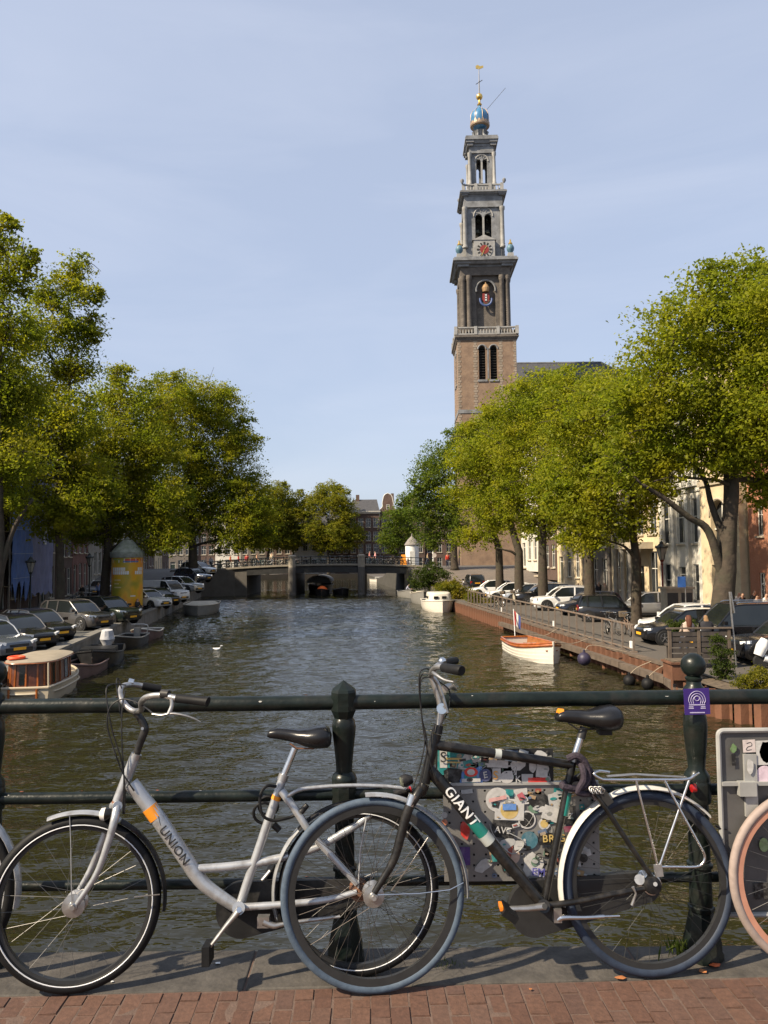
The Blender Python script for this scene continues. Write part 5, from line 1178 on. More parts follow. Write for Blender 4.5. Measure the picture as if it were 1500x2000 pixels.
# sandy arched entrance bay between the red house and the white one
def arch_house(y_near, w, label):
    y1 = y_near + w; rz = math.atan2(-1, .104); o = thing('canal_house', label, 'house', (XR(y1) + RFD - .4, y1, zs(y1)), rz, None)
    c = w / 2; ops = [(c - 1.0, c + 1.0, .15, 3.2, False), (c - .95, c + .95, 3.9, 7.2, True), (c - .9, c + .9, 9.0, 11.5, False), (c - .9, c + .9, 12.6, 14.6, False)]
    mb = MB(); wall_with_openings(mb, 0, w, -.3, 15.6, ops, 0, .5); mb.bbox((.02, .502, -.3), (w - .02, 10, 15.5)); mb.build('wall', cream_p, o, sharp=0)
    for z in (8.2, 11.9): MB().bbox((-.05, -.14, z), (w + .05, -.002, z + .28)).build('string_course', stone_t, o)
    MB().bbox((-.2, -.4, 15.6), (w + .2, .5, 16.2)).build('cornice', stone_t, o)
    MB().bbox((c - .98, .3, .15), (c + .98, .36, 3.18)).build('door', blackdecal, o)
    fr = MB().bbox((c - .06, .25, 3.9), (c + .06, .33, 7.15)).bbox((c - .93, .25, 5.4), (c - .065, .33, 5.5)).bbox((c + .065, .25, 5.4), (c + .93, .33, 5.5))
    for s_ in (-1, 1): fr.bbox((c + s_ * .5 - .04, .25, 3.9), (c + s_ * .5 + .04, .325, 6.95)) if False else None
    wf = fr.build('arched_window', frame_w, o); MB().bbox((c - .94, .36, 3.9), (c + .94, .40, 7.2)).build('pane', glass_m, wf)
    MB().tube([(c + math.cos(a) * 1.05, -.02, 6.25 + math.sin(a) * 1.05) for a in np.linspace(0, math.pi, 14)], .10, 6).build('arch_moulding', stone_t, o)
    for z, h in ((9.0, 2.5), (12.6, 2.0)): add_window(o, c, z, 1.8, h, frame_w, (1, 1), y=.2)
    return o
arch_house(45.2, 4.4, 'sandy stone entrance bay with tall arched window and black doorway')
o = right_house(49.8, 6.2, 'white stone house with pale pilasters and dark entrance doors', 15.0, white_p, ((.3, 2.9), (4.6, 3.0), (8.8, 2.2), (12, 1.7)), 3, 1.3, door=1, plinth=grey_p)
for x in (.35, 2.05, 4.1, 5.85): MB().bbox((x - .22, -.22, 0), (x + .22, -.003, 8.0)).bbox((x - .3, -.3, 8.002), (x + .3, -.003, 8.35)).build('pilaster', white_p, o)
MB().bbox((-.1, -.42, 8.36), (6.3, -.003, 8.75)).build('string_course', white_p, o)
o = right_house(56.2, 9.0, 'cream and grey classical house with a columned porch behind the lamp', 14.6, cream_p, ((.9, 3.2), (5.4, 2.6), (8.9, 2.4), (12.2, 1.6)), 4, 1.25, frame_w, plinth=grey_p, door=2)
MB().bbox((3.4, -1.4, 4.3), (7.9, -.003, 4.8)).build('porch_roof', stone_t, o)
for x in (3.6, 5.0, 6.3, 7.7): MB().lathe([(.26, 0), (.26, .2), (.2, .25), (.17, 4.0), (.24, 4.1), (.24, 4.298)], 12, (x, -1.15, 0)).build('column', grey_p, o)
specs = [(65.6, 6.4, 'grey brick house with white sash windows behind the third elm', 13.5, grey_b, 'neck', brown_b), (72.2, 7.0, 'tan plaster house with dark shopfront beyond the classical porch', 14.2, cream_p, 'cornice', None), (79.4, 6.0, 'dark brown brick gabled house on the tower side', 13.0, brown_b, 'bell', None), (85.6, 6.6, 'cream house with red shop sign near the market square', 14.0, white_p, 'cornice', None)]
for y, w, lb, h, m_, tp, _ in specs: right_house(y, w, lb, h, m_, F5 if h > 13.2 else ((1.0, 2.4), (4.2, 2.2), (7.4, 2.0), (10.4, 1.6)), 3, 1.15, top=tp)

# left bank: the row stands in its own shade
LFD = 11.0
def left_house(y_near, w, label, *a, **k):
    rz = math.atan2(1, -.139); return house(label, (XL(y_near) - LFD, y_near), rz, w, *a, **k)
left_house(41.5, 6.6, 'grey plaster house at the left picture edge behind the elm', 13.5, grey_p, F5, 3)
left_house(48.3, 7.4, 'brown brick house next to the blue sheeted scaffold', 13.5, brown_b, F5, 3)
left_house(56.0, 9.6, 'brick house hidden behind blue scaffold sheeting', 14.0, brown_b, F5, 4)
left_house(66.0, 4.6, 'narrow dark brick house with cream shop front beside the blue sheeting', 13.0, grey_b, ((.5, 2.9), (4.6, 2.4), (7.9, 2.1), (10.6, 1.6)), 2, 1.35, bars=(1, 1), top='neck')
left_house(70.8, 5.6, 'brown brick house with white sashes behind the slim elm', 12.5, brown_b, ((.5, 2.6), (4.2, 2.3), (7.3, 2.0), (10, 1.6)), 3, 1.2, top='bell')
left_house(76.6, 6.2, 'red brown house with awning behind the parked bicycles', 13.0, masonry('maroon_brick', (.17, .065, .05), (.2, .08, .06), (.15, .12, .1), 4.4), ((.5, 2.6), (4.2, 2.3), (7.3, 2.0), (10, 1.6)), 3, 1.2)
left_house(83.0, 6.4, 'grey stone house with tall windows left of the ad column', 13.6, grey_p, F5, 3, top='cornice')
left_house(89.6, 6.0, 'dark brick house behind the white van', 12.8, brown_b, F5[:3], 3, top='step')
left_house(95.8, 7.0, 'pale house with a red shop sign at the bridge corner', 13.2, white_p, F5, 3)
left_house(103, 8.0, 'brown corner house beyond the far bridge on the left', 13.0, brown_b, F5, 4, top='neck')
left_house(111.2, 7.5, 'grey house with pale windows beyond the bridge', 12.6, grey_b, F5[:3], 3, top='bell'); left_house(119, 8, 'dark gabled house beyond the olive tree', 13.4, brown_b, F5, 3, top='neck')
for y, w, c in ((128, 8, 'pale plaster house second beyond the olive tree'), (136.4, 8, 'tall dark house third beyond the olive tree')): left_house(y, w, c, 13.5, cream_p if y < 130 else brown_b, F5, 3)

# houses closing the view behind the far bridge
def far_house(px0, px1, Y, label, h, wall_m, bays, top, **k):
    a, b = at_y(px0, 1086, Y).x, at_y(px1, 1086, Y).x
    return house(label, (a, Y), 0, b - a, h, wall_m, bays=bays, top=top, z0=SZ, **k)
FF = ((.8, 2.6), (4.6, 2.1), (7.4, 2.1), (10.5, 2.1))
far_house(683, 742, 176, 'brown brick corner house with white sashes and steep slate roof', 13.6, brown_b, 4, 'cornice', floors=FF, ww=1.15, roof_m=slate, gh=2.6, plinth=None)
far_house(742.4, 775, 178, 'narrow gabled house with curled white gable edge next to corner house', 14.2, masonry('umber_brick', (.11, .065, .05), (.13, .08, .06), (.13, .11, .1), 4.4), 2, 'bell', floors=FF, gh=3.4, trim=frame_w)
far_house(640, 682.6, 177, 'brown house half hidden behind the yellow tree', 12.0, brown_b, 3, 'cornice', floors=FF[:3])
far_house(570, 639.6, 176, 'white ground floor house behind the middle tree', 9.6, masonry('white_brick', (.4, .39, .36), (.45, .43, .4), (.4, .38, .35), 4.4), 4, 'cornice', floors=((.8, 2.4), (5.2, 2.2)), gh=4, bars=(1, 1))
far_house(520, 569.6, 178, 'dark tall house with pointed gable far left of the yellow tree', 13.0, brown_b, 3, 'neck', floors=FF, gh=3.5)
far_house(775.4, 830, 180, 'tall dark house behind the white kiosk', 13.5, brown_b, 3, 'neck', floors=FF, gh=4)
far_house(330, 375, 180, 'grey house far beyond the ramp elm', 13, grey_b, 3, 'cornice', floors=FF); far_house(375.4, 420, 181, 'brown house far beyond the ramp elm', 13.5, brown_b, 3, 'neck', floors=FF); far_house(420.4, 469.6, 180, 'pale house with red shopfront far behind the ramp', 12.5, white_p, 3, 'cornice', floors=FF)
far_house(470, 519.6, 179, 'brown house closing the view at far left', 13.5, grey_b, 3, 'cornice', floors=FF)
far_house(830.4, 905, 181, 'brown house behind the tower side elm', 13.0, brown_b, 4, 'cornice', floors=FF)

# blue scaffold sheeting in front of the left house
bl = mat('blue_scaffold_sheet', (.10, .18, .44), .55, var=.25, scale=1.2, stain=(.16, .22, .42), stain_amt=.5, stain_scale=2.5)
vl = mat('violet_scaffold_sheet', (.20, .22, .37), .6, var=.15, scale=1.5, stain=(.2, .2, .3), stain_amt=.4)
so = thing('scaffold', 'tubular scaffold wrapped in blue and violet sheeting on the left bank', 'scaffold', (XL(55.6) - LFD + 1.2, 55.6, zs(56)), math.atan2(1, -.139))
def sheet(x0, x1, z0, z1, m, ph, ragged=0.):
    nx, nz = 26, 30; rows = []
    for j in range(nz + 1):
        rows.append([V(x0 + (x1 - x0) * i / nx, .05 * math.sin(i * 1.1 + ph) + .04 * math.sin(i * .45 + j * .7) + .025 * math.sin(j * 2.1), z0 + (z1 - z0) * j / nz + (ragged * math.sin(i * .9 + ph) * (1 - j / nz))) for i in range(nx + 1)])
    mb = MB(); mb.rings(rows, closed=False, caps=False); mb.rings([[p + V(0, .012, 0) for p in r] for r in rows], closed=False, caps=False)
    return mb.build('sheet', m, so, sharp=None)
sheet(0, 4.6, 1.6, 15, bl, 0, .8); sheet(4.7, 10.0, 1.2, 15, vl, 1, .15)
for x in (0, 2.4, 4.65, 7.2, 10): MB().tube([(x, .14, 0), (x, .14, 15.4)], .03, 6).tube([(x, 1.0, 0), (x, 1.0, 15.4)], .03, 6).build('upright', alu, so)
for z in (2, 4, 6, 8, 10, 12, 14): MB().tube([(0, .16, z), (10, .16, z)], .025, 6).build('ledger', alu, so); MB().bbox((0, .2, z), (10, .95, z + .05)).build('scaffold_board', mat('scaffold_wood', (.2, .15, .09), .9), so)
for z in (2.6, 4.4, 6.2): MB().tube([(0.1, -.1, z), (4.5, -.1, z + .05)], .02, 6).build('strap', mat('pale_strap', (.35, .42, .55), .7), so)
mb = MB(); 
for k in range(7): mb.bbox((7.2, -.13, 5.2 + k * .42), (7.9, -.10, 5.2 + k * .42 + .10)); mb.bbox((7.2, -.13, 5.302 + k * .42), (7.34, -.10, 5.2 + k * .42 + .32)); mb.bbox((7.7, -.13, 5.302 + k * .42), (7.84, -.10, 5.2 + k * .42 + .3))
mb.build('banner_print', whitedecal, so)

# ================================================================== the church tower
TY = 125.0
tx = at_y(952, 700, 121).x
tower = thing('church_tower', 'tall brick and stone church tower with clocks and blue crown on top', 'tower', (tx, TY, 0), rad(-1.6))
def tz(py, Y=121.): return at_y(950, py, Y).z
t_brick = masonry('tower_brick', (.215, .135, .080), (.255, .165, .102), (.25, .20, .16), 3.6, stain=(.13, .085, .06), stain_amt=.65, bump=.03)
t_dark = masonry('tower_dark_stone', (.115, .098, .082), (.165, .14, .115), (.06, .052, .045), 1.4, stain=(.055, .048, .042), bump=.05, stain_amt=.7)
t_grey = mat('tower_grey_lead', (.185, .19, .195), .7, var=.4, scale=.9, bump=.02, bscale=5, stain=(.12, .115, .11), stain_amt=.7, stain_scale=.8)
t_pale = mat('tower_pale_stone', (.29, .285, .27), .75, var=.2, scale=1.2, stain=(.2, .18, .16), stain_amt=.55)
gold = mat('gilding', (.75, .50, .14), .3, metal=.85, var=.1, scale=4)
t_blue = mat('crown_blue', (.04, .155, .30), .35, var=.15, scale=1.5, coat=.3, stain=(.12, .3, .45), stain_amt=.4)
t_red = mat('clock_red', (.22, .028, .02), .5, var=.15, scale=3)
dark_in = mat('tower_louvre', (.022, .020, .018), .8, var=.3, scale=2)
def four(fn):
    for k in range(4): fn(k, Matrix.Rotation(k * math.pi / 2, 4, 'Z'))
def quad_part(name, mb, m, sharp=30):
    me = mb.mesh(name, m, 0 if 'wall' in name else sharp)
    for k in range(4):
        o = share(name, me, tower, rz=k * math.pi / 2)
        if name == 'quoin': o['kind'] = 'stuff'
def slab(mb, hw, z0, z1, hw2=None):
    hw2 = hw if hw2 is None else hw2
    mb.add([(-hw, -hw, z0), (hw, -hw, z0), (hw, hw, z0), (-hw, hw, z0), (-hw2, -hw2, z1), (hw2, -hw2, z1), (hw2, hw2, z1), (-hw2, hw2, z1)], [(0, 3, 2, 1), (4, 5, 6, 7), (0, 1, 5, 4), (1, 2, 6, 5), (2, 3, 7, 6), (3, 0, 4, 7)])
def cornice(hw, z, h, over, m, breaks=None, nm='cornice'):
    mb = MB(); slab(mb, hw + .15, z, z + h * .25); slab(mb, hw + over * .5, z + h * .252, z + h * .55, hw + over * .8); slab(mb, hw + over, z + h * .552, z + h * .8); slab(mb, hw + over * .85, z + h * .802, z + h)
    if breaks:                              # the cornice steps out over the corner columns
        for sx in (-1, 1):
            for sy in (-1, 1):
                c = breaks[0]; w = breaks[1]
                for f, a, b in ((.2, 0, .3), (.8, .303, .6), (1.1, .603, .85)):
                    mb.bbox((sx * c - w - over * f * .4, sy * c - w - over * f * .4, z + h * a - .01), (sx * c + w + over * f * .4, sy * c + w + over * f * .4, z + h * b))
    return mb.build(nm, m, tower, sharp=20)
def balustrade(hw, z, h, m, n, nm='balustrade'):
    mb = MB(); mb.bbox((-hw, -hw, z), (hw, -hw + .3, z + h * .16)); mb.bbox((-hw, -hw, z + h * .84), (hw, -hw + .3, z + h))
    for i in range(n):
        x = -hw + hw * 2 * (i + .5) / n
        mb.lathe([(.07, z + h * .16), (.12, z + h * .4), (.06, z + h * .7), (.08, z + h * .84)], 6, (x, -hw + .15, 0))
    for x in (-hw, -hw * .36, hw * .36): mb.bbox((x - .24, -hw - .1, z), (x + .24, -hw + .38, z + h * 1.05))
    quad_part(nm, mb, m)
# --- brick shaft
H0 = 4.62; zb = tz(667)
mb = MB(); wall_with_openings(mb, -H0, H0 - .9, 0, zb, [(-1.32, -.24, tz(743), tz(677), True), (.52 - .02, 1.60 - .02, tz(743), tz(677), True), (-1.0, -.4, tz(806), tz(790), False)], -H0, -H0 + .9)
quad_part('brick_wall', mb, t_brick)
mb = MB()
for x in (-.78, 1.04):
    z = tz(742)
    while z < tz(679): mb.bbox((x - .52, -H0 + .30, z), (x + .52, -H0 + .62, z + .08)); z += .42
quad_part('louvre', mb, dark_in); MB().bbox((-H0 + 1.0, -H0 + 1.0, 0), (H0 - 1.0, H0 - 1.0, zb - .2)).build('core', dark_in, tower)  # dark box: the unlit inside behind the louvres put into its colour
mb = MB()                                   # pale stone frame and quoins
for s_ in (-1, 1):
    z = tz(850); k = 0
    while z < tz(668):
        w = .50 if k % 2 else .30; x = s_ * (H0 - w / 2); mb.bbox((x - w / 2, -H0 - .035, z), (x + w / 2, -H0 + .2, z + .34))
        w2 = .36 if k % 2 else .2; x = s_ * 2.0 + .13; mb.bbox((x - w2, -H0 - .03, z), (x + w2, -H0 + .1, z + .34)); z += .40; k += 1
quad_part('quoin', mb, mat('tower_quoin', (.26, .21, .16), .8, var=.25, scale=1))
mb = MB()
for x in (-.78, 1.04):
    mb.tube([(x + math.cos(a) * .66, -H0 - .02, tz(677) - .54 + math.sin(a) * .66) for a in np.linspace(0, math.pi, 10)], .13, 6); mb.bbox((x - .75, -H0 - .14, tz(747)), (x + .75, -H0 - .003, tz(743)))
mb.bbox((.02, -H0 - .06, tz(743)), (.24, -H0 - .004, tz(682))); mb.bbox((-H0 - .05, -H0 - .1, tz(808)), (H0 + .05, -H0 - .005, tz(801)))
quad_part('window_surround', mb, t_grey)
cornice(H0, zb, tz(656) - zb, .42, t_dark); zc_ = tz(656); balustrade(H0 + .3, zc_ + .002, tz(641) - zc_, t_pale, 21)
# --- dark stone stage with the coat of arms
H1 = 3.42; z1, z2 = zc_, tz(537)
mb = MB(); wall_with_openings(mb, -H1, H1 - .6, z1, z2, [(-1.55 + .1, 1.55 + .1, z1 + 1.3, tz(545), True)], -H1, -H1 + .6); quad_part('stone_wall', mb, t_dark)
MB().bbox((-H1 + .62, -H1 + .62, z1), (H1 - .62, H1 - .62, z2)).build('core', t_dark, tower)
mb = MB(); mb.tube([(.1 + math.cos(a) * 1.55, -H1 - .03, tz(545) - 1.55 + math.sin(a) * 1.55) for a in np.linspace(-.2, math.pi + .2, 16)], .16, 6); mb.bbox((-H1 + .6, -H1 - .08, z1 + .6), (H1 - .6, -H1 - .004, z1 + 1.0)); quad_part('niche_arch', mb, t_grey)
for cx in (-1, 1):
    for cy in (-1, 1):
        for a, b in ((3.55, 3.55), (2.62, 3.75), (3.75, 2.62)):
            c = MB(); x, y = cx * a, cy * b
            c.bbox((x - .55, y - .55, z1), (x + .55, y + .55, z1 + 1.2)); c.lathe([(.46, z1 + 1.2), (.46, z1 + 1.45), (.40, z1 + 1.5), (.36, z2 - .9), (.42, z2 - .8), (.5, z2 - .4), (.5, z2)], 12, (x, y, 0))
            c.build('column', t_dark, tower)
for k, col in enumerate(('l',)):
    s = MB(); zc = tz(580); y = -H1 - .12
    s.prism([(.1 + a, y, zc + b) for a, b in ((-.55, .75), (.55, .75), (.55, -.2), (.35, -.6), (.1 - .1, -.85), (-.35, -.6), (-.55, -.2))], (0, .15, 0)); sh = s.build('shield', t_red, tower)
    MB().bbox((-.08, y - .05, zc - .6), (.28, y - .003, zc + .7)).build('shield_pale', mat('arms_black', (.03, .03, .035), .6), sh)
    for q in (-.35, .05, .45): MB().beam((-.05, y - .07, zc + q - .12), (.25, y - .07, zc + q + .12), .05, .08).beam((.25, y - .075, zc + q - .12), (-.05, y - .075, zc + q + .12), .05, .08).build('shield_cross', whitedecal, sh)
    MB().tube([(.1 + math.cos(a) * .95, y + .02, zc - .2 + math.sin(a) * 1.05) for a in np.linspace(math.pi * .95, math.pi * 2.05, 14)], .17, 6).build('mantling', mat('arms_blue', (.06, .10, .24), .6), sh)
    cr = MB(); cr.lathe([(.5, zc + 1.05), (.55, zc + 1.25), (.62, zc + 1.7), (.35, zc + 2.2), (.08, zc + 2.4), (.1, zc + 2.6), (0, zc + 2.75)], 10, (.1, -H1 + .02, 0)); cr.build('crown_relief', mat('arms_gold', (.36, .23, .12), .5, metal=.3), tower)
mb = MB(); slab(mb, H1 + .55, z2, tz(521)); mb.build('entablature', t_dark, tower)
cornice(H1 + .5, tz(521), tz(505) - tz(521), 1.25, t_grey, (H1 + .1, .8)); zk = tz(505)
# --- clock stage
H2 = 2.75; z3, z4 = zk, tz(399)
mb = MB(); slab(mb, H2 + .12, z3, tz(479)); mb.build('pedestal', t_grey, tower)
def belfry(H, za, zb_, pier, om, sp, nm):
    """open stage: corner piers, arches with tracery, slender mullion"""
    mb = MB(); wall_with_openings(mb, -H, H - .5, za, zb_, [(-om - .04, -.13, za + .4, zb_ - sp, True), (.13, om + .04, za + .4, zb_ - sp, True)], -H, -H + .5); quad_part(nm, mb, t_grey)
    mb = MB(); r = om + .25
    mb.tube([(math.cos(a) * r, -H - .02, zb_ - sp - .45 + math.sin(a) * r) for a in np.linspace(0, math.pi, 12)], .13, 6)
    for a in (.5, 1.05, 1.57, 2.1, 2.64): mb.beam((math.cos(a) * r * .45, -H - .03, zb_ - sp - .3 + math.sin(a) * r * .45), (math.cos(a) * r, -H - .03, zb_ - sp - .45 + math.sin(a) * r), .09, .09)
    mb.bbox((-.14, -H - .1, za + .4), (.14, -H - .004, zb_ - sp - .6)); quad_part('tracery', mb, t_pale)
    for cx in (-1, 1):
        for cy in (-1, 1):
            c = MB(); x, y = cx * (H - .02), cy * (H - .02)
            c.lathe([(.42 * pier, za), (.42 * pier, za + .3), (.34 * pier, za + .4), (.29 * pier, zb_ - .7), (.4 * pier, zb_ - .5), (.42 * pier, zb_)], 12, (x + cx * .3, y + cy * .3, 0)); c.build('column', t_pale, tower)
belfry(H2, tz(479), z4, 1.05, 1.30, 1.0, 'belfry_wall')
for dx, dz, r in ((-.8, 1.0, .55), (.75, 1.0, .5), (-.7, 3.0, .42), (.8, 3.1, .38), (0, 4.3, .35)):
    z = tz(455) + dz; MB().lathe([(r, z), (r * .85, z + r * .3), (r * .55, z + r * .9), (r * .45, z + r * 1.2), (.0, z + r * 1.3)], 14, (dx, -1.2, 0)).build('bell', mat('bell_bronze', (.16, .17, .14), .35, metal=.7, var=.3), tower)
MB().bbox((-H2 + .5, -.1, tz(479)), (H2 - .5, .1, z4)).build('bell_frame', dark_in, tower)
# clocks on each side
cz = tz(485); R_ = 1.24
mb = MB(); mb.bbox((-1.7, -H2 - .75, z3 + .05), (1.7, -H2 - .13, tz(466))); mb.prism([(-1.95, -H2 - .85, tz(466) + .003), (1.95, -H2 - .85, tz(466) + .003), (0, -H2 - .85, tz(456))], (0, .85, 0)); quad_part('clock_case', mb, t_pale)
def disc(r0, r1, y0, y1, z, n=36, x=0.):
    mb = MB(); mb.lathe([(r0, 0), (r1, 0), (r1, y1 - y0), (r0, y1 - y0), (r0, 0)] if r0 > 0 else [(r1, 0), (r1, y1 - y0)], n, (x, y1, z), (0, -1, 0)); return mb
quad_part('clock_dial', disc(0, 1.32, -H2 - .82, -H2 - .752, cz), t_pale); quad_part('clock_face', disc(0, .72, -H2 - .86, -H2 - .823, cz), t_red)
mb = MB()
for k in range(12):
    a = k * math.pi / 6; d = V(math.sin(a), 0, math.cos(a)); c = V(0, -H2 - .85, cz); mb.beam(c + d * .80, c + d * 1.22, .04, .22 if k % 3 else .28)
quad_part('clock_numeral', mb, dark_in)
mb = MB()
for a, l in ((rad(205), 1.15), (rad(35), .72)):
    d = V(math.sin(a), 0, math.cos(a)); c = V(0, -H2 - .90, cz); mb.beam(c - d * .15, c + d * l, .03, .12)
quad_part('clock_hand', mb, gold)
for cx in (-1, 1):
    for cy in (-1, 1):
        c = MB(); z = zk; c.bbox((cx * 4.1 - .45, cy * 4.1 - .45, z), (cx * 4.1 + .45, cy * 4.1 + .45, z + .7)); v_ = c.build('urn', t_pale, tower)
        MB().lathe([(.2, z + .7), (.55, z + 1.2), (.62, z + 1.6), (.45, z + 2.0), (.28, z + 2.15)], 12, (cx * 4.1, cy * 4.1, 0)).build('urn_bowl', mat('urn_blue', (.08, .16, .21), .5, var=.2), v_)
        MB().lathe([(.3, z + 2.15), (.36, z + 2.3), (.12, z + 2.7), (.14, z + 2.9), (0, z + 3.1)], 10, (cx * 4.1, cy * 4.1, 0)).build('urn_lid', gold, v_)
mb = MB(); slab(mb, H2 + .35, z4, tz(383, 122)); mb.build('entablature', t_grey, tower)
cornice(H2 + .3, tz(383, 122), tz(374, 122) - tz(383, 122), .75, t_grey, (H2 + .25, .45)); zq = tz(374, 122); balustrade(H2 + .45, zq + .002, tz(360, 122) - zq, t_pale, 13)
for cx in (-1, 1):
    for cy in (-1, 1): MB().lathe([(.12, zq + 1.2), (.3, zq + 1.5), (.3, zq + 1.8), (0, zq + 2.1)], 8, (cx * 3.4, cy * 3.4, 0)).build('ball_finial', t_grey, tower)
# --- upper belfry
H3 = 1.72; z5, z6 = zq, tz(292, 122)
mb = MB(); slab(mb, H3 + .4, z5, z5 + 1.6); mb.build('pedestal', t_grey, tower)
belfry(H3, z5 + 1.6, z6, .85, .86, .9, 'lantern_wall')
mb = MB(); slab(mb, H3 + .25, z6, tz(279, 122)); mb.build('entablature', t_grey, tower); cornice(H3 + .2, tz(279, 122), tz(261, 122) - tz(279, 122), .8, t_grey, (H3 + .2, .4)); zv = tz(261, 122)
mb = MB()
for k in range(8):
    a = k * math.pi / 4 + math.pi / 8; d = V(math.cos(a), math.sin(a), 0); mb.tube(bez([d * 2.2 + V(0, 0, zv + .1), d * 1.55 + V(0, 0, zv + .45), d * 1.2 + V(0, 0, zv + 1.1), d * 1.35 + V(0, 0, zv + 1.7)], 4), [.28, .22, .17, .2], 6)
mb.lathe([(1.9, zv), (1.3, zv + .5), (1.0, zv + 1.0), (1.15, zv + 1.6), (1.35, zv + 1.8)], 16); mb.build('crown_base', t_grey, tower)
zd = tz(243, 124); Rd = 1.62
MB().lathe([(1.0, zd - .2), (1.2, zd + .1), (1.4, zd + .45), (1.5, zd + .95), (1.56, zd + 1.5), (1.5, zd + 2.1), (1.2, zd + 2.7), (.75, zd + 3.1), (.3, zd + 3.3), (.22, zd + 3.9)], 24).build('crown_dome', t_blue, tower, sharp=60)
mb = MB()
for k in range(8):
    a = k * math.pi / 4 + .2; d = V(math.cos(a), math.sin(a), 0); mb.tube([d * r + V(0, 0, z) for r, z in ((1.42, zd + .45), (1.52, zd + .95), (1.58, zd + 1.5), (1.52, zd + 2.1), (1.22, zd + 2.72), (.75, zd + 3.13))], .06, 5)
    for j in range(2):
        b = a + j * math.pi / 8; d = V(math.cos(b), math.sin(b), 0); mb.prism([d * 1.54 + V(-d.y, d.x, 0) * q + V(0, 0, zd + w) for q, w in ((-.32, .3), (.32, .3), (.18, .75), (0, 1.15 - .3 * j), (-.18, .75))], d * .07)
mb.lathe([(1.3, zd + .02), (1.6, zd + .1), (1.66, zd + .3), (1.5, zd + .42)], 24); mb.build('crown_rib', mat('crown_gilt', (.34, .25, .17), .5, metal=.3, var=.3, scale=3, stain=(.3, .2, .15), stain_amt=.5), tower)
zg = tz(189, 125); MB().ball((0, 0, zg), .56, 16).build('gilded_ball', gold, tower, sharp=None); MB().lathe([(.3, zd + 3.8), (.42, zd + 4.0), (.2, zd + 4.3), (.16, zg - .4)], 10).build('ball_stem', gold, tower)
zt_ = tz(131, 125); MB().tube([(0, 0, zg + .5), (0, 0, zt_)], [.12, .05], 6).tube([(-.55, 0, zg + 2.2), (.55, 0, zg + 2.9)], .06, 5).tube([(0, -.5, zg + 2.4), (0, .5, zg + 2.4)], .06, 5).build('vane_rod', mat('vane_iron', (.08, .08, .085), .5, metal=.5), tower)
MB().prism([(-.5, -.04, zt_ - .25), (.1, -.04, zt_ - .35), (.75, -.04, zt_ - .1), (.75, -.04, zt_ + .25), (.2, -.04, zt_ + .15), (-.2, -.04, zt_ + .4), (-.55, -.04, zt_ + .2)], (0, .08, 0)).build('weather_vane', gold, tower)
MB().tube([(1.1, 0, zd + 3.0), (4.4, 0, zd + 6.8)], .035, 4).build('flag_pole', mat('vane_iron'), tower)
# --- church nave behind
cy0 = 131.; rx0, rx1 = at_y(1020, 706, cy0).x, at_y(1215, 706, cy0).x; rz_ = at_y(1100, 706, cy0 + 8).z
ch = thing('church_nave', 'church nave with dark slate hipped roof behind the right elms', 'church', (rx0, cy0, SZ))
Lx = rx1 - rx0; hz = rz_ - SZ
MB().bbox((0, 0, -.5), (Lx + 9, 18, hz - 9.5)).build('wall', t_brick, ch)
rf = MB().add([(-.6, -.6, hz - 9.4), (Lx + 9.6, -.6, hz - 9.4), (Lx + 9.6, 18.6, hz - 9.4), (-.6, 18.6, hz - 9.4), (.4, 9, hz), (Lx - 1, 9, hz)], [(0, 1, 5, 4), (1, 2, 5), (2, 3, 4, 5), (3, 0, 4), (0, 3, 2, 1)]).build('roof', slate, ch, sharp=10)
MB().beam((.4, 9, hz + .05), (Lx - 1, 9, hz + .05), .3, .2).build('ridge', t_grey, rf); MB().beam((Lx - 1, 9, hz + .05), (Lx + 9.6, -.6, hz - 9.3), .3, .2).build('hip', t_pale, rf)

# ================================================================== far bridge
BY0, BY1 = 97.0, 108.0
fb = thing('canal_bridge', 'low canal bridge with two round stone pillars and dark iron railing', 'bridge', (0, BY0, 0))
bstone = mat('bridge_stone', (.11, .10, .09), .85, var=.2, scale=1.2, bump=.01, bscale=12, stain=(.10, .095, .08), stain_amt=.7)
bdark = mat('bridge_girder', (.03, .03, .03), .6, var=.3, scale=2)
cap_m = mat('bridge_cap', (.28, .25, .20), .8, var=.15, scale=2, stain=(.3, .26, .2), stain_amt=.4)
def bx(px, py=1100): return at_y(px, py, BY0).x
bl_, br_ = bx(400), bx(815)
def dz_(x): return 3.35 + .42 * (1 - ((x - (bx(640))) / (br_ - bl_) * 2) ** 2)
xs = np.linspace(bl_ - 2, br_ + 2, 40)
D = BY1 - BY0
MB().rings([[V(x, 0, dz_(x) - .28), V(x, D, dz_(x) - .28), V(x, D, dz_(x)), V(x, 0, dz_(x))] for x in xs]).build('deck', mat('bridge_asphalt', (.09, .085, .08), .9, var=.2, scale=1.5), fb)
MB().rings([[V(x, -.25, dz_(x) - .10), V(x, 0.1, dz_(x) - .10), V(x, 0.1, dz_(x) + .12), V(x, -.25, dz_(x) + .12)] for x in xs]).build('edge_beam', cap_m, fb)
xg = np.linspace(bx(482), bx(792), 30)
MB().rings([[V(x, -.12, dz_(x) - 1.0), V(x, .2, dz_(x) - 1.0), V(x, .2, dz_(x) - .29), V(x, -.12, dz_(x) - .29)] for x in xg]).build('girder', bdark, fb)
for k in range(1, 6): MB().rings([[V(x, k * 2 - .1, dz_(x) - .8), V(x, k * 2 + .1, dz_(x) - .8), V(x, k * 2 + .1, dz_(x) - .29), V(x, k * 2 - .1, dz_(x) - .29)] for x in xg]).build('girder', bdark, fb)
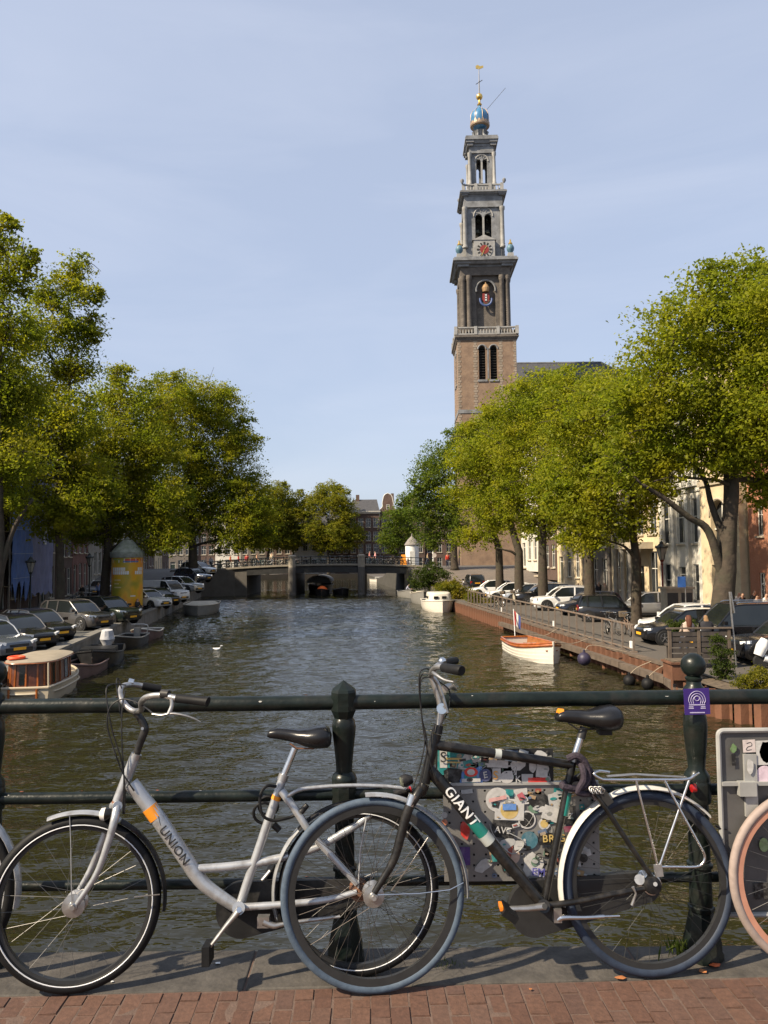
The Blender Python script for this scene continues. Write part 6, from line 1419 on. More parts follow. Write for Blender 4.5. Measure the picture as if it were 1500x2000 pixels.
for px in (571, 706):
    x = bx(px); r = .46
    MB().lathe([(r * 1.12, -1.2), (r * 1.12, .15), (r, .2), (r, dz_(x) - .3), (r * .98, dz_(x) - .25)], 18, (x, -.42, 0)).build('pillar', bstone, fb)
    MB().lathe([(r * .98, dz_(x) - .25), (r * .95, dz_(x) + .95), (r * 1.08, dz_(x) + .98), (r * 1.08, dz_(x) + 1.2), (r * .6, dz_(x) + 1.3)], 18, (x, -.42, 0)).build('pillar_cap', cap_m, fb)
    MB().bbox((x - .45, .22, -1.2), (x + .45, D - .3, dz_(x) - 1.01)).build('pier', bdark, fb)
xa = bx(482)
MB().add([(bl_ - 3, -5.0, -1.2), (bl_ - .6, -2.2, -1.2), (xa - 1.5, -.05, -1.2), (xa, -.05, -1.2), (xa, D, -1.2), (bl_ - 3, D, -1.2)] + [(bl_ - 3, -5.0, zs(BY0 - 5) + .2), (bl_ - .6, -2.2, zs(BY0 - 2.2) + .25), (xa - 1.5, -.05, dz_(xa) - .29), (xa, -.05, dz_(xa) - .29), (xa, D, dz_(xa) - .29), (bl_ - 3, D, 3.0)], [(0, 1, 7, 6), (1, 2, 8, 7), (2, 3, 9, 8), (3, 4, 10, 9), (4, 5, 11, 10), (5, 0, 6, 11), (6, 7, 8, 9, 10, 11)]).build('abutment', bstone, fb, sharp=20)
xb = bx(790)
MB().bbox((xb, -.05, -1.2), (br_ + 4, D, dz_(xb) - .29)).build('abutment', mat('abutment_tan', (.17, .14, .10), .85, var=.2, scale=1.5, stain=(.12, .11, .07), stain_amt=.6), fb)
sg = MB().lathe([(.36, 0), (.36, .04)], 20, at_y(447, 1133, BY0 - .12) - V(0, BY0, 0), (0, -1, 0)).build('round_sign', mat('sign_red', (.5, .05, .04), .5), fb); MB().lathe([(.27, .042), (.27, .06)], 20, at_y(447, 1133, BY0 - .12) - V(0, BY0, 0), (0, -1, 0)).build('sign_white', whitedecal, sg)
def far_rail(y, nm='railing'):
    r_ = MB()
    for h in (1.05, .62, .28): r_.tube([V(x, y, dz_(x) + h) for x in xs], .045 if h > 1 else .032, 5)
    R0 = r_.build(nm, iron, fb); n = 26
    for i in range(n + 1):
        x = bl_ - 1.5 + (br_ - bl_ + 3) * i / n; MB().tube([(x, y, dz_(x)), (x, y, dz_(x) + 1.12)], .055, 6).build('post', iron, R0)
far_rail(-.1); far_rail(D - .2)
# railing that follows the ramp down on the left
rp = thing('ramp_railing', 'black iron railing along the ramp left of the far bridge', 'railing', (0, 0, 0))
Ys = np.linspace(84, 96.5, 9)
for h in (1.0, .55): MB().tube([V(XL(y) - .25, y, zs(y) + .14 + h) for y in Ys], .04, 5).build('rail', iron, rp)
for y in Ys: MB().tube([V(XL(y) - .25, y, zs(y) + .1), V(XL(y) - .25, y, zs(y) + 1.2)], .05, 5).build('post', iron, rp)

# white round kiosk at the right end
k_ = at_y(805, 1086, 106)
ks = thing('round_kiosk', 'white round kiosk with pointed grey roof at the bridge end', 'kiosk', (k_.x, 106, 3.3)); kr = .93
MB().lathe([(kr, 0), (kr, 2.9)], 24).build('wall', mat('kiosk_white', (.72, .72, .70), .6, var=.06, scale=2), ks); MB().lathe([(kr * 1.12, 2.9), (kr * 1.14, 3.0), (.55, 3.75), (.12, 4.15), (.06, 4.5), (0, 4.55)], 24).build('roof', mat('kiosk_roof', (.20, .18, .165), .8, var=.2), ks); MB().bbox((-.35, -kr - .02, .05), (.35, -kr + .12, 2.1)).build('door', mat('kiosk_door', (.5, .5, .48), .5), ks)
o = thing('orange_tent_board', 'orange folding board standing left of the white kiosk', 'board', (at_y(788, 1086, 105).x, 105, 3.35)); MB().add([(-.45, -.3, 0), (.45, -.3, 0), (.3, 0, 1.6), (-.3, 0, 1.6)], [(0, 1, 2, 3)]).add([(-.45, .3, 0), (.45, .3, 0), (.3, 0.02, 1.6), (-.3, .02, 1.6)], [(0, 1, 2, 3)]).build('panel', orange, o)
b_ = at_y(846, 1086, 100); o = thing('white_sign_post', 'slim white signpost with round signs right of the white kiosk', 'sign', (b_.x, 100, 3.2)); MB().tube([(0, 0, 0), (0, 0, 2.9)], .09, 8).build('pole', whitedecal, o); MB().lathe([(.28, 0), (.28, .04)], 16, (.15, -.12, 1.6), (0, -1, 0)).build('sign_disc', mat('sign_grey', (.5, .45, .42), .5), o)

# ================================================================== advertising column on the left bank
ac = at_z(248, 1192, SZ)
RC = 29.3 * ac.y / FPX
ad = thing('advertising_column', 'yellow poster covered advertising column with ribbed grey cap on the left quay', 'advertising column', (ac.x, ac.y, SZ))
k = ac.y / FPX
def adz(py): return at_y(248, py, ac.y).z - SZ
def poster_mat():
    m = bpy.data.materials.new('poster_yellow'); t, b = nodes_of(m)
    tc = t.nodes.new('ShaderNodeTexCoord'); n = t.nodes.new('ShaderNodeTexNoise'); n.inputs['Scale'].default_value = .7; n.inputs['Detail'].default_value = 2
    t.links.new(tc.outputs['Object'], n.inputs['Vector'])
    r = t.nodes.new('ShaderNodeValToRGB'); e = r.color_ramp.elements; e[0].position = .35; e[1].position = .66
    e[0].color = (.30, .28, .03, 1); e[1].color = (.74, .25, .015, 1); q = e.new(.5); q.color = (.66, .37, .02, 1)
    t.links.new(n.outputs['Fac'], r.inputs['Fac']); t.links.new(r.outputs['Color'], b.inputs['Base Color']); b.inputs['Roughness'].default_value = .4
    return m
MB().lathe([(RC * 1.02, 0), (RC * 1.02, adz(1183))], 32).build('plinth', bstone, ad)
body = MB().lathe([(RC, adz(1183) + .002), (RC, adz(1089))], 40).build('poster', poster_mat(), ad, sharp=50)
def curved_plate(px0, px1, py0, py1, m, nm, lift=.006):
    """printed paper pasted on the column, as seen at these photo columns"""
    mb = MB(); R2 = RC + lift; rows = [[], []]
    base_a = math.atan2(-ac.y, -ac.x)
    for x in np.linspace(px0, px1, 6):
        s_ = max(-.99, min(.99, (x - 248) * k / RC)); a = base_a + math.asin(s_)
        for r_, z in ((0, adz(py1)), (1, adz(py0))): rows[r_].append(V(math.cos(a) * R2, math.sin(a) * R2, z))
    mb.rings(rows, closed=False, caps=False); mb.rings([[p * 1 - V(p.x, p.y, 0) * .0015 for p in q] for q in rows], closed=False, caps=False); return mb.build(nm, m, ad)
pw = mat('poster_white', (.74, .74, .72), .5, var=.08, scale=9); pb2 = mat('poster_blue', (.08, .14, .35), .5); prd = mat('poster_red', (.55, .06, .04), .5); pg_ = mat('poster_green', (.28, .34, .10), .5); pdk = mat('poster_dark', (.05, .06, .12), .5)
curved_plate(222, 274, 1091, 1099, mat('poster_strip', (.60, .58, .52), .5, var=.3, scale=6), 'poster_strip'); curved_plate(243, 273, 1092, 1095, prd, 'poster_strip', .009); curved_plate(240, 268, 1095.5, 1098, pb2, 'poster_strip', .009); curved_plate(222, 236, 1091, 1094, pg_, 'poster_strip', .009)
for r0, x0, x1 in ((1108, 222, 244), (1115, 222, 251), (1108, 267, 275), (1115, 262, 275)):
    x = x0
    while x < x1: 
        w = random.uniform(2.2, 3.4); curved_plate(x, min(x + w, x1), r0, r0 + 6.4, pw, 'poster_letter', .008); x += w + .7
for py, x1 in ((1131, 236), (1138, 233), (1145, 237)): curved_plate(225, x1, py, py + 2.2, mat('poster_pale', (.62, .5, .25), .5), 'poster_line', .008)
curved_plate(254, 263, 1162, 1164, pw, 'poster_line', .008); curved_plate(241, 247, 1173, 1175, pw, 'poster_line', .008)
cm_ = mat('column_cap_grey', (.30, .32, .28), .6, var=.25, scale=3, stain=(.12, .15, .07), stain_amt=.5)
prof = [(RC * 1.06, adz(1089)), (RC * 1.10, adz(1086)), (RC * 1.10, adz(1078))]
for i, t in enumerate(np.linspace(0, 1, 7)): r_ = RC * (1.02 * (1 - t * .75) ** .8); prof += [(r_, adz(1078) + t * (adz(1056) - adz(1078))), (r_ - .05, adz(1078) + t * (adz(1056) - adz(1078)) + .06)]
prof += [(.14, adz(1054)), (.2, adz(1052)), (0, adz(1048))]
MB().lathe(prof, 32).build('cap', cm_, ad, sharp=25)

# ================================================================== street lamps
lamp_iron = mat('lamp_iron', (.02, .025, .022), .45, var=.2, scale=10); lamp_g = mat('lantern_glass', (.32, .31, .28), .12, var=.2, scale=5, spec=.6); lred = mat('lamp_red', (.14, .02, .02), .5)
def lamp(label, x, y, h=4.1, m=lamp_iron, z=None):
    o = thing('street_lamp', label, 'street lamp', (x, y, zs(y) if z is None else z), 0, 'crowned lantern street lamps'); hl = h - 1.25
    MB().lathe([(.16, 0), (.16, .5), (.11, .6), (.075, .75), (.06, 1.6), (.05, hl - .2), (.08, hl - .15), (.05, hl - .05), (.14, hl + .12), (.05, hl + .15)], 10).build('post', m, o)
    MB().lathe([(.13, hl + .15), (.30, hl + .80)], 6).build('lantern', lamp_g, o); mb = MB()
    for i in range(6):
        a = i * math.pi / 3; mb.tube([(math.cos(a) * .135, math.sin(a) * .135, hl + .13), (math.cos(a) * .31, math.sin(a) * .31, hl + .82)], .016, 4)
    mb.build('lantern_bar', lamp_iron, o)
    MB().lathe([(.36, hl + .80), (.38, hl + .86), (.30, hl + .9), (.16, hl + 1.05), (.12, hl + 1.08), (.12, hl + 1.16), (.05, hl + 1.2), (.0, hl + 1.3)], 12).build('lantern_roof', lamp_iron, o); mb = MB()
    for i in range(6): a = i * math.pi / 3; mb.lathe([(.03, hl + .84), (.05, hl + .9), (0, hl + .98)], 5, (math.cos(a) * .34, math.sin(a) * .34, 0))
    mb.build('crest', lamp_iron, o); return o
b_ = at_y(60, 1100, 54); lamp('lantern street lamp before the violet scaffold sheeting', b_.x, 54, 4.2)
b_ = at_y(175, 1100, 70); lamp('lantern street lamp between the slim elm and the ad column', b_.x, 70, 4.5)
b_ = at_y(1293, 1100, 45); lamp('lantern street lamp with red post before the cream porch', b_.x, 45, 4.7, lred)

# ================================================================== right quay: rusty sheet piling, fender beam, fence
rustw = mat('rusty_sheet_pile', (.135, .060, .032), .85, var=.35, scale=2.2, bump=.008, bscale=25, stain=(.12, .05, .03), stain_amt=.6, stain_scale=2.5)
timber = mat('weathered_timber', (.105, .08, .06), .9, var=.3, scale=2.5, bump=.008, bscale=18, stain=(.1, .075, .055), stain_amt=.5)
sp = thing('sheet_pile_wall', 'rusty corrugated steel sheet pile wall along the right quay', 'wall', (0, 0, 0))
prof = [(0, .02), (.10, .02), (.19, .24), (.41, .24), (.50, .02), (.6, .02), (.6, 0), (.49, 0), (.40, .22), (.20, .22), (.11, 0), (0, 0)]
pile = MB().rings([[V(a, -b, z) for a, b in prof] for z in (-1.5, SZ - .06)]).mesh('sheet_pile', rustw, 20)
def piles(pts):
    for (x0, y0), (x1, y1) in zip(pts[:-1], pts[1:]):
        d = V(x1 - x0, y1 - y0, 0); n = max(1, round(d.length / .6)); a = math.atan2(d.y, d.x)
        for i in range(n): share('sheet_pile', pile, sp, (x0 + d.x * i / n, y0 + d.y * i / n, random.uniform(-.03, .03)), a)
def rl(y, o=0.): return (XR(y) + o, y)
piles([rl(67), rl(26)]); near_line = [(9.75, 26.0), (9.55, 24.6), (9.75, 23.0), (10.6, 21.2), (12.4, 19.2), (15, 18)]; piles(near_line)
MB().add([(XR(26) , 26, SZ - .03)] + [(a + .1, b, SZ - .03) for a, b in near_line] + [(17, 18, SZ - .03), (17, 26, SZ - .03)], [tuple(range(9))]).build('soil_fill', mat('soil', (.10, .075, .05), .95, var=.4, scale=6, bump=.02, bscale=20), sp)
cap = MB(); cap.beam((*rl(67, .02), SZ - .03), (*rl(26, .02), SZ - .03), .26, .10); cap.build('capping_beam', timber, sp)
structure('quay_wall_right', strip_wall('quay_wall_right', XR, 1, mat('dark_quay_stone', (.06, .056, .048), .9, var=.3, scale=1.5, bump=.02, bscale=6, stain=(.03, .03, .02), stain_amt=.6), 67, 168))
structure('quay_wall_under', strip_wall('quay_wall_under', lambda y: XR(y) + .35, 1, wall_stone, 16, 67))
fbm = thing('fender_beam', 'long weathered timber fender beam floating along the rusty quay', 'beam', (0, 0, 0))
for i, y in enumerate(np.arange(23.2, 46, 3.8)): MB().beam((XR(y) - .42 - (.9 if y < 26 else 0), y, .42), (XR(y + 3.75) - .42, y + 3.75, .40), .26, .24).build('timber', timber, fbm)
for y in np.arange(27, 46, 2.0): MB().tube([(XR(y) - .26, y, -.5), (XR(y) - .26, y, .30)], .09, 7).build('pile', rustw, fbm)
fence = thing('quay_fence', 'weathered grey steel post and rail fence on the right quay edge', 'fence', (0, 0, SZ))
fst = mat('weathered_fence_steel', (.15, .12, .095), .75, var=.3, scale=6, stain=(.25, .13, .07), stain_amt=.4)
fy = np.linspace(31.2, 62.5, 30)
fp = MB().beam((0, 0, -.02), (0, 0, 1.08), .07, .07).bbox((-.12, -.12, -.02), (.12, .12, .05)).mesh('post', fst)
for y in fy: share('post', fp, fence, (XR(y) + .25, y, 0))
for h in (1.10,): MB().beam((XR(fy[0]) + .25, fy[0] - .05, h), (XR(fy[-1]) + .25, fy[-1] + .05, h), .09, .06).build('top_rail', fst, fence)
MB().beam((XR(fy[0]) + .25, fy[0], .12), (XR(fy[-1]) + .25, fy[-1], .12), .04, .05).build('bottom_rail', fst, fence)
for a in (0, 9, 19): MB().bbox((XR(fy[a]) - .02 + .25 - .04, fy[a] + .1, .15), (XR(fy[a]) + .25 + .02, fy[a] + .36, .42)).build('notice', whitedecal, fence)

# wooden bench screen, planters and signs near the right edge
b_ = at_z(1310, 1306, SZ)
bs = thing('bench_screen', 'dark wooden slatted bench back on the right quay under the sitting couple', 'bench', (b_.x, b_.y, SZ))
bw = mat('dark_bench_wood', (.055, .045, .038), .8, var=.3, scale=5); W_ = 2.05
for x in (0, 1.0, W_): MB().bbox((x - .05, -.03, 0), (x + .05, .06, 1.35)).build('post', timber, bs)
for j in range(6): MB().bbox((.052, -.005, .16 + j * .19), (W_ - .052, .035, .31 + j * .19)).build('slat', bw, bs)
MB().bbox((-.1, -.06, 1.352), (W_ + .1, .09, 1.40)).build('top_rail', timber, bs); MB().bbox((0, .07, .75), (W_, .55, .81)).build('seat', bw, bs)
for x in (.1, W_ - .1): MB().bbox((x - .04, .45, 0), (x + .04, .53, .748)).build('leg', bw, bs)
shrub('tall thin shrub beside the dark bench screen', [(1408, 1275, 16), (1410, 1300, 17), (1400, 1250, 9), (1418, 1318, 14)], 24.5, leaf_s, 41, sig=.12, size=.07, dens=2.2)
shrub('yellow flowering plants in the quay bed at the picture edge', [(1465, 1325, 15), (1488, 1322, 16), (1450, 1338, 12), (1500, 1338, 16), (1478, 1345, 12)], 22.5, leaf_y, 42, sig=.12, size=.06, dens=1.6)
shrub('clipped green hedge tub in front of the black hatchback wheel', [(1322, 1226, 14), (1340, 1228, 15), (1352, 1226, 13)], 29, leaf_s, 43, sig=.12, size=.07, dens=3.2, name='hedge_tub')
for px, lab in ((1352, 'square rusty steel planter below the ball topped post'),):
    q = at_z(px, 1352, .5); o = thing('steel_planter', lab, 'planter', (q.x, 25.0, SZ - .05)); MB().bbox((-.45, -.4, 0), (.45, .4, .5)).bbox((-.5, -.45, .5), (.5, .45, .56)).build('tub', rustw, o); MB().bbox((-.42, -.37, .561), (.42, .37, .60)).build('soil', mat('soil'), o)
q = at_z(1438, 1304, SZ); o = thing('leaning_post', 'slim leaning grey signpost by the tall shrub', 'sign', (q.x, q.y, SZ)); t_ = at_y(1425, 1156, q.y) - o.location
MB().tube([(0, 0, 0), t_], .035, 8).build('pole', alu, o); MB().beam(t_ - V(-.02, 0, 0), t_ * .72 + V(.08, 0, 0), .14, .04).build('sign_plate', alu, o)
q = at_y(1338, 1130, 41); o = thing('parking_sign', 'blue parking sign on grey pole beside the beige cabinet', 'sign', (q.x, 41, SZ)); MB().tube([(0, 0, 0), (0, 0, 2.75)], .035, 8).build('pole', alu, o); MB().bbox((-.42, -.07, 2.15), (-.0, -.04, 2.72)).build('sign_plate', mat('sign_blue', (.03, .10, .33), .4), o)
q = at_y(1320, 1130, 44.5); o = thing('utility_cabinet', 'beige kiosk cabinet with dark doors behind the parking sign', 'cabinet', (q.x, 44.5, SZ)); MB().bbox((-.75, -.5, 0), (.75, .5, 1.9)).bbox((-.85, -.6, 1.9), (.85, .6, 2.02)).build('cabinet_body', stone_t, o)
for x in (-.4, .4): MB().bbox((x - .3, -.53, .15), (x + .3, -.503, 1.7)).build('door', dark_p, o)
# mooring balls
for px, py, Y, r, lab, m_ in ((1141, 1287, 31, .27, 'purple ball fender hanging by the wooden sloop', mat('purple_fender', (.03, .024, .05), .5, var=.2)), (1229, 1330, 28.6, .22, 'black ball fender left of two at the timber beam', rubber), (1265, 1336, 27.6, .22, 'black ball fender right of two at the timber beam', rubber)):
    c = at_y(px, py, Y); o = thing('ball_fender', lab, 'fender', c, 0, 'ball fenders on the right quay'); MB().ball((0, 0, 0), r, 18).build('ball', m_, o, sharp=None); MB().lathe([(.06, r - .02), (.05, r + .08), (.03, r + .1)], 8).build('eye', m_, o); MB().tube(bez([(0, 0, r), (.4, .2, r + .25), (XR(Y) - c.x, .3, SZ - c.z)], 4), .015, 5).build('rope', mat('rope', (.35, .28, .2), .9), o)

# ================================================================== cars
tyre_c = mat('car_tyre', (.014, .014, .014), .8, var=.2); rim_c = mat('alloy_rim', (.42, .42, .43), .3, metal=.8, var=.1); cglass = mat('car_glass', (.012, .015, .016), .05, var=.3, scale=1, spec=.8); lampw = mat('head_lamp', (.70, .72, .74), .12, var=.1, spec=.9); lampr = mat('tail_lamp', (.25, .01, .01), .2, coat=.4); plate_y = mat('plate_yellow', (.72, .36, .02), .5, var=.05); ctrim = mat('car_trim', (.014, .014, .015), .5, var=.2)
def paint(key, c, metal=.3): return mat('car_' + key, c, .28, metal=metal, var=.04, scale=1.5, coat=.8)
CP = dict(white=paint('white', (.68, .68, .67), 0), black=paint('black', (.012, .012, .014)), grey=paint('grey', (.085, .08, .078), .5), silver=paint('silver', (.42, .43, .44), .6), navy=paint('navy', (.02, .026, .045)), green=paint('dark_green', (.014, .022, .018)), bluegrey=paint('blue_grey', (.10, .115, .14), .4))
KIND = {
 'hatch': dict(L=4.1, W=1.76, belt=.93, roof=1.50, cowl=.95, rfront=.20, rrear=-1.55, tail=-1.98, hood=.82, wb=(1.28, -1.28), wr=.32),
 'suv':   dict(L=4.5, W=1.84, belt=1.02, roof=1.63, cowl=1.0, rfront=.25, rrear=-1.75, tail=-2.15, hood=.95, wb=(1.38, -1.35), wr=.36),
 'sedan': dict(L=4.5, W=1.78, belt=.92, roof=1.45, cowl=.9, rfront=.20, rrear=-1.05, tail=-1.75, hood=.84, wb=(1.38, -1.35), wr=.32),
 'van':   dict(L=5.1, W=1.93, belt=1.15, roof=1.92, cowl=1.75, rfront=1.05, rrear=-2.35, tail=-2.48, hood=1.08, wb=(1.65, -1.55), wr=.34),
 'mini':  dict(L=3.6, W=1.66, belt=.92, roof=1.53, cowl=1.0, rfront=.45, rrear=-1.45, tail=-1.68, hood=.86, wb=(1.15, -1.15), wr=.31)}
def car_parts(root, kind, pm, two=None, rack=False, panel=False):
    K = KIND[kind]; L_, W_ = K['L'], K['W']; hl, hw = L_ / 2, W_ / 2; bl, hd = K['belt'], K['hood']
    st = [(hl, .36, hd - .26, .74), (hl - .06, .26, hd - .14, .86), (hl - .28, .20, hd - .04, .95), (hl - .75, .19, hd + .02, 1.0), (K['cowl'] + .08, .19, bl - .03, 1.0), (K['cowl'] - .1, .19, bl, 1.0), (0, .19, bl + .01, 1.0), (K['rrear'], .19, bl + .03, 1.0), (-hl + .28, .21, bl + .02, .97), (-hl + .07, .28, bl - .05, .90), (-hl, .40, bl - .20, .80)]
    R = []
    for x, zl, zt, f in st:
        w = hw * f; zm = zl + (zt - zl) * .55
        half = [(w * .88, zl), (w * .97, zl + .10), (w, zl + (zt - zl) * .4), (w * .995, zm), (w * .965, zt - .09), (w * .90, zt - .02), (w * .6, zt + .012), (0, zt + .022)]
        R.append([V(x, y, z) for y, z in half] + [V(x, -y, z) for y, z in reversed(half[:-1])])
    MB().rings(R).build('body', pm, root, sharp=32)
    rz_, rt = K['roof'], hw * .74
    cab = [(K['cowl'] + .06, bl - .06, bl - .045, hw * .90, hw * .86), ((K['cowl'] + K['rfront']) / 2, bl - .06, (bl + rz_) / 2 + .02, hw * .935, hw * .84), (K['rfront'], bl - .06, rz_ - .045, hw * .94, rt), (K['rfront'] - .4, bl - .06, rz_ - .008, hw * .94, rt), ((K['rfront'] + K['rrear']) / 2, bl - .06, rz_, hw * .94, rt), (K['rrear'], bl - .06, rz_ - .05, hw * .93, rt * .97), ((K['rrear'] + K['tail']) / 2, bl - .06, (bl + rz_) / 2 + .08, hw * .91, hw * .80), (K['tail'], bl - .06, bl - .04, hw * .88, hw * .84)]
    R = []
    for x, zb, zt, wb, wt in cab: R.append([V(x, wb, zb), V(x, (wb + wt) / 2 + .01, (zb + zt) / 2), V(x, wt, zt), V(x, 0, zt + .02), V(x, -wt, zt), V(x, -(wb + wt) / 2 - .01, (zb + zt) / 2), V(x, -wb, zb)])
    MB().rings(R).build('window', cglass, root, sharp=30)
    rm = two or pm
    rr = [c for c in cab if K['rrear'] - .01 <= c[0] <= K['rfront'] + .01]
    MB().rings([[V(x, wt + .012, zt - .02), V(x, wt * .7, zt + .028), V(x, 0, zt + .040), V(x, -wt * .7, zt + .028), V(x, -wt - .012, zt - .02), V(x, 0, zt - .03)] for x, zb, zt, wb, wt in rr]).build('roof', rm, root, sharp=40)
    for s_ in (1, -1):
        def pt(i, f=1.): c = cab[i]; return V(c[0], s_ * (c[4] + .004), c[2])
        p_ = MB(); p_.tube([pt(0), pt(1), pt(2)], .034, 6); p_.tube([pt(2), pt(3), pt(4), pt(5)], .028, 6); p_.tube([pt(5), pt(6), pt(7)], .06, 6)
        xb_ = (K['rfront'] + K['rrear']) / 2 + .15; p_.beam((xb_, s_ * hw * .945, bl), (xb_ - .05, s_ * (rt + .02), rz_ - .03), .05, .09); x2 = K['rrear'] + .28; p_.beam((x2, s_ * hw * .94, bl), (x2 - .05, s_ * (rt + .015), rz_ - .05), .05, .13)
        p_.build('pillar', pm, root)
        MB().box((K['cowl'] - .12, s_ * (hw + .09), bl + .08), (.12, .20, .14)).build('mirror', pm, root)
        MB().beam((hl - .24, s_ * hw * .93, hd - .12), (hl - .05, s_ * hw * .58, hd - .17), .13, .10).build('headlight', lampw, root); MB().box((-hl + .09, s_ * hw * .76, bl - .14), (.12, .20, .26)).build('tail_light', lampr, root)
        for x in K['wb']:
            c = V(x, s_ * (hw - .10), K['wr']); ax = (0, s_, 0)
            MB().lathe([(K['wr'] + .075, .0), (K['wr'] + .075, .104), (K['wr'] * .5, .106)], 22, c, ax).build('wheel_arch', ctrim, root)
            wl = MB().lathe([(K['wr'] * .5, -.1), (K['wr'] * .93, -.09), (K['wr'], -.05), (K['wr'], .10), (K['wr'] * .93, .125), (K['wr'] * .66, .122)], 24, c, ax).build('wheel', tyre_c, root)
            mb = MB(); mb.lathe([(K['wr'] * .66, .112), (K['wr'] * .60, .124), (K['wr'] * .57, .110)], 20, c, ax); mb.lathe([(.06, .10), (.05, .125), (0, .128)], 10, c, ax)
            for i in range(5):
                a = i * 2 * math.pi / 5 + .3; mb.beam(c + V(0, s_ * .115, 0), c + V(math.cos(a) * K['wr'] * .6, s_ * .118, math.sin(a) * K['wr'] * .6), .055, .02)
            mb.build('rim', rim_c, wl)
    MB().box((hl - .01, 0, .42), (.06, hw * 1.25, .16)).box((hl - .03, 0, hd - .26), (.06, hw * .9, .10)).build('grille', ctrim, root); MB().box((hl + .032, 0, .46), (.012, .52, .11)).build('number_plate', plate_y, root); MB().box((-hl - .012, 0, .72), (.012, .52, .11)).build('number_plate', plate_y, root)
    MB().box((K['rfront'] * 0 - .1, 0, .21), (L_ * .78, hw * 1.96, .10)).build('sill', ctrim, root)
    if rack:
        for s_ in (1, -1): MB().tube([(K['rfront'] - .1, s_ * rt * .9, rz_ + .03), (K['rfront'] - .25, s_ * rt * .9, rz_ + .08), (K['rrear'] + .2, s_ * rt * .9, rz_ + .07), (K['rrear'] + .1, s_ * rt * .9, rz_)], .02, 6).build('roof_rail', chrome, root)
    if panel:
        for s_ in (1, -1): MB().add([(K['rfront'] - .55, s_ * (hw * .952), bl - .04), (K['rrear'] - .02, s_ * (hw * .945), bl - .04), (K['rrear'] - .02, s_ * (rt + .035), rz_ - .03), (K['rfront'] - .55, s_ * (rt + .05), rz_ - .01)], [(0, 1, 2, 3)]).build('side_panel', pm, root)
def car(label, kind, col, x, y, head, group, **k):
    o = thing('parked_van' if kind == 'van' else 'parked_car', label, 'van' if kind == 'van' else 'car', (x, y, zs(y) + .004), rad(head), group); car_parts(o, kind, CP[col], **k)
    sl = (zs(y + .5) - zs(y - .5))
    if sl > .02: o.rotation_euler = (0, 0, rad(head)); o.location.z += .05
    return o
RC_, LC_ = 'cars parked on the right quay', 'cars parked on the left quay'
def px_x(px, Y): return ray(px, 1100).x / ray(px, 1100).y * Y
car('black hatchback with white roof and nose, in front of the black van', 'hatch', 'black', px_x(1243, 34.3) + 2.05, 34.3, 183, RC_, two=CP['white'])
car('white hatchback mostly hidden behind the black and white hatchback', 'hatch', 'white', px_x(1250, 37.2) + 2.05, 37.2, 183, RC_)
car('black people carrier van with long dark side windows by the forked elm', 'van', 'black', px_x(1345, 31) + 2.55, 31.2, 183, RC_, rack=True)
car('black saloon car at the picture edge behind the leaning post', 'suv', 'black', px_x(1418, 28.2) + 2.25, 28.0, 182, RC_)
car('white estate car facing the canal behind the quay fence', 'suv', 'white', px_x(1037, 55) + 2.25, 55, 181, RC_, rack=True)
car('dark blue hatchback between the white estate and small black car', 'hatch', 'navy', px_x(1086, 50.5) + 2.05, 50.5, 184, RC_)
car('small boxy black car facing away from the canal', 'mini', 'black', px_x(1185, 45.5), 45.5, -12, RC_)
car('silver car behind the small boxy black car', 'hatch', 'silver', px_x(1225, 48.5) + 1.2, 48.8, 178, RC_)
car('white hatchback farthest along the fenced quay', 'hatch', 'white', px_x(916, 72) + 2.05, 72, 178, RC_); car('white hatchback second along the fenced quay by an elm trunk', 'hatch', 'white', px_x(948, 67.5) + 2.05, 67.5, 180, RC_); car('black estate with pale roof behind the fence', 'suv', 'black', px_x(1003, 61.5) + 2.25, 61.3, 181, RC_, two=CP['silver'], rack=True)
car('small round black car with a silver window edge by the shrubs', 'mini', 'black', px_x(925, 77), 77, 95, RC_)
car('silver grey crossover beside the black estate', 'hatch', 'silver', px_x(975, 64.4) + 2.2, 64.4, 180, RC_)
car('grey crossover car under the slim left elm', 'suv', 'grey', px_x(152, 44.5), 44.4, -28, LC_); car('dark green car next to the grey crossover', 'suv', 'green', px_x(205, 47.6), 48.0, -28, LC_); car('black hatchback with orange plate at the left picture edge', 'hatch', 'black', px_x(36, 35.2), 35.2, -32, LC_); car('black hatchback with pale bonnet between the edge cars and crossover', 'hatch', 'black', px_x(72, 38.2), 38.4, -32, LC_); car('blue grey car cut by the left picture edge', 'sedan', 'bluegrey', px_x(-14, 32.2), 32.0, -34, LC_)
car('white hatchback just right of the advertising column', 'hatch', 'white', px_x(287, 61.5), 61.5, -28, LC_); car('black hatchback second past the advertising column', 'hatch', 'black', px_x(308, 65.5), 65.5, -28, LC_); car('white delivery van past the advertising column', 'van', 'white', px_x(318, 70.5), 70.5, -28, LC_, panel=True); car('silver car on the foot of the bridge ramp', 'suv', 'silver', px_x(355, 77), 77, -25, LC_); car('dark car high on the bridge ramp', 'hatch', 'navy', px_x(378, 83.5), 83.5, -25, LC_); car('white car topmost on the bridge ramp', 'hatch', 'white', px_x(388, 88.5), 88.5, -25, LC_); car('grey car driving behind the slim elm by the houses', 'sedan', 'silver', px_x(196, 76), 76, -80, LC_)
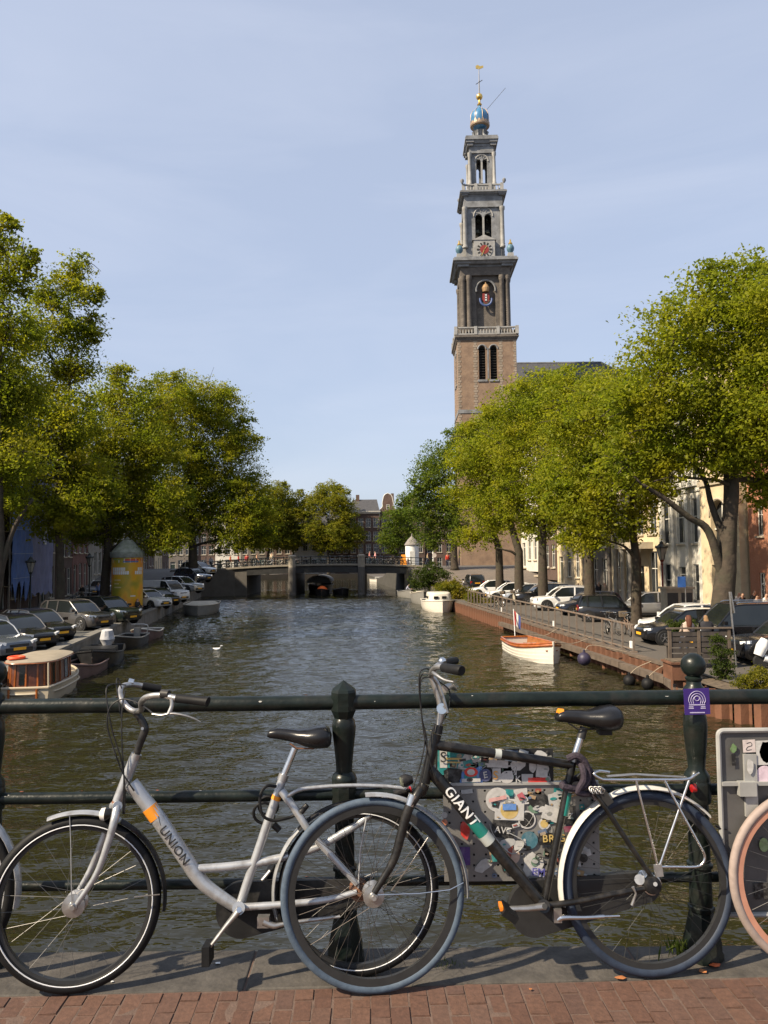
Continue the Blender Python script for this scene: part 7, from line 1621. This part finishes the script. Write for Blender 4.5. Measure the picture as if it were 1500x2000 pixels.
# white scooter at the right picture edge
q = at_z(1503, 1306, SZ); o = thing('scooter', 'white scooter with black tyre cut by the right picture edge', 'scooter', (q.x + .25, q.y, SZ), rad(180))
for x in (.55, -.55): MB().lathe([(.10, -.06), (.24, -.06), (.25, 0), (.24, .06), (.10, .06)], 18, (x, 0, .25), (0, 1, 0)).build('wheel', tyre_c, o)
MB().tube(bez([(.62, 0, .45), (.48, 0, .75), (.36, 0, 1.0)], 5), [.16, .20, .14], 12).build('front_shield', CP['white'], o); MB().tube(bez([(.45, 0, .35), (0, 0, .28), (-.3, 0, .45), (-.75, 0, .6)], 5), [.12, .15, .2, .15], 12).build('body', CP['white'], o); MB().tube([(-.05, 0, .75), (-.7, 0, .8)], [.13, .14], 10, flat=.6).build('seat', vinyl, o); MB().tube([(.3, .32, 1.08), (.36, 0, 1.04), (.3, -.32, 1.08)], .02, 8).build('handlebar', ctrim, o)

# ================================================================== boats
varnish = mat('varnished_wood', (.30, .085, .018), .3, var=.25, scale=6, coat=.5); hull_w = mat('white_hull', (.66, .62, .54), .35, var=.07, scale=2, coat=.2, stain=(.4, .36, .28), stain_amt=.35); cream_h = mat('cream_hull', (.46, .39, .28), .4, var=.08, scale=2, stain=(.4, .34, .25), stain_amt=.4); black_h = mat('black_hull', (.014, .014, .015), .4, var=.3, scale=3); grey_h = mat('grey_hull', (.20, .195, .18), .55, var=.15, scale=2, stain=(.1, .095, .085), stain_amt=.5); brown_h = mat('brown_hull', (.13, .085, .075), .6, var=.2, scale=2); tarp = mat('canvas_cover', (.42, .38, .31), .85, var=.15, scale=3, bump=.02, bscale=5); inner_m = mat('boat_inside', (.14, .12, .10), .8, var=.25, scale=4); wood_d = mat('cabin_brown_wood', (.09, .03, .017), .4, var=.3, scale=4, coat=.25); redwood = mat('red_line', (.25, .03, .02), .5)
def hull(root, L_, B, H, m, gun, inside=inner_m, stern=.72, bow=.95, rise=.35, n=18, strakes=0, draft=.3, thwarts=2, floor=True):
    S = []; G = []
    for i in range(n + 1):
        t = i / n; x = -L_ / 2 + L_ * t
        b = B / 2 * (stern + (1 - stern) * math.sin(min(1, t / .5) * math.pi / 2)) if t < .5 else B / 2 * (1 - ((t - .5) / .5) ** 2.4) ** .75
        b = max(b, .012); h = H + rise * max(0, (t - .35) / .65) ** 2 + .06 * (1 - t); S.append((x, b, h))
    R = []; k = strakes or 6
    for x, b, h in S:
        half = []
        for j in range(k + 1):
            f = j / k; y = b * (1 - .10 * f - .75 * max(0, f - .55) ** 1.6); z = h - (h + draft) * f
            half.append((y, z))
            if strakes and 0 < j < k: half.append((y + min(.022, b * .2), z - .004))
        R.append([V(x, y, z) for y, z in half] + [V(x, -y, z) for y, z in reversed(half)])
    MB().rings(R, closed=True).build('hull', m, root, sharp=25 if strakes else 40) if False else None
    mb = MB(); mb.rings(R, closed=False, caps=False); mb.add(R[0], [tuple(range(len(R[0])))]); mb.build('hull', m, root, sharp=25 if strakes else 40)
    Ri = []
    for x, b, h in S:
        bi = max(.006, b - .05); half = [(bi, h - .01), (bi * .96, h * .5), (bi * .85, .12), (0, .10)]; Ri.append([V(x, y, z) for y, z in half] + [V(x, -y, z) for y, z in reversed(half[:-1])])
    mb = MB(); mb.rings(Ri, closed=False, caps=False); mb.build('inside', inside, root, sharp=40)
    for s_ in (1, -1): MB().tube([V(x, s_ * b, h) for x, b, h in S], .045, 7).build('gunwale', gun, root)
    MB().tube([V(S[0][0], S[0][1], S[0][2]), V(S[0][0], -S[0][1], S[0][2])], .045, 7).build('transom_rail', gun, root)
    for i in range(thwarts):
        t = .25 + .35 * i; k_ = int(t * n); x, b, h = S[k_]; MB().bbox((x - .13, -b + .06, h * .62), (x + .13, b - .06, h * .62 + .045)).build('thwart', gun, root)
    return S
def boat(label, x, y, head, name='boat', group='boats moored in the canal'): return thing(name, label, 'boat', (x, y, 0), rad(head), group)
CAN = math.degrees(math.atan2(1, -.12))
# varnished sloop
b_ = at_z(1054, 1293, 0); o = boat('white clinker sloop with varnished wood trim and a small flag', b_.x + .05, 36.6, -81, 'sloop')
S = hull(o, 5.2, 1.9, .62, hull_w, varnish, mat('sloop_inside', (.26, .10, .03), .5, var=.25), .74, rise=.32, strakes=7, thwarts=3)
MB().tube([V(x, b + .012, h - .10) for x, b, h in S], .065, 6).build('rubbing_strake', varnish, o); MB().tube([V(x, -b - .012, h - .10) for x, b, h in S], .065, 6).build('rubbing_strake', varnish, o)
MB().tube([V(S[-1][0] + .02, 0, S[-1][2] + .05), V(S[-1][0] - .1, 0, -.25)], [.05, .03], 6).build('stem_post', hull_w, o)
MB().prism([V(S[-3][0], S[-3][1], S[-3][2] - .01), V(S[-1][0], 0, S[-1][2] - .01), V(S[-3][0], -S[-3][1], S[-3][2] - .01)], (0, 0, .02)).build('foredeck', varnish, o)
MB().bbox((-.5, -.3, .1), (.5, .3, .62)).build('engine_box', varnish, o)
MB().tube([(-2.6, 0, .7), (-2.9, .05, 2.05)], .02, 6).build('flagstaff', whitedecal, o); fl = MB(); fl.rings([[V(-2.86 + .03 * math.sin(j), .05 + .012 * math.sin(2 * j + i), 1.95 - i * .18 - j * .16) + V(.02 * i, .10 * i * 0, 0) for i in range(3)] for j in range(5)], closed=False, caps=False); fl.rings([[V(-2.86 + .03 * math.sin(j) + .30, .06 + .05 * math.sin(j), 1.80 - i * .2 - j * .16) for i in range(2)] for j in range(5)], closed=False, caps=False); 
fl2 = MB()
for i, (a, b) in enumerate(((.0, .11), (.11, .22), (.22, .33))): 
    m_ = (mat('flag_red', (.5, .06, .05), .7), mat('flag_white', (.7, .68, .62), .7), mat('flag_blue', (.07, .1, .3), .7))[i]
    MB().rings([[V(-2.88 + a * .2, .05 + a, 2.0 - .14 * j - a), V(-2.88 + b * .2 + .02 * math.sin(j), .05 + b, 2.0 - .14 * j - b)] for j in range(6)], closed=False, caps=False).build('flag_stripe', m_, o)
ropes = mat('rope', (.35, .28, .2), .9)
def wline(label, a, b, sag): o = thing('mooring_rope', label, 'rope', a); a, b = V(*a), V(*b); MB().tube(bez([V(0, 0, 0), (b - a) * .5 - V(0, 0, sag), b - a], 6), .016, 5).build('strand', ropes, o)
wline('mooring rope from the sloop bow to the quay', (b_.x + .55, 34.0, .95), (XR(35.5) + .1, 35.5, SZ + .15), .15); wline('mooring rope from the sloop stern to the quay', (b_.x + .3, 38.6, .8), (XR(40) + .1, 40, SZ + .15), .2)
# white cabin boat
b_ = at_z(858, 1196, 0); o = boat('small white cabin cruiser by the waterside weeds', b_.x, b_.y + 2.0, -84)
hull(o, 5.0, 2.6, .85, hull_w, hull_w, stern=.85, rise=.15, thwarts=0)
def cabin(root, x0, x1, w, z0, z1, m, nm='cabin', taper=.85):
    R = []
    for f in np.linspace(0, 1, 9): z = z0 + (z1 - z0) * math.sin(f * math.pi / 2); k = 1 - (1 - taper) * f - .25 * max(0, f - .75); R.append([V((x0 + x1) / 2 + (x1 - x0) / 2 * k * c, w / 2 * k * s_, z) for c, s_ in ((math.copysign(abs(math.cos(a)) ** .5, math.cos(a)), math.copysign(abs(math.sin(a)) ** .5, math.sin(a))) for a in np.linspace(0, 2 * math.pi, 25)[:-1])])
    return MB().rings(R).build(nm, m, root, sharp=45)
cabin(o, -1.0, 1.9, 2.1, .8, 1.65, hull_w)
for y in (-.45, .25): MB().box((1.84, y, 1.25), (.10, .38, .2)).build('window', cglass, o)
for s_ in (1, -1):
    for x in (.2, .9): MB().box((x, s_ * .99, 1.22), (.45, .08, .2)).build('window', cglass, o)
# two open boats by the shrubs
b_ = at_z(822, 1180, 0); o = boat('grey steel launch moored beside the big waterside shrub', b_.x + .1, b_.y + 2, -86); hull(o, 5, 2.0, .95, grey_h, tarp, stern=.8); MB().box((-1.2, 0, 1.0), (.7, .7, .35)).build('seat_box', hull_w, o)
b_ = at_z(788, 1168, 0); o = boat('low grey boat with a bent over person near the bridge', b_.x + .4, b_.y + 2, -80); hull(o, 5, 1.8, .6, grey_h, grey_h)
# boats beneath the bridge
b_ = at_z(628, 1163, 0); o = boat('small dark boat with bright orange cover under the bridge', b_.x, b_.y + 1, -88); hull(o, 4.2, 1.9, .5, black_h, black_h, thwarts=0)
R = [[V(x, w * math.cos(a), .45 + h * math.sin(a)) for a in np.linspace(0, math.pi, 9)] for x, w, h in ((-.8, .6, .4), (0, .7, .7), (.7, .6, .6), (1.3, .35, .3))]; MB().rings(R).build('cover', mat('orange_cover', (.85, .16, .03), .6, var=.15, scale=3), o)
b_ = at_z(626, 1155, 0); o = boat('dark canopied tour boat passing under the far bridge', b_.x, 107, -89); hull(o, 11, 3.4, .9, black_h, grey_h, thwarts=0, rise=.1)
MB().rings([[V(x, w * math.cos(a), 1.3 + h * math.sin(a)) for a in np.linspace(0, math.pi, 11)] for x, w, h in ((-5, 1.6, .9), (4.4, 1.6, .95))]).build('canopy', mat('canopy_grey', (.10, .10, .10), .7), o); MB().tube([V(4.42, 1.6 * math.cos(a), 1.3 + .95 * math.sin(a)) for a in np.linspace(0, math.pi, 14)], .07, 6).build('canopy_hoop', tarp, o)
b_ = at_z(664, 1162, 0); o = boat('black rowing boat beside the orange covered boat', b_.x, b_.y + 2, -80); hull(o, 4.2, 2.0, .55, black_h, grey_h); MB().ball((.3, 0, .7), .35, 8, (1.3, 1, .7)).build('cover', black_h, o)
b_ = at_z(735, 1141, 0); o = boat('pale motor boat seen through the right bridge arch', b_.x + .5, 140, -60); hull(o, 5, 2.0, .55, hull_w, grey_h); cabin(o, -1.0, .8, 1.4, .5, 1.0, grey_h)
# salon boat bottom left
c_ = V(-12.36, 28.2, 0); o = boat('cream salon boat with brown wooden cabin at the left picture edge', c_.x, c_.y, CAN, 'salon_boat')
hull(o, 4.7, 1.9, .50, cream_h, cream_h, stern=.86, rise=.2, thwarts=0)
def oval(x0, x1, w, z, n=44, p=.62): return [V((x0 + x1) / 2 + (x1 - x0) / 2 * math.copysign(abs(math.cos(a)) ** p, math.cos(a)), w / 2 * math.copysign(abs(math.sin(a)) ** p, math.sin(a)), z) for a in np.linspace(0, 2 * math.pi, n + 1)[:-1]]
MB().rings([oval(-2.3, 1.7, 1.76, .48), oval(-2.3, 1.7, 1.76, .56)]).build('deck', cream_h, o)
lo, hi = oval(-2.12, 1.0, 1.62, .56), oval(-2.07, .95, 1.56, 1.32)
MB().rings([lo, hi]).build('cabin_wall', wood_d, o, sharp=60)
for i in range(0, 44):
    j = (i + 1) % 44; a, b, c, d = lo[i], lo[j], hi[j], hi[i]; ctr = (a + b + c + d) / 4; out = V(ctr.x + .55, ctr.y, 0).normalized()
    if i % 2 == 0: MB().beam(a + out * .012, d + out * .012, .05, .03).build('cabin_post', varnish, o)
    if i % 4 == 1 and not (21 < i < 28):
        q = [p_ + (ctr - p_) * .16 + out * .012 for p_ in (a, b, c, d)]; MB().prism(q, out * .006).build('window', cglass, o)
MB().tube([(-2.2, -.76, .5), (-2.18, -.74, 1.36)], .03, 6).build('roof_post', cream_h, o)
MB().rings([oval(-2.25, 1.1, 1.78, 1.32), oval(-2.25, 1.1, 1.78, 1.39), oval(-2.0, .9, 1.4, 1.44), oval(-1.3, .3, .9, 1.46)]).build('roof', mat('roof_canvas', (.27, .23, .17), .7, var=.12, scale=3), o, sharp=50)
MB().tube(oval(-2.27, 1.12, 1.81, 1.35), .02, 6, closed=True).build('roof_bead', varnish, o)
MB().tube([V(-1.7 + .24 * math.cos(a), .45 + .24 * math.sin(a), 1.50) for a in np.linspace(0, 6.28, 20)], .055, 8).build('lifebuoy', mat('buoy_orange', (.85, .10, .03), .5), o)
MB().tube(oval(-2.42, 1.8, 1.92, .36), .045, 6, closed=True).build('rubbing_strake', cream_h, o)
for i in (20, 24, 27): q = oval(-2.44, 1.8, 1.96, .36)[i]; MB().tube([q + V(-.02, 0, .16), q + V(-.03, 0, -.25)], .04, 6).build('rope_fender', varnish, o)
# dark boats behind
for px, py, Y, lab, L_, B, H, hm, gm, out in ((158, 1312, 32.6, 'shallow brown pink rowing boat behind the salon boat', 4.0, 1.6, .35, brown_h, brown_h, False), (192, 1300, 36, 'black open boat with grey covered outboard motor', 5.2, 2.0, .5, black_h, black_h, True), (248, 1262, 42.5, 'low dark open boat with a metal frame on its stern', 4.4, 1.7, .45, black_h, grey_h, False), (287, 1243, 47, 'small brown dinghy with thick white rim', 3.4, 1.6, .38, brown_h, hull_w, False)):
    x = px_x(px, Y); o = boat(lab, max(x, XL(Y) + B / 2 + .15), Y, CAN - 180 + (6 if out else -4)); hull(o, L_, B, H, hm, gm, black_h, thwarts=2, stern=.8)
    if out:
        MB().tube(bez([(-2.45, 0, .5), (-2.5, 0, .85), (-2.45, 0, 1.3)], 4), [.18, .36, .26], 10).build('outboard_cover', mat('grey_cover', (.42, .42, .43), .7, var=.2, scale=3), o); MB().box((.4, 0, .6), (1.4, 1.5, .35)).build('cover', black_h, o)
    if 'frame' in lab: MB().tube(bez([(-2, .6, .5), (-2.05, .6, 1.0), (-2.05, -.3, 1.05)], 4), .03, 6).build('frame', alu, o); MB().box((-2.25, 0, .55), (.3, .35, .6)).build('outboard', grey_h, o)
b_ = at_z(388, 1201, 0); o = boat('high sided grey boat with cream canvas edge on the left', b_.x - .3, b_.y + 2.2, CAN - 180); hull(o, 5.6, 3.0, .8, grey_h, tarp, stern=.92, rise=.0, thwarts=0); MB().tube([(-2.8, -1.2, .2), (-2.85, -1.2, .8)], .08, 6).build('rope_fender', whitedecal, o); MB().rings([oval(-2.6, 2.0, 2.7, .80, 24, .5), oval(-2.4, 1.6, 2.1, .92, 24, .5)]).build('cover', tarp, o)
# gull on the water
q = at_z(424, 1271, 0); o = thing('gull', 'small white gull floating on the open water', 'bird', (q.x, q.y, 0)); MB().rings([[V(x, w * math.cos(a), z + h * math.sin(a)) for a in np.linspace(0, 2 * math.pi, 11)[:-1]] for x, w, h, z in ((-.22, .02, .015, .14), (-.12, .07, .05, .10), (0, .09, .075, .08), (.12, .06, .06, .10), (.16, .035, .04, .16), (.17, .03, .03, .22), (.20, .035, .035, .26), (.25, .02, .02, .255), (.31, .006, .006, .25))]).build('body', whitedecal, o)

# ================================================================== people
SKIN = mat('skin', (.42, .25, .17), .6, var=.08, scale=8)
def body_mesh(pose):
    J = {}; E_ = []; cls = {}
    def j(n, p_, r, parent=None, c='top'): J[n] = (V(*p_), r); (E_.append((parent, n, c)) if parent else None)
    sit = pose == 'sit'; walk = pose == 'walk'; bend = pose == 'bend'
    pz = .95 if not sit else .12
    if bend: pz = .62
    ty = .5 if bend else (.06 if sit else 0)
    up = lambda h: (0, -ty * h * (1.0 if bend else .25), pz + h * (.8 if bend else 1))
    j('pel', (0, 0, pz), .135); j('sp', up(.2), .125, 'pel'); j('ch', up(.42), .15, 'sp'); j('nk', up(.57), .058, 'ch', 'skin'); hd_ = V(*up(.65)); j('hb', hd_ - V(0, .02, 0), .078, 'nk', 'head'); j('ht', hd_ + V(0, -.01, .11), .082, 'hb', 'head'); j('no', hd_ + V(0, -.115, .03), .018, 'hb', 'head')
    for s_ in (-1, 1):
        n = str(s_); c = V(*up(.42)); sh = c + V(s_ * .165, 0, .05); j('sh' + n, sh, .068, 'ch')
        if sit or bend: e = sh + V(s_ * .06, -.10, -.25); w = e + V(-s_ * .03, -.22, -.06)
        elif walk: e = sh + V(s_ * .05, .06 * s_, -.27); w = e + V(0, -.10 + .06 * s_, -.22)
        else: e = sh + V(s_ * .05, .02, -.28); w = e + V(-s_ * .01, -.09, -.22)
        j('el' + n, e, .047, 'sh' + n); j('wr' + n, w, .033, 'el' + n, 'fore'); j('hd' + n, w + (w - e).normalized() * .08, .034, 'wr' + n, 'skin')
        hp = V(s_ * .085, 0, pz - .05); j('hp' + n, hp, .095, 'pel', 'leg')
        if sit: kn = hp + V(s_ * .03, -.42, .03); an = kn + V(0, -.03, -.42)
        elif walk: kn = hp + V(0, -.16 * s_, -.40); an = kn + V(0, .20 if s_ < 0 else .08, -.38)
        elif bend: kn = hp + V(s_ * .06, -.25, -.14); an = kn + V(0, .18, -.33)
        else: kn = hp + V(s_ * .01, -.02, -.42); an = kn + V(0, .03, -.41)
        j('kn' + n, kn, .062, 'hp' + n, 'leg'); j('an' + n, an, .042, 'kn' + n, 'leg'); j('to' + n, an + V(s_ * .015, -.16, -.045), .036, 'an' + n, 'shoe')
    names = list(J); me = bpy.data.meshes.new('person_skeleton'); me.from_pydata([J[n][0] for n in names], [(names.index(a), names.index(b)) for a, b, c in E_], [])
    ob = bpy.data.objects.new('person_skeleton', me); COL.objects.link(ob); ob.modifiers.new('skin', 'SKIN'); sub = ob.modifiers.new('sub', 'SUBSURF'); sub.levels = 1; sub.render_levels = 1
    for i, n in enumerate(names):
        sv = me.skin_vertices[0].data[i]; r = J[n][1]; sv.radius = (r * (1.25 if n in ('pel', 'sp', 'ch') else 1), r); sv.use_root = (i == 0)
    dg = bpy.context.evaluated_depsgraph_get(); dg.update(); out = bpy.data.meshes.new_from_object(ob.evaluated_get(dg)); bpy.data.objects.remove(ob)
    CL = dict(top=0, leg=1, skin=2, head=2, shoe=4, fore=5)
    segs = [(J[a][0], J[b][0], c) for a, b, c in E_]; hb = J['hb'][0]
    for k in range(6): out.materials.append(None)
    for po in out.polygons:
        c = po.center; best = None
        for a, b, q in segs:
            d = b - a; t = max(0, min(1, (c - a).dot(d) / d.length_squared)); dist = (c - a - d * t).length
            if best is None or dist < best[0]: best = (dist, q)
        q = best[1]; idx = CL[q]
        if q == 'head' and (c.z > hb.z + .125 or c.y > hb.y + .012): idx = 3
        po.material_index = idx; po.use_smooth = True
    bm = bmesh.new(); bm.from_mesh(out)
    for s_ in ('-1', '1'):                   # fingers and thumb
        h = J['hd' + s_][0]; w = J['wr' + s_][0]; d = (h - w).normalized(); x = V(0, 1, 0).cross(d).normalized()
        for f in range(5):
            a = h + V(0, (f - 1.5) * .016, 0) if f < 4 else w + d * .04 + V(0, -.03, 0); dd = d + V(0, 0, -.1) if f < 4 else d + V(0, -.7, 0); l = (.075, .085, .08, .06, .055)[f]
            mb = MB().tube([a, a + dd.normalized() * l * .55, a + dd.normalized() * l + V(0, -.012, 0)], [.009, .0085, .006], 5); o0 = len(bm.verts)
            vs = [bm.verts.new(q) for q in mb.v]
            for fc_ in mb.f:
                fa = bm.faces.new([vs[i] for i in fc_]); fa.material_index = 2; fa.smooth = True
    bm.to_mesh(out); bm.free(); return out
BODY = {k: body_mesh(k) for k in ('stand', 'walk', 'sit', 'bend')}
def cloth(c): return mat('cloth_%.2f_%.2f_%.2f' % c, c, .85, var=.15, scale=8)
SHOE = cloth((.03, .03, .03))
def person(label, x, y, z, face, pose='stand', top=(.03, .03, .035), leg=(.03, .035, .05), hair=(.04, .025, .015), sleeve=True, k=1., long_hair=False, group='passers-by'):
    me = BODY[pose].copy(); o = obj('person', me); o.location = (x, y, z); o.rotation_euler = (0, 0, rad(face)); o.scale = (k, k, k)
    for i, m in enumerate((cloth(top), cloth(leg), SKIN, cloth(hair), SHOE, cloth(top) if sleeve else SKIN)): me.materials[i] = m
    tag(o, label, 'person', group)
    if long_hair:
        z0 = (.95 if pose != 'sit' else .12) + .60
        MB().tube(bez([(0, .03, z0 + .17), (0, .10, z0 + .05), (0, .115, z0 - .12), (0, .10, z0 - .28)], 4), [.085, .10, .095, .06], 10).build('hair', cloth(hair), o)
    return o
def on_street(px, Y): return px_x(px, Y), Y, zs(Y)
# right bank: three by the doorways, two on the bench
x, y, z = on_street(1441, 43.5); person('person in white and black clothes before the arched doorway', x, y, z, -10, 'stand', (.55, .53, .5), (.02, .02, .025))
x, y, z = on_street(1447, 42.6); person('person in black jacket standing beside the one in white', x, y, z, 35, 'stand', (.015, .015, .018), (.02, .02, .025), (.25, .16, .08))
x, y, z = on_street(1471, 43.6); person('tall person in black coat left of the pair by red brick', x, y, z, 20, 'stand', (.015, .015, .02), (.02, .02, .025), k=1.05); x, y, z = on_street(1476, 42.4); person('shorter person in grey top in front of the tall one', x, y, z, 0, 'stand', (.2, .19, .19), (.06, .08, .14), (.3, .2, .1), k=.93)
x, y, z = on_street(1494, 42); person('person in white shirt and orange skirt at the picture edge', x, y, z, 10, 'walk', (.62, .6, .57), (.6, .2, .05))
bo = bs.location
person('person with long auburn hair sitting on the bench with back turned', bo.x + .78, bo.y + .34, SZ + .83 + .05, 180, 'sit', (.42, .33, .27), (.05, .06, .09), (.09, .03, .015), long_hair=True); person('person with brown cap and dark top sitting beside the auburn haired one', bo.x + 1.42, bo.y + .34, SZ + .83 + .05, 170, 'sit', (.02, .02, .028), (.04, .05, .08), (.22, .13, .06), k=1.05)
x, y, z = on_street(1128, 60); person('person in white top walking behind the small black car', x, y, z, 20, 'walk', (.65, .65, .65), (.05, .05, .06)); x, y, z = on_street(1168, 62); person('person in dark coat before the porch left of two', x, y, z, 0, 'walk', (.02, .02, .025), (.03, .03, .035)); x, y, z = on_street(1180, 61); person('person in tan coat before the porch right of two', x, y, z, -20, 'walk', (.28, .22, .16), (.03, .03, .035))
x, y, z = on_street(874, 96); person('person in red jacket beside the tower side elm', x, y, z, 0, 'walk', (.55, .05, .03), (.04, .05, .09))
# left bank
q = at_z(268, 1193, SZ); person('person in dark clothes sitting low by the advertising column', q.x, q.y, SZ + .06, 60, 'sit', (.03, .025, .03), (.05, .05, .06)); x, y, z = on_street(98, 70); person('person in white shirt walking past the cream shop front', x, y, z, -30, 'walk', (.55, .54, .52), (.02, .02, .02)); x, y, z = on_street(161, 68); person('person in black with a red hat among the dark bicycles', x, y, z, 0, 'stand', (.02, .02, .022), (.02, .02, .022), (.2, .04, .03))
x, y, z = on_street(193, 72); person('person in blue shirt behind the slim elm near the lamp', x, y, z, 0, 'walk', (.16, .22, .4), (.03, .03, .05))
# far bridge
for px, top, lab, dy in ((402, (.5, .4, .3), 'person in tan top on the ramp end of the far bridge', 1), (412, (.6, .6, .6), 'person in white top on the ramp of the far bridge', 2), (450, (.65, .18, .08), 'person in orange red top on the far bridge', 1.5), (466, (.5, .06, .05), 'person in red coat on the left part of the far bridge', 1.2), (482, (.45, .04, .04), 'person in dark red coat next to the red coat', 2.2), (502, (.55, .32, .2), 'person in peach top on the far bridge', 3), (531, (.6, .5, .35), 'person in beige top left of the first pillar', 2), (722, (.5, .2, .18), 'person in pink top right of the second pillar', 3), (733, (.6, .3, .3), 'person in pale red top right of the second pillar', 4), (835, (.4, .3, .18), 'person in tan coat by the white signpost', 3)):
    X = px_x(px, BY0 + dy); person(lab, X, BY0 + dy, max(dz_(X), 2.9), random.choice([80, -80, 0]), 'walk', top, (.04, .05, .08))
person('person in pale blue shirt bending over the low grey boat', at_z(788, 1168, 0).x + .4, at_z(788, 1168, 0).y + 2, .25, 70, 'bend', (.35, .36, .45), (.05, .05, .06))

# ================================================================== parked bicycles elsewhere
dark_frames = [mat('bike_black', (.015, .015, .016), .4), mat('bike_grey', (.2, .2, .2), .4, metal=.4), mat('bike_brown', (.14, .09, .06), .5), mat('bike_teal', (.05, .12, .12), .4), mat('bike_cream', (.45, .40, .30), .4)]
protos = [plain_bike('parked_bicycle', 'x', (0, 0, -50), 0, m_, lod=1, basket=(i in (2, 4))) for i, m_ in enumerate(dark_frames)]
used = set()
BC = ('black bicycle', 'grey bicycle', 'brown bicycle with basket', 'teal bicycle', 'cream bicycle with basket')
ORD = ('first', 'second', 'third', 'fourth', 'fifth', 'sixth', 'seventh', 'eighth', 'ninth', 'tenth', 'eleventh', 'twelfth', 'thirteenth', 'fourteenth', 'fifteenth', 'sixteenth', 'seventeenth', 'eighteenth', 'last')
def put_bike(i, label, loc, rz, lean=0., group=None):
    o = protos[i] if i not in used else copy_tree(protos[i]); used.add(i)
    o.location = loc; o.rotation_euler = (lean, 0, rz); o['label'] = label; o['category'] = 'bicycle'
    if group: o['group'] = group
    return o
for k, px in enumerate((430, 446, 478, 496, 512, 528, 548, 588, 606, 622, 640, 658, 676, 692, 724, 742, 758, 774, 790)):
    X = px_x(px, BY0 + .7); put_bike((k * 3 + 1) % 5, BC[(k * 3 + 1) % 5] + ', ' + ORD[k] + ' from the abutment sign along the far bridge railing', (X - .5, BY0 + .55 + random.uniform(0, .15), dz_(X)), random.choice([0, math.pi]) * 0 + random.uniform(-.1, .1), rad(5), 'bicycles along the far bridge railing')
for k, (px, Y, rz) in enumerate(((1178, 38.6, 1.2), (1200, 38.0, 1.9), (1222, 37.4, 1.5))):
    put_bike(k, ('black bicycle parked leftmost by the quay fence end', 'grey bicycle parked in the middle by the quay fence end', 'brown bicycle with basket nearest the white hatchback')[k], (px_x(px, Y), Y - .4, SZ), rz, rad(random.uniform(-8, 8)), 'bicycles near the quay fence')
for k, px in enumerate((142, 150, 158, 168, 177)): put_bike((k + 3) % 5 if k % 2 else 0, BC[(k + 3) % 5 if k % 2 else 0] + ', ' + ORD[k] + ' from the slim elm before the maroon house', (px_x(px, 66.5), 66.2, zs(66.5)), 1.4 + .1 * k, 0, 'bicycles before the maroon house')
for k, px in enumerate((985, 1000, 1040, 1090)): put_bike((k * 2) % 5, BC[(k * 2) % 5] + ', ' + ORD[k] + ' from the white cabin cruiser behind the quay fence', (px_x(px, 58) - 1, 58.5 + k, SZ), .5 + .5 * k, 0, 'bicycles among the fenced quay cars')

# ================================================================== small things on the kerb
def scrap(px, py, sz, m, label, cat='litter', nm='paper_scrap', z=DZ):
    q = at_z(px, py, z + .004); o = thing(nm, label, cat, q); rnd = random.Random(px)
    pts = [V(math.cos(a) * sz * rnd.uniform(.5, 1.1), math.sin(a) * sz * rnd.uniform(.4, .9), rnd.uniform(0, .6) * sz * .5) for a in np.linspace(0, 6.28, 8)[:-1]]
    mb = MB(); mb.add(pts + [V(0, 0, sz * .35)], [(i, (i + 1) % 7, 7) for i in range(7)]); mb.add([p_ - V(0, 0, .0015) for p_ in pts], [tuple(range(6, -1, -1))]); mb.build('scrap', m, o); return o
dry = mat('dry_leaf', (.34, .13, .045), .8, var=.3, scale=60)
scrap(425, 1882, .014, whitedecal, 'white paper scrap on the kerb right of the silver bicycle pedal'); scrap(219, 1917, .009, whitedecal, 'tiny white scrap on the kerb beside the silver front tyre'); scrap(1395, 1886, .028, mat('orange_leaf', (.6, .13, .04), .7, var=.3), 'bright orange fallen leaf beside the ball topped post', 'leaf', 'fallen_leaf'); scrap(1212, 1911, .024, dry, 'brown fallen leaf at the black bicycle rear tyre', 'leaf', 'fallen_leaf'); scrap(1372, 1898, .018, dry, 'small brown leaf between rear tyre and post foot', 'leaf', 'fallen_leaf'); scrap(1036, 1932, .010, dry, 'small tan leaf on the brick paving between the black bicycle wheels', 'leaf', 'fallen_leaf')
def tuft(px, py, label, n, h, seed):
    rng = np.random.default_rng(seed); q = at_z(px, py, DZ); o = thing('weed_tuft', label, 'weed', q)
    C_ = rng.normal(size=(n, 3)) * (.045, .02, 0) + (0, 0, h * .45); D_ = rng.normal(size=(n, 3)) * (.5, .5, .1) + (0, 0, 1); D_ /= np.linalg.norm(D_, axis=1)[:, None]; N_ = np.cross(D_, rng.normal(size=(n, 3))); N_ /= np.linalg.norm(N_, axis=1)[:, None]; S_ = np.cross(N_, D_); Ln = h * rng.uniform(.6, 1.3, n)
    tag(obj('blades', quads_mesh('blades', C_, D_, S_, N_, Ln, Ln * .12, leaf_s), o), kind='stuff')
tuft(1342, 1868, 'grass tuft growing at the foot of the ball topped post', 70, .08, 1); tuft(868, 1886, 'small moss and grass tuft beside the slate blue tyre', 60, .022, 2)
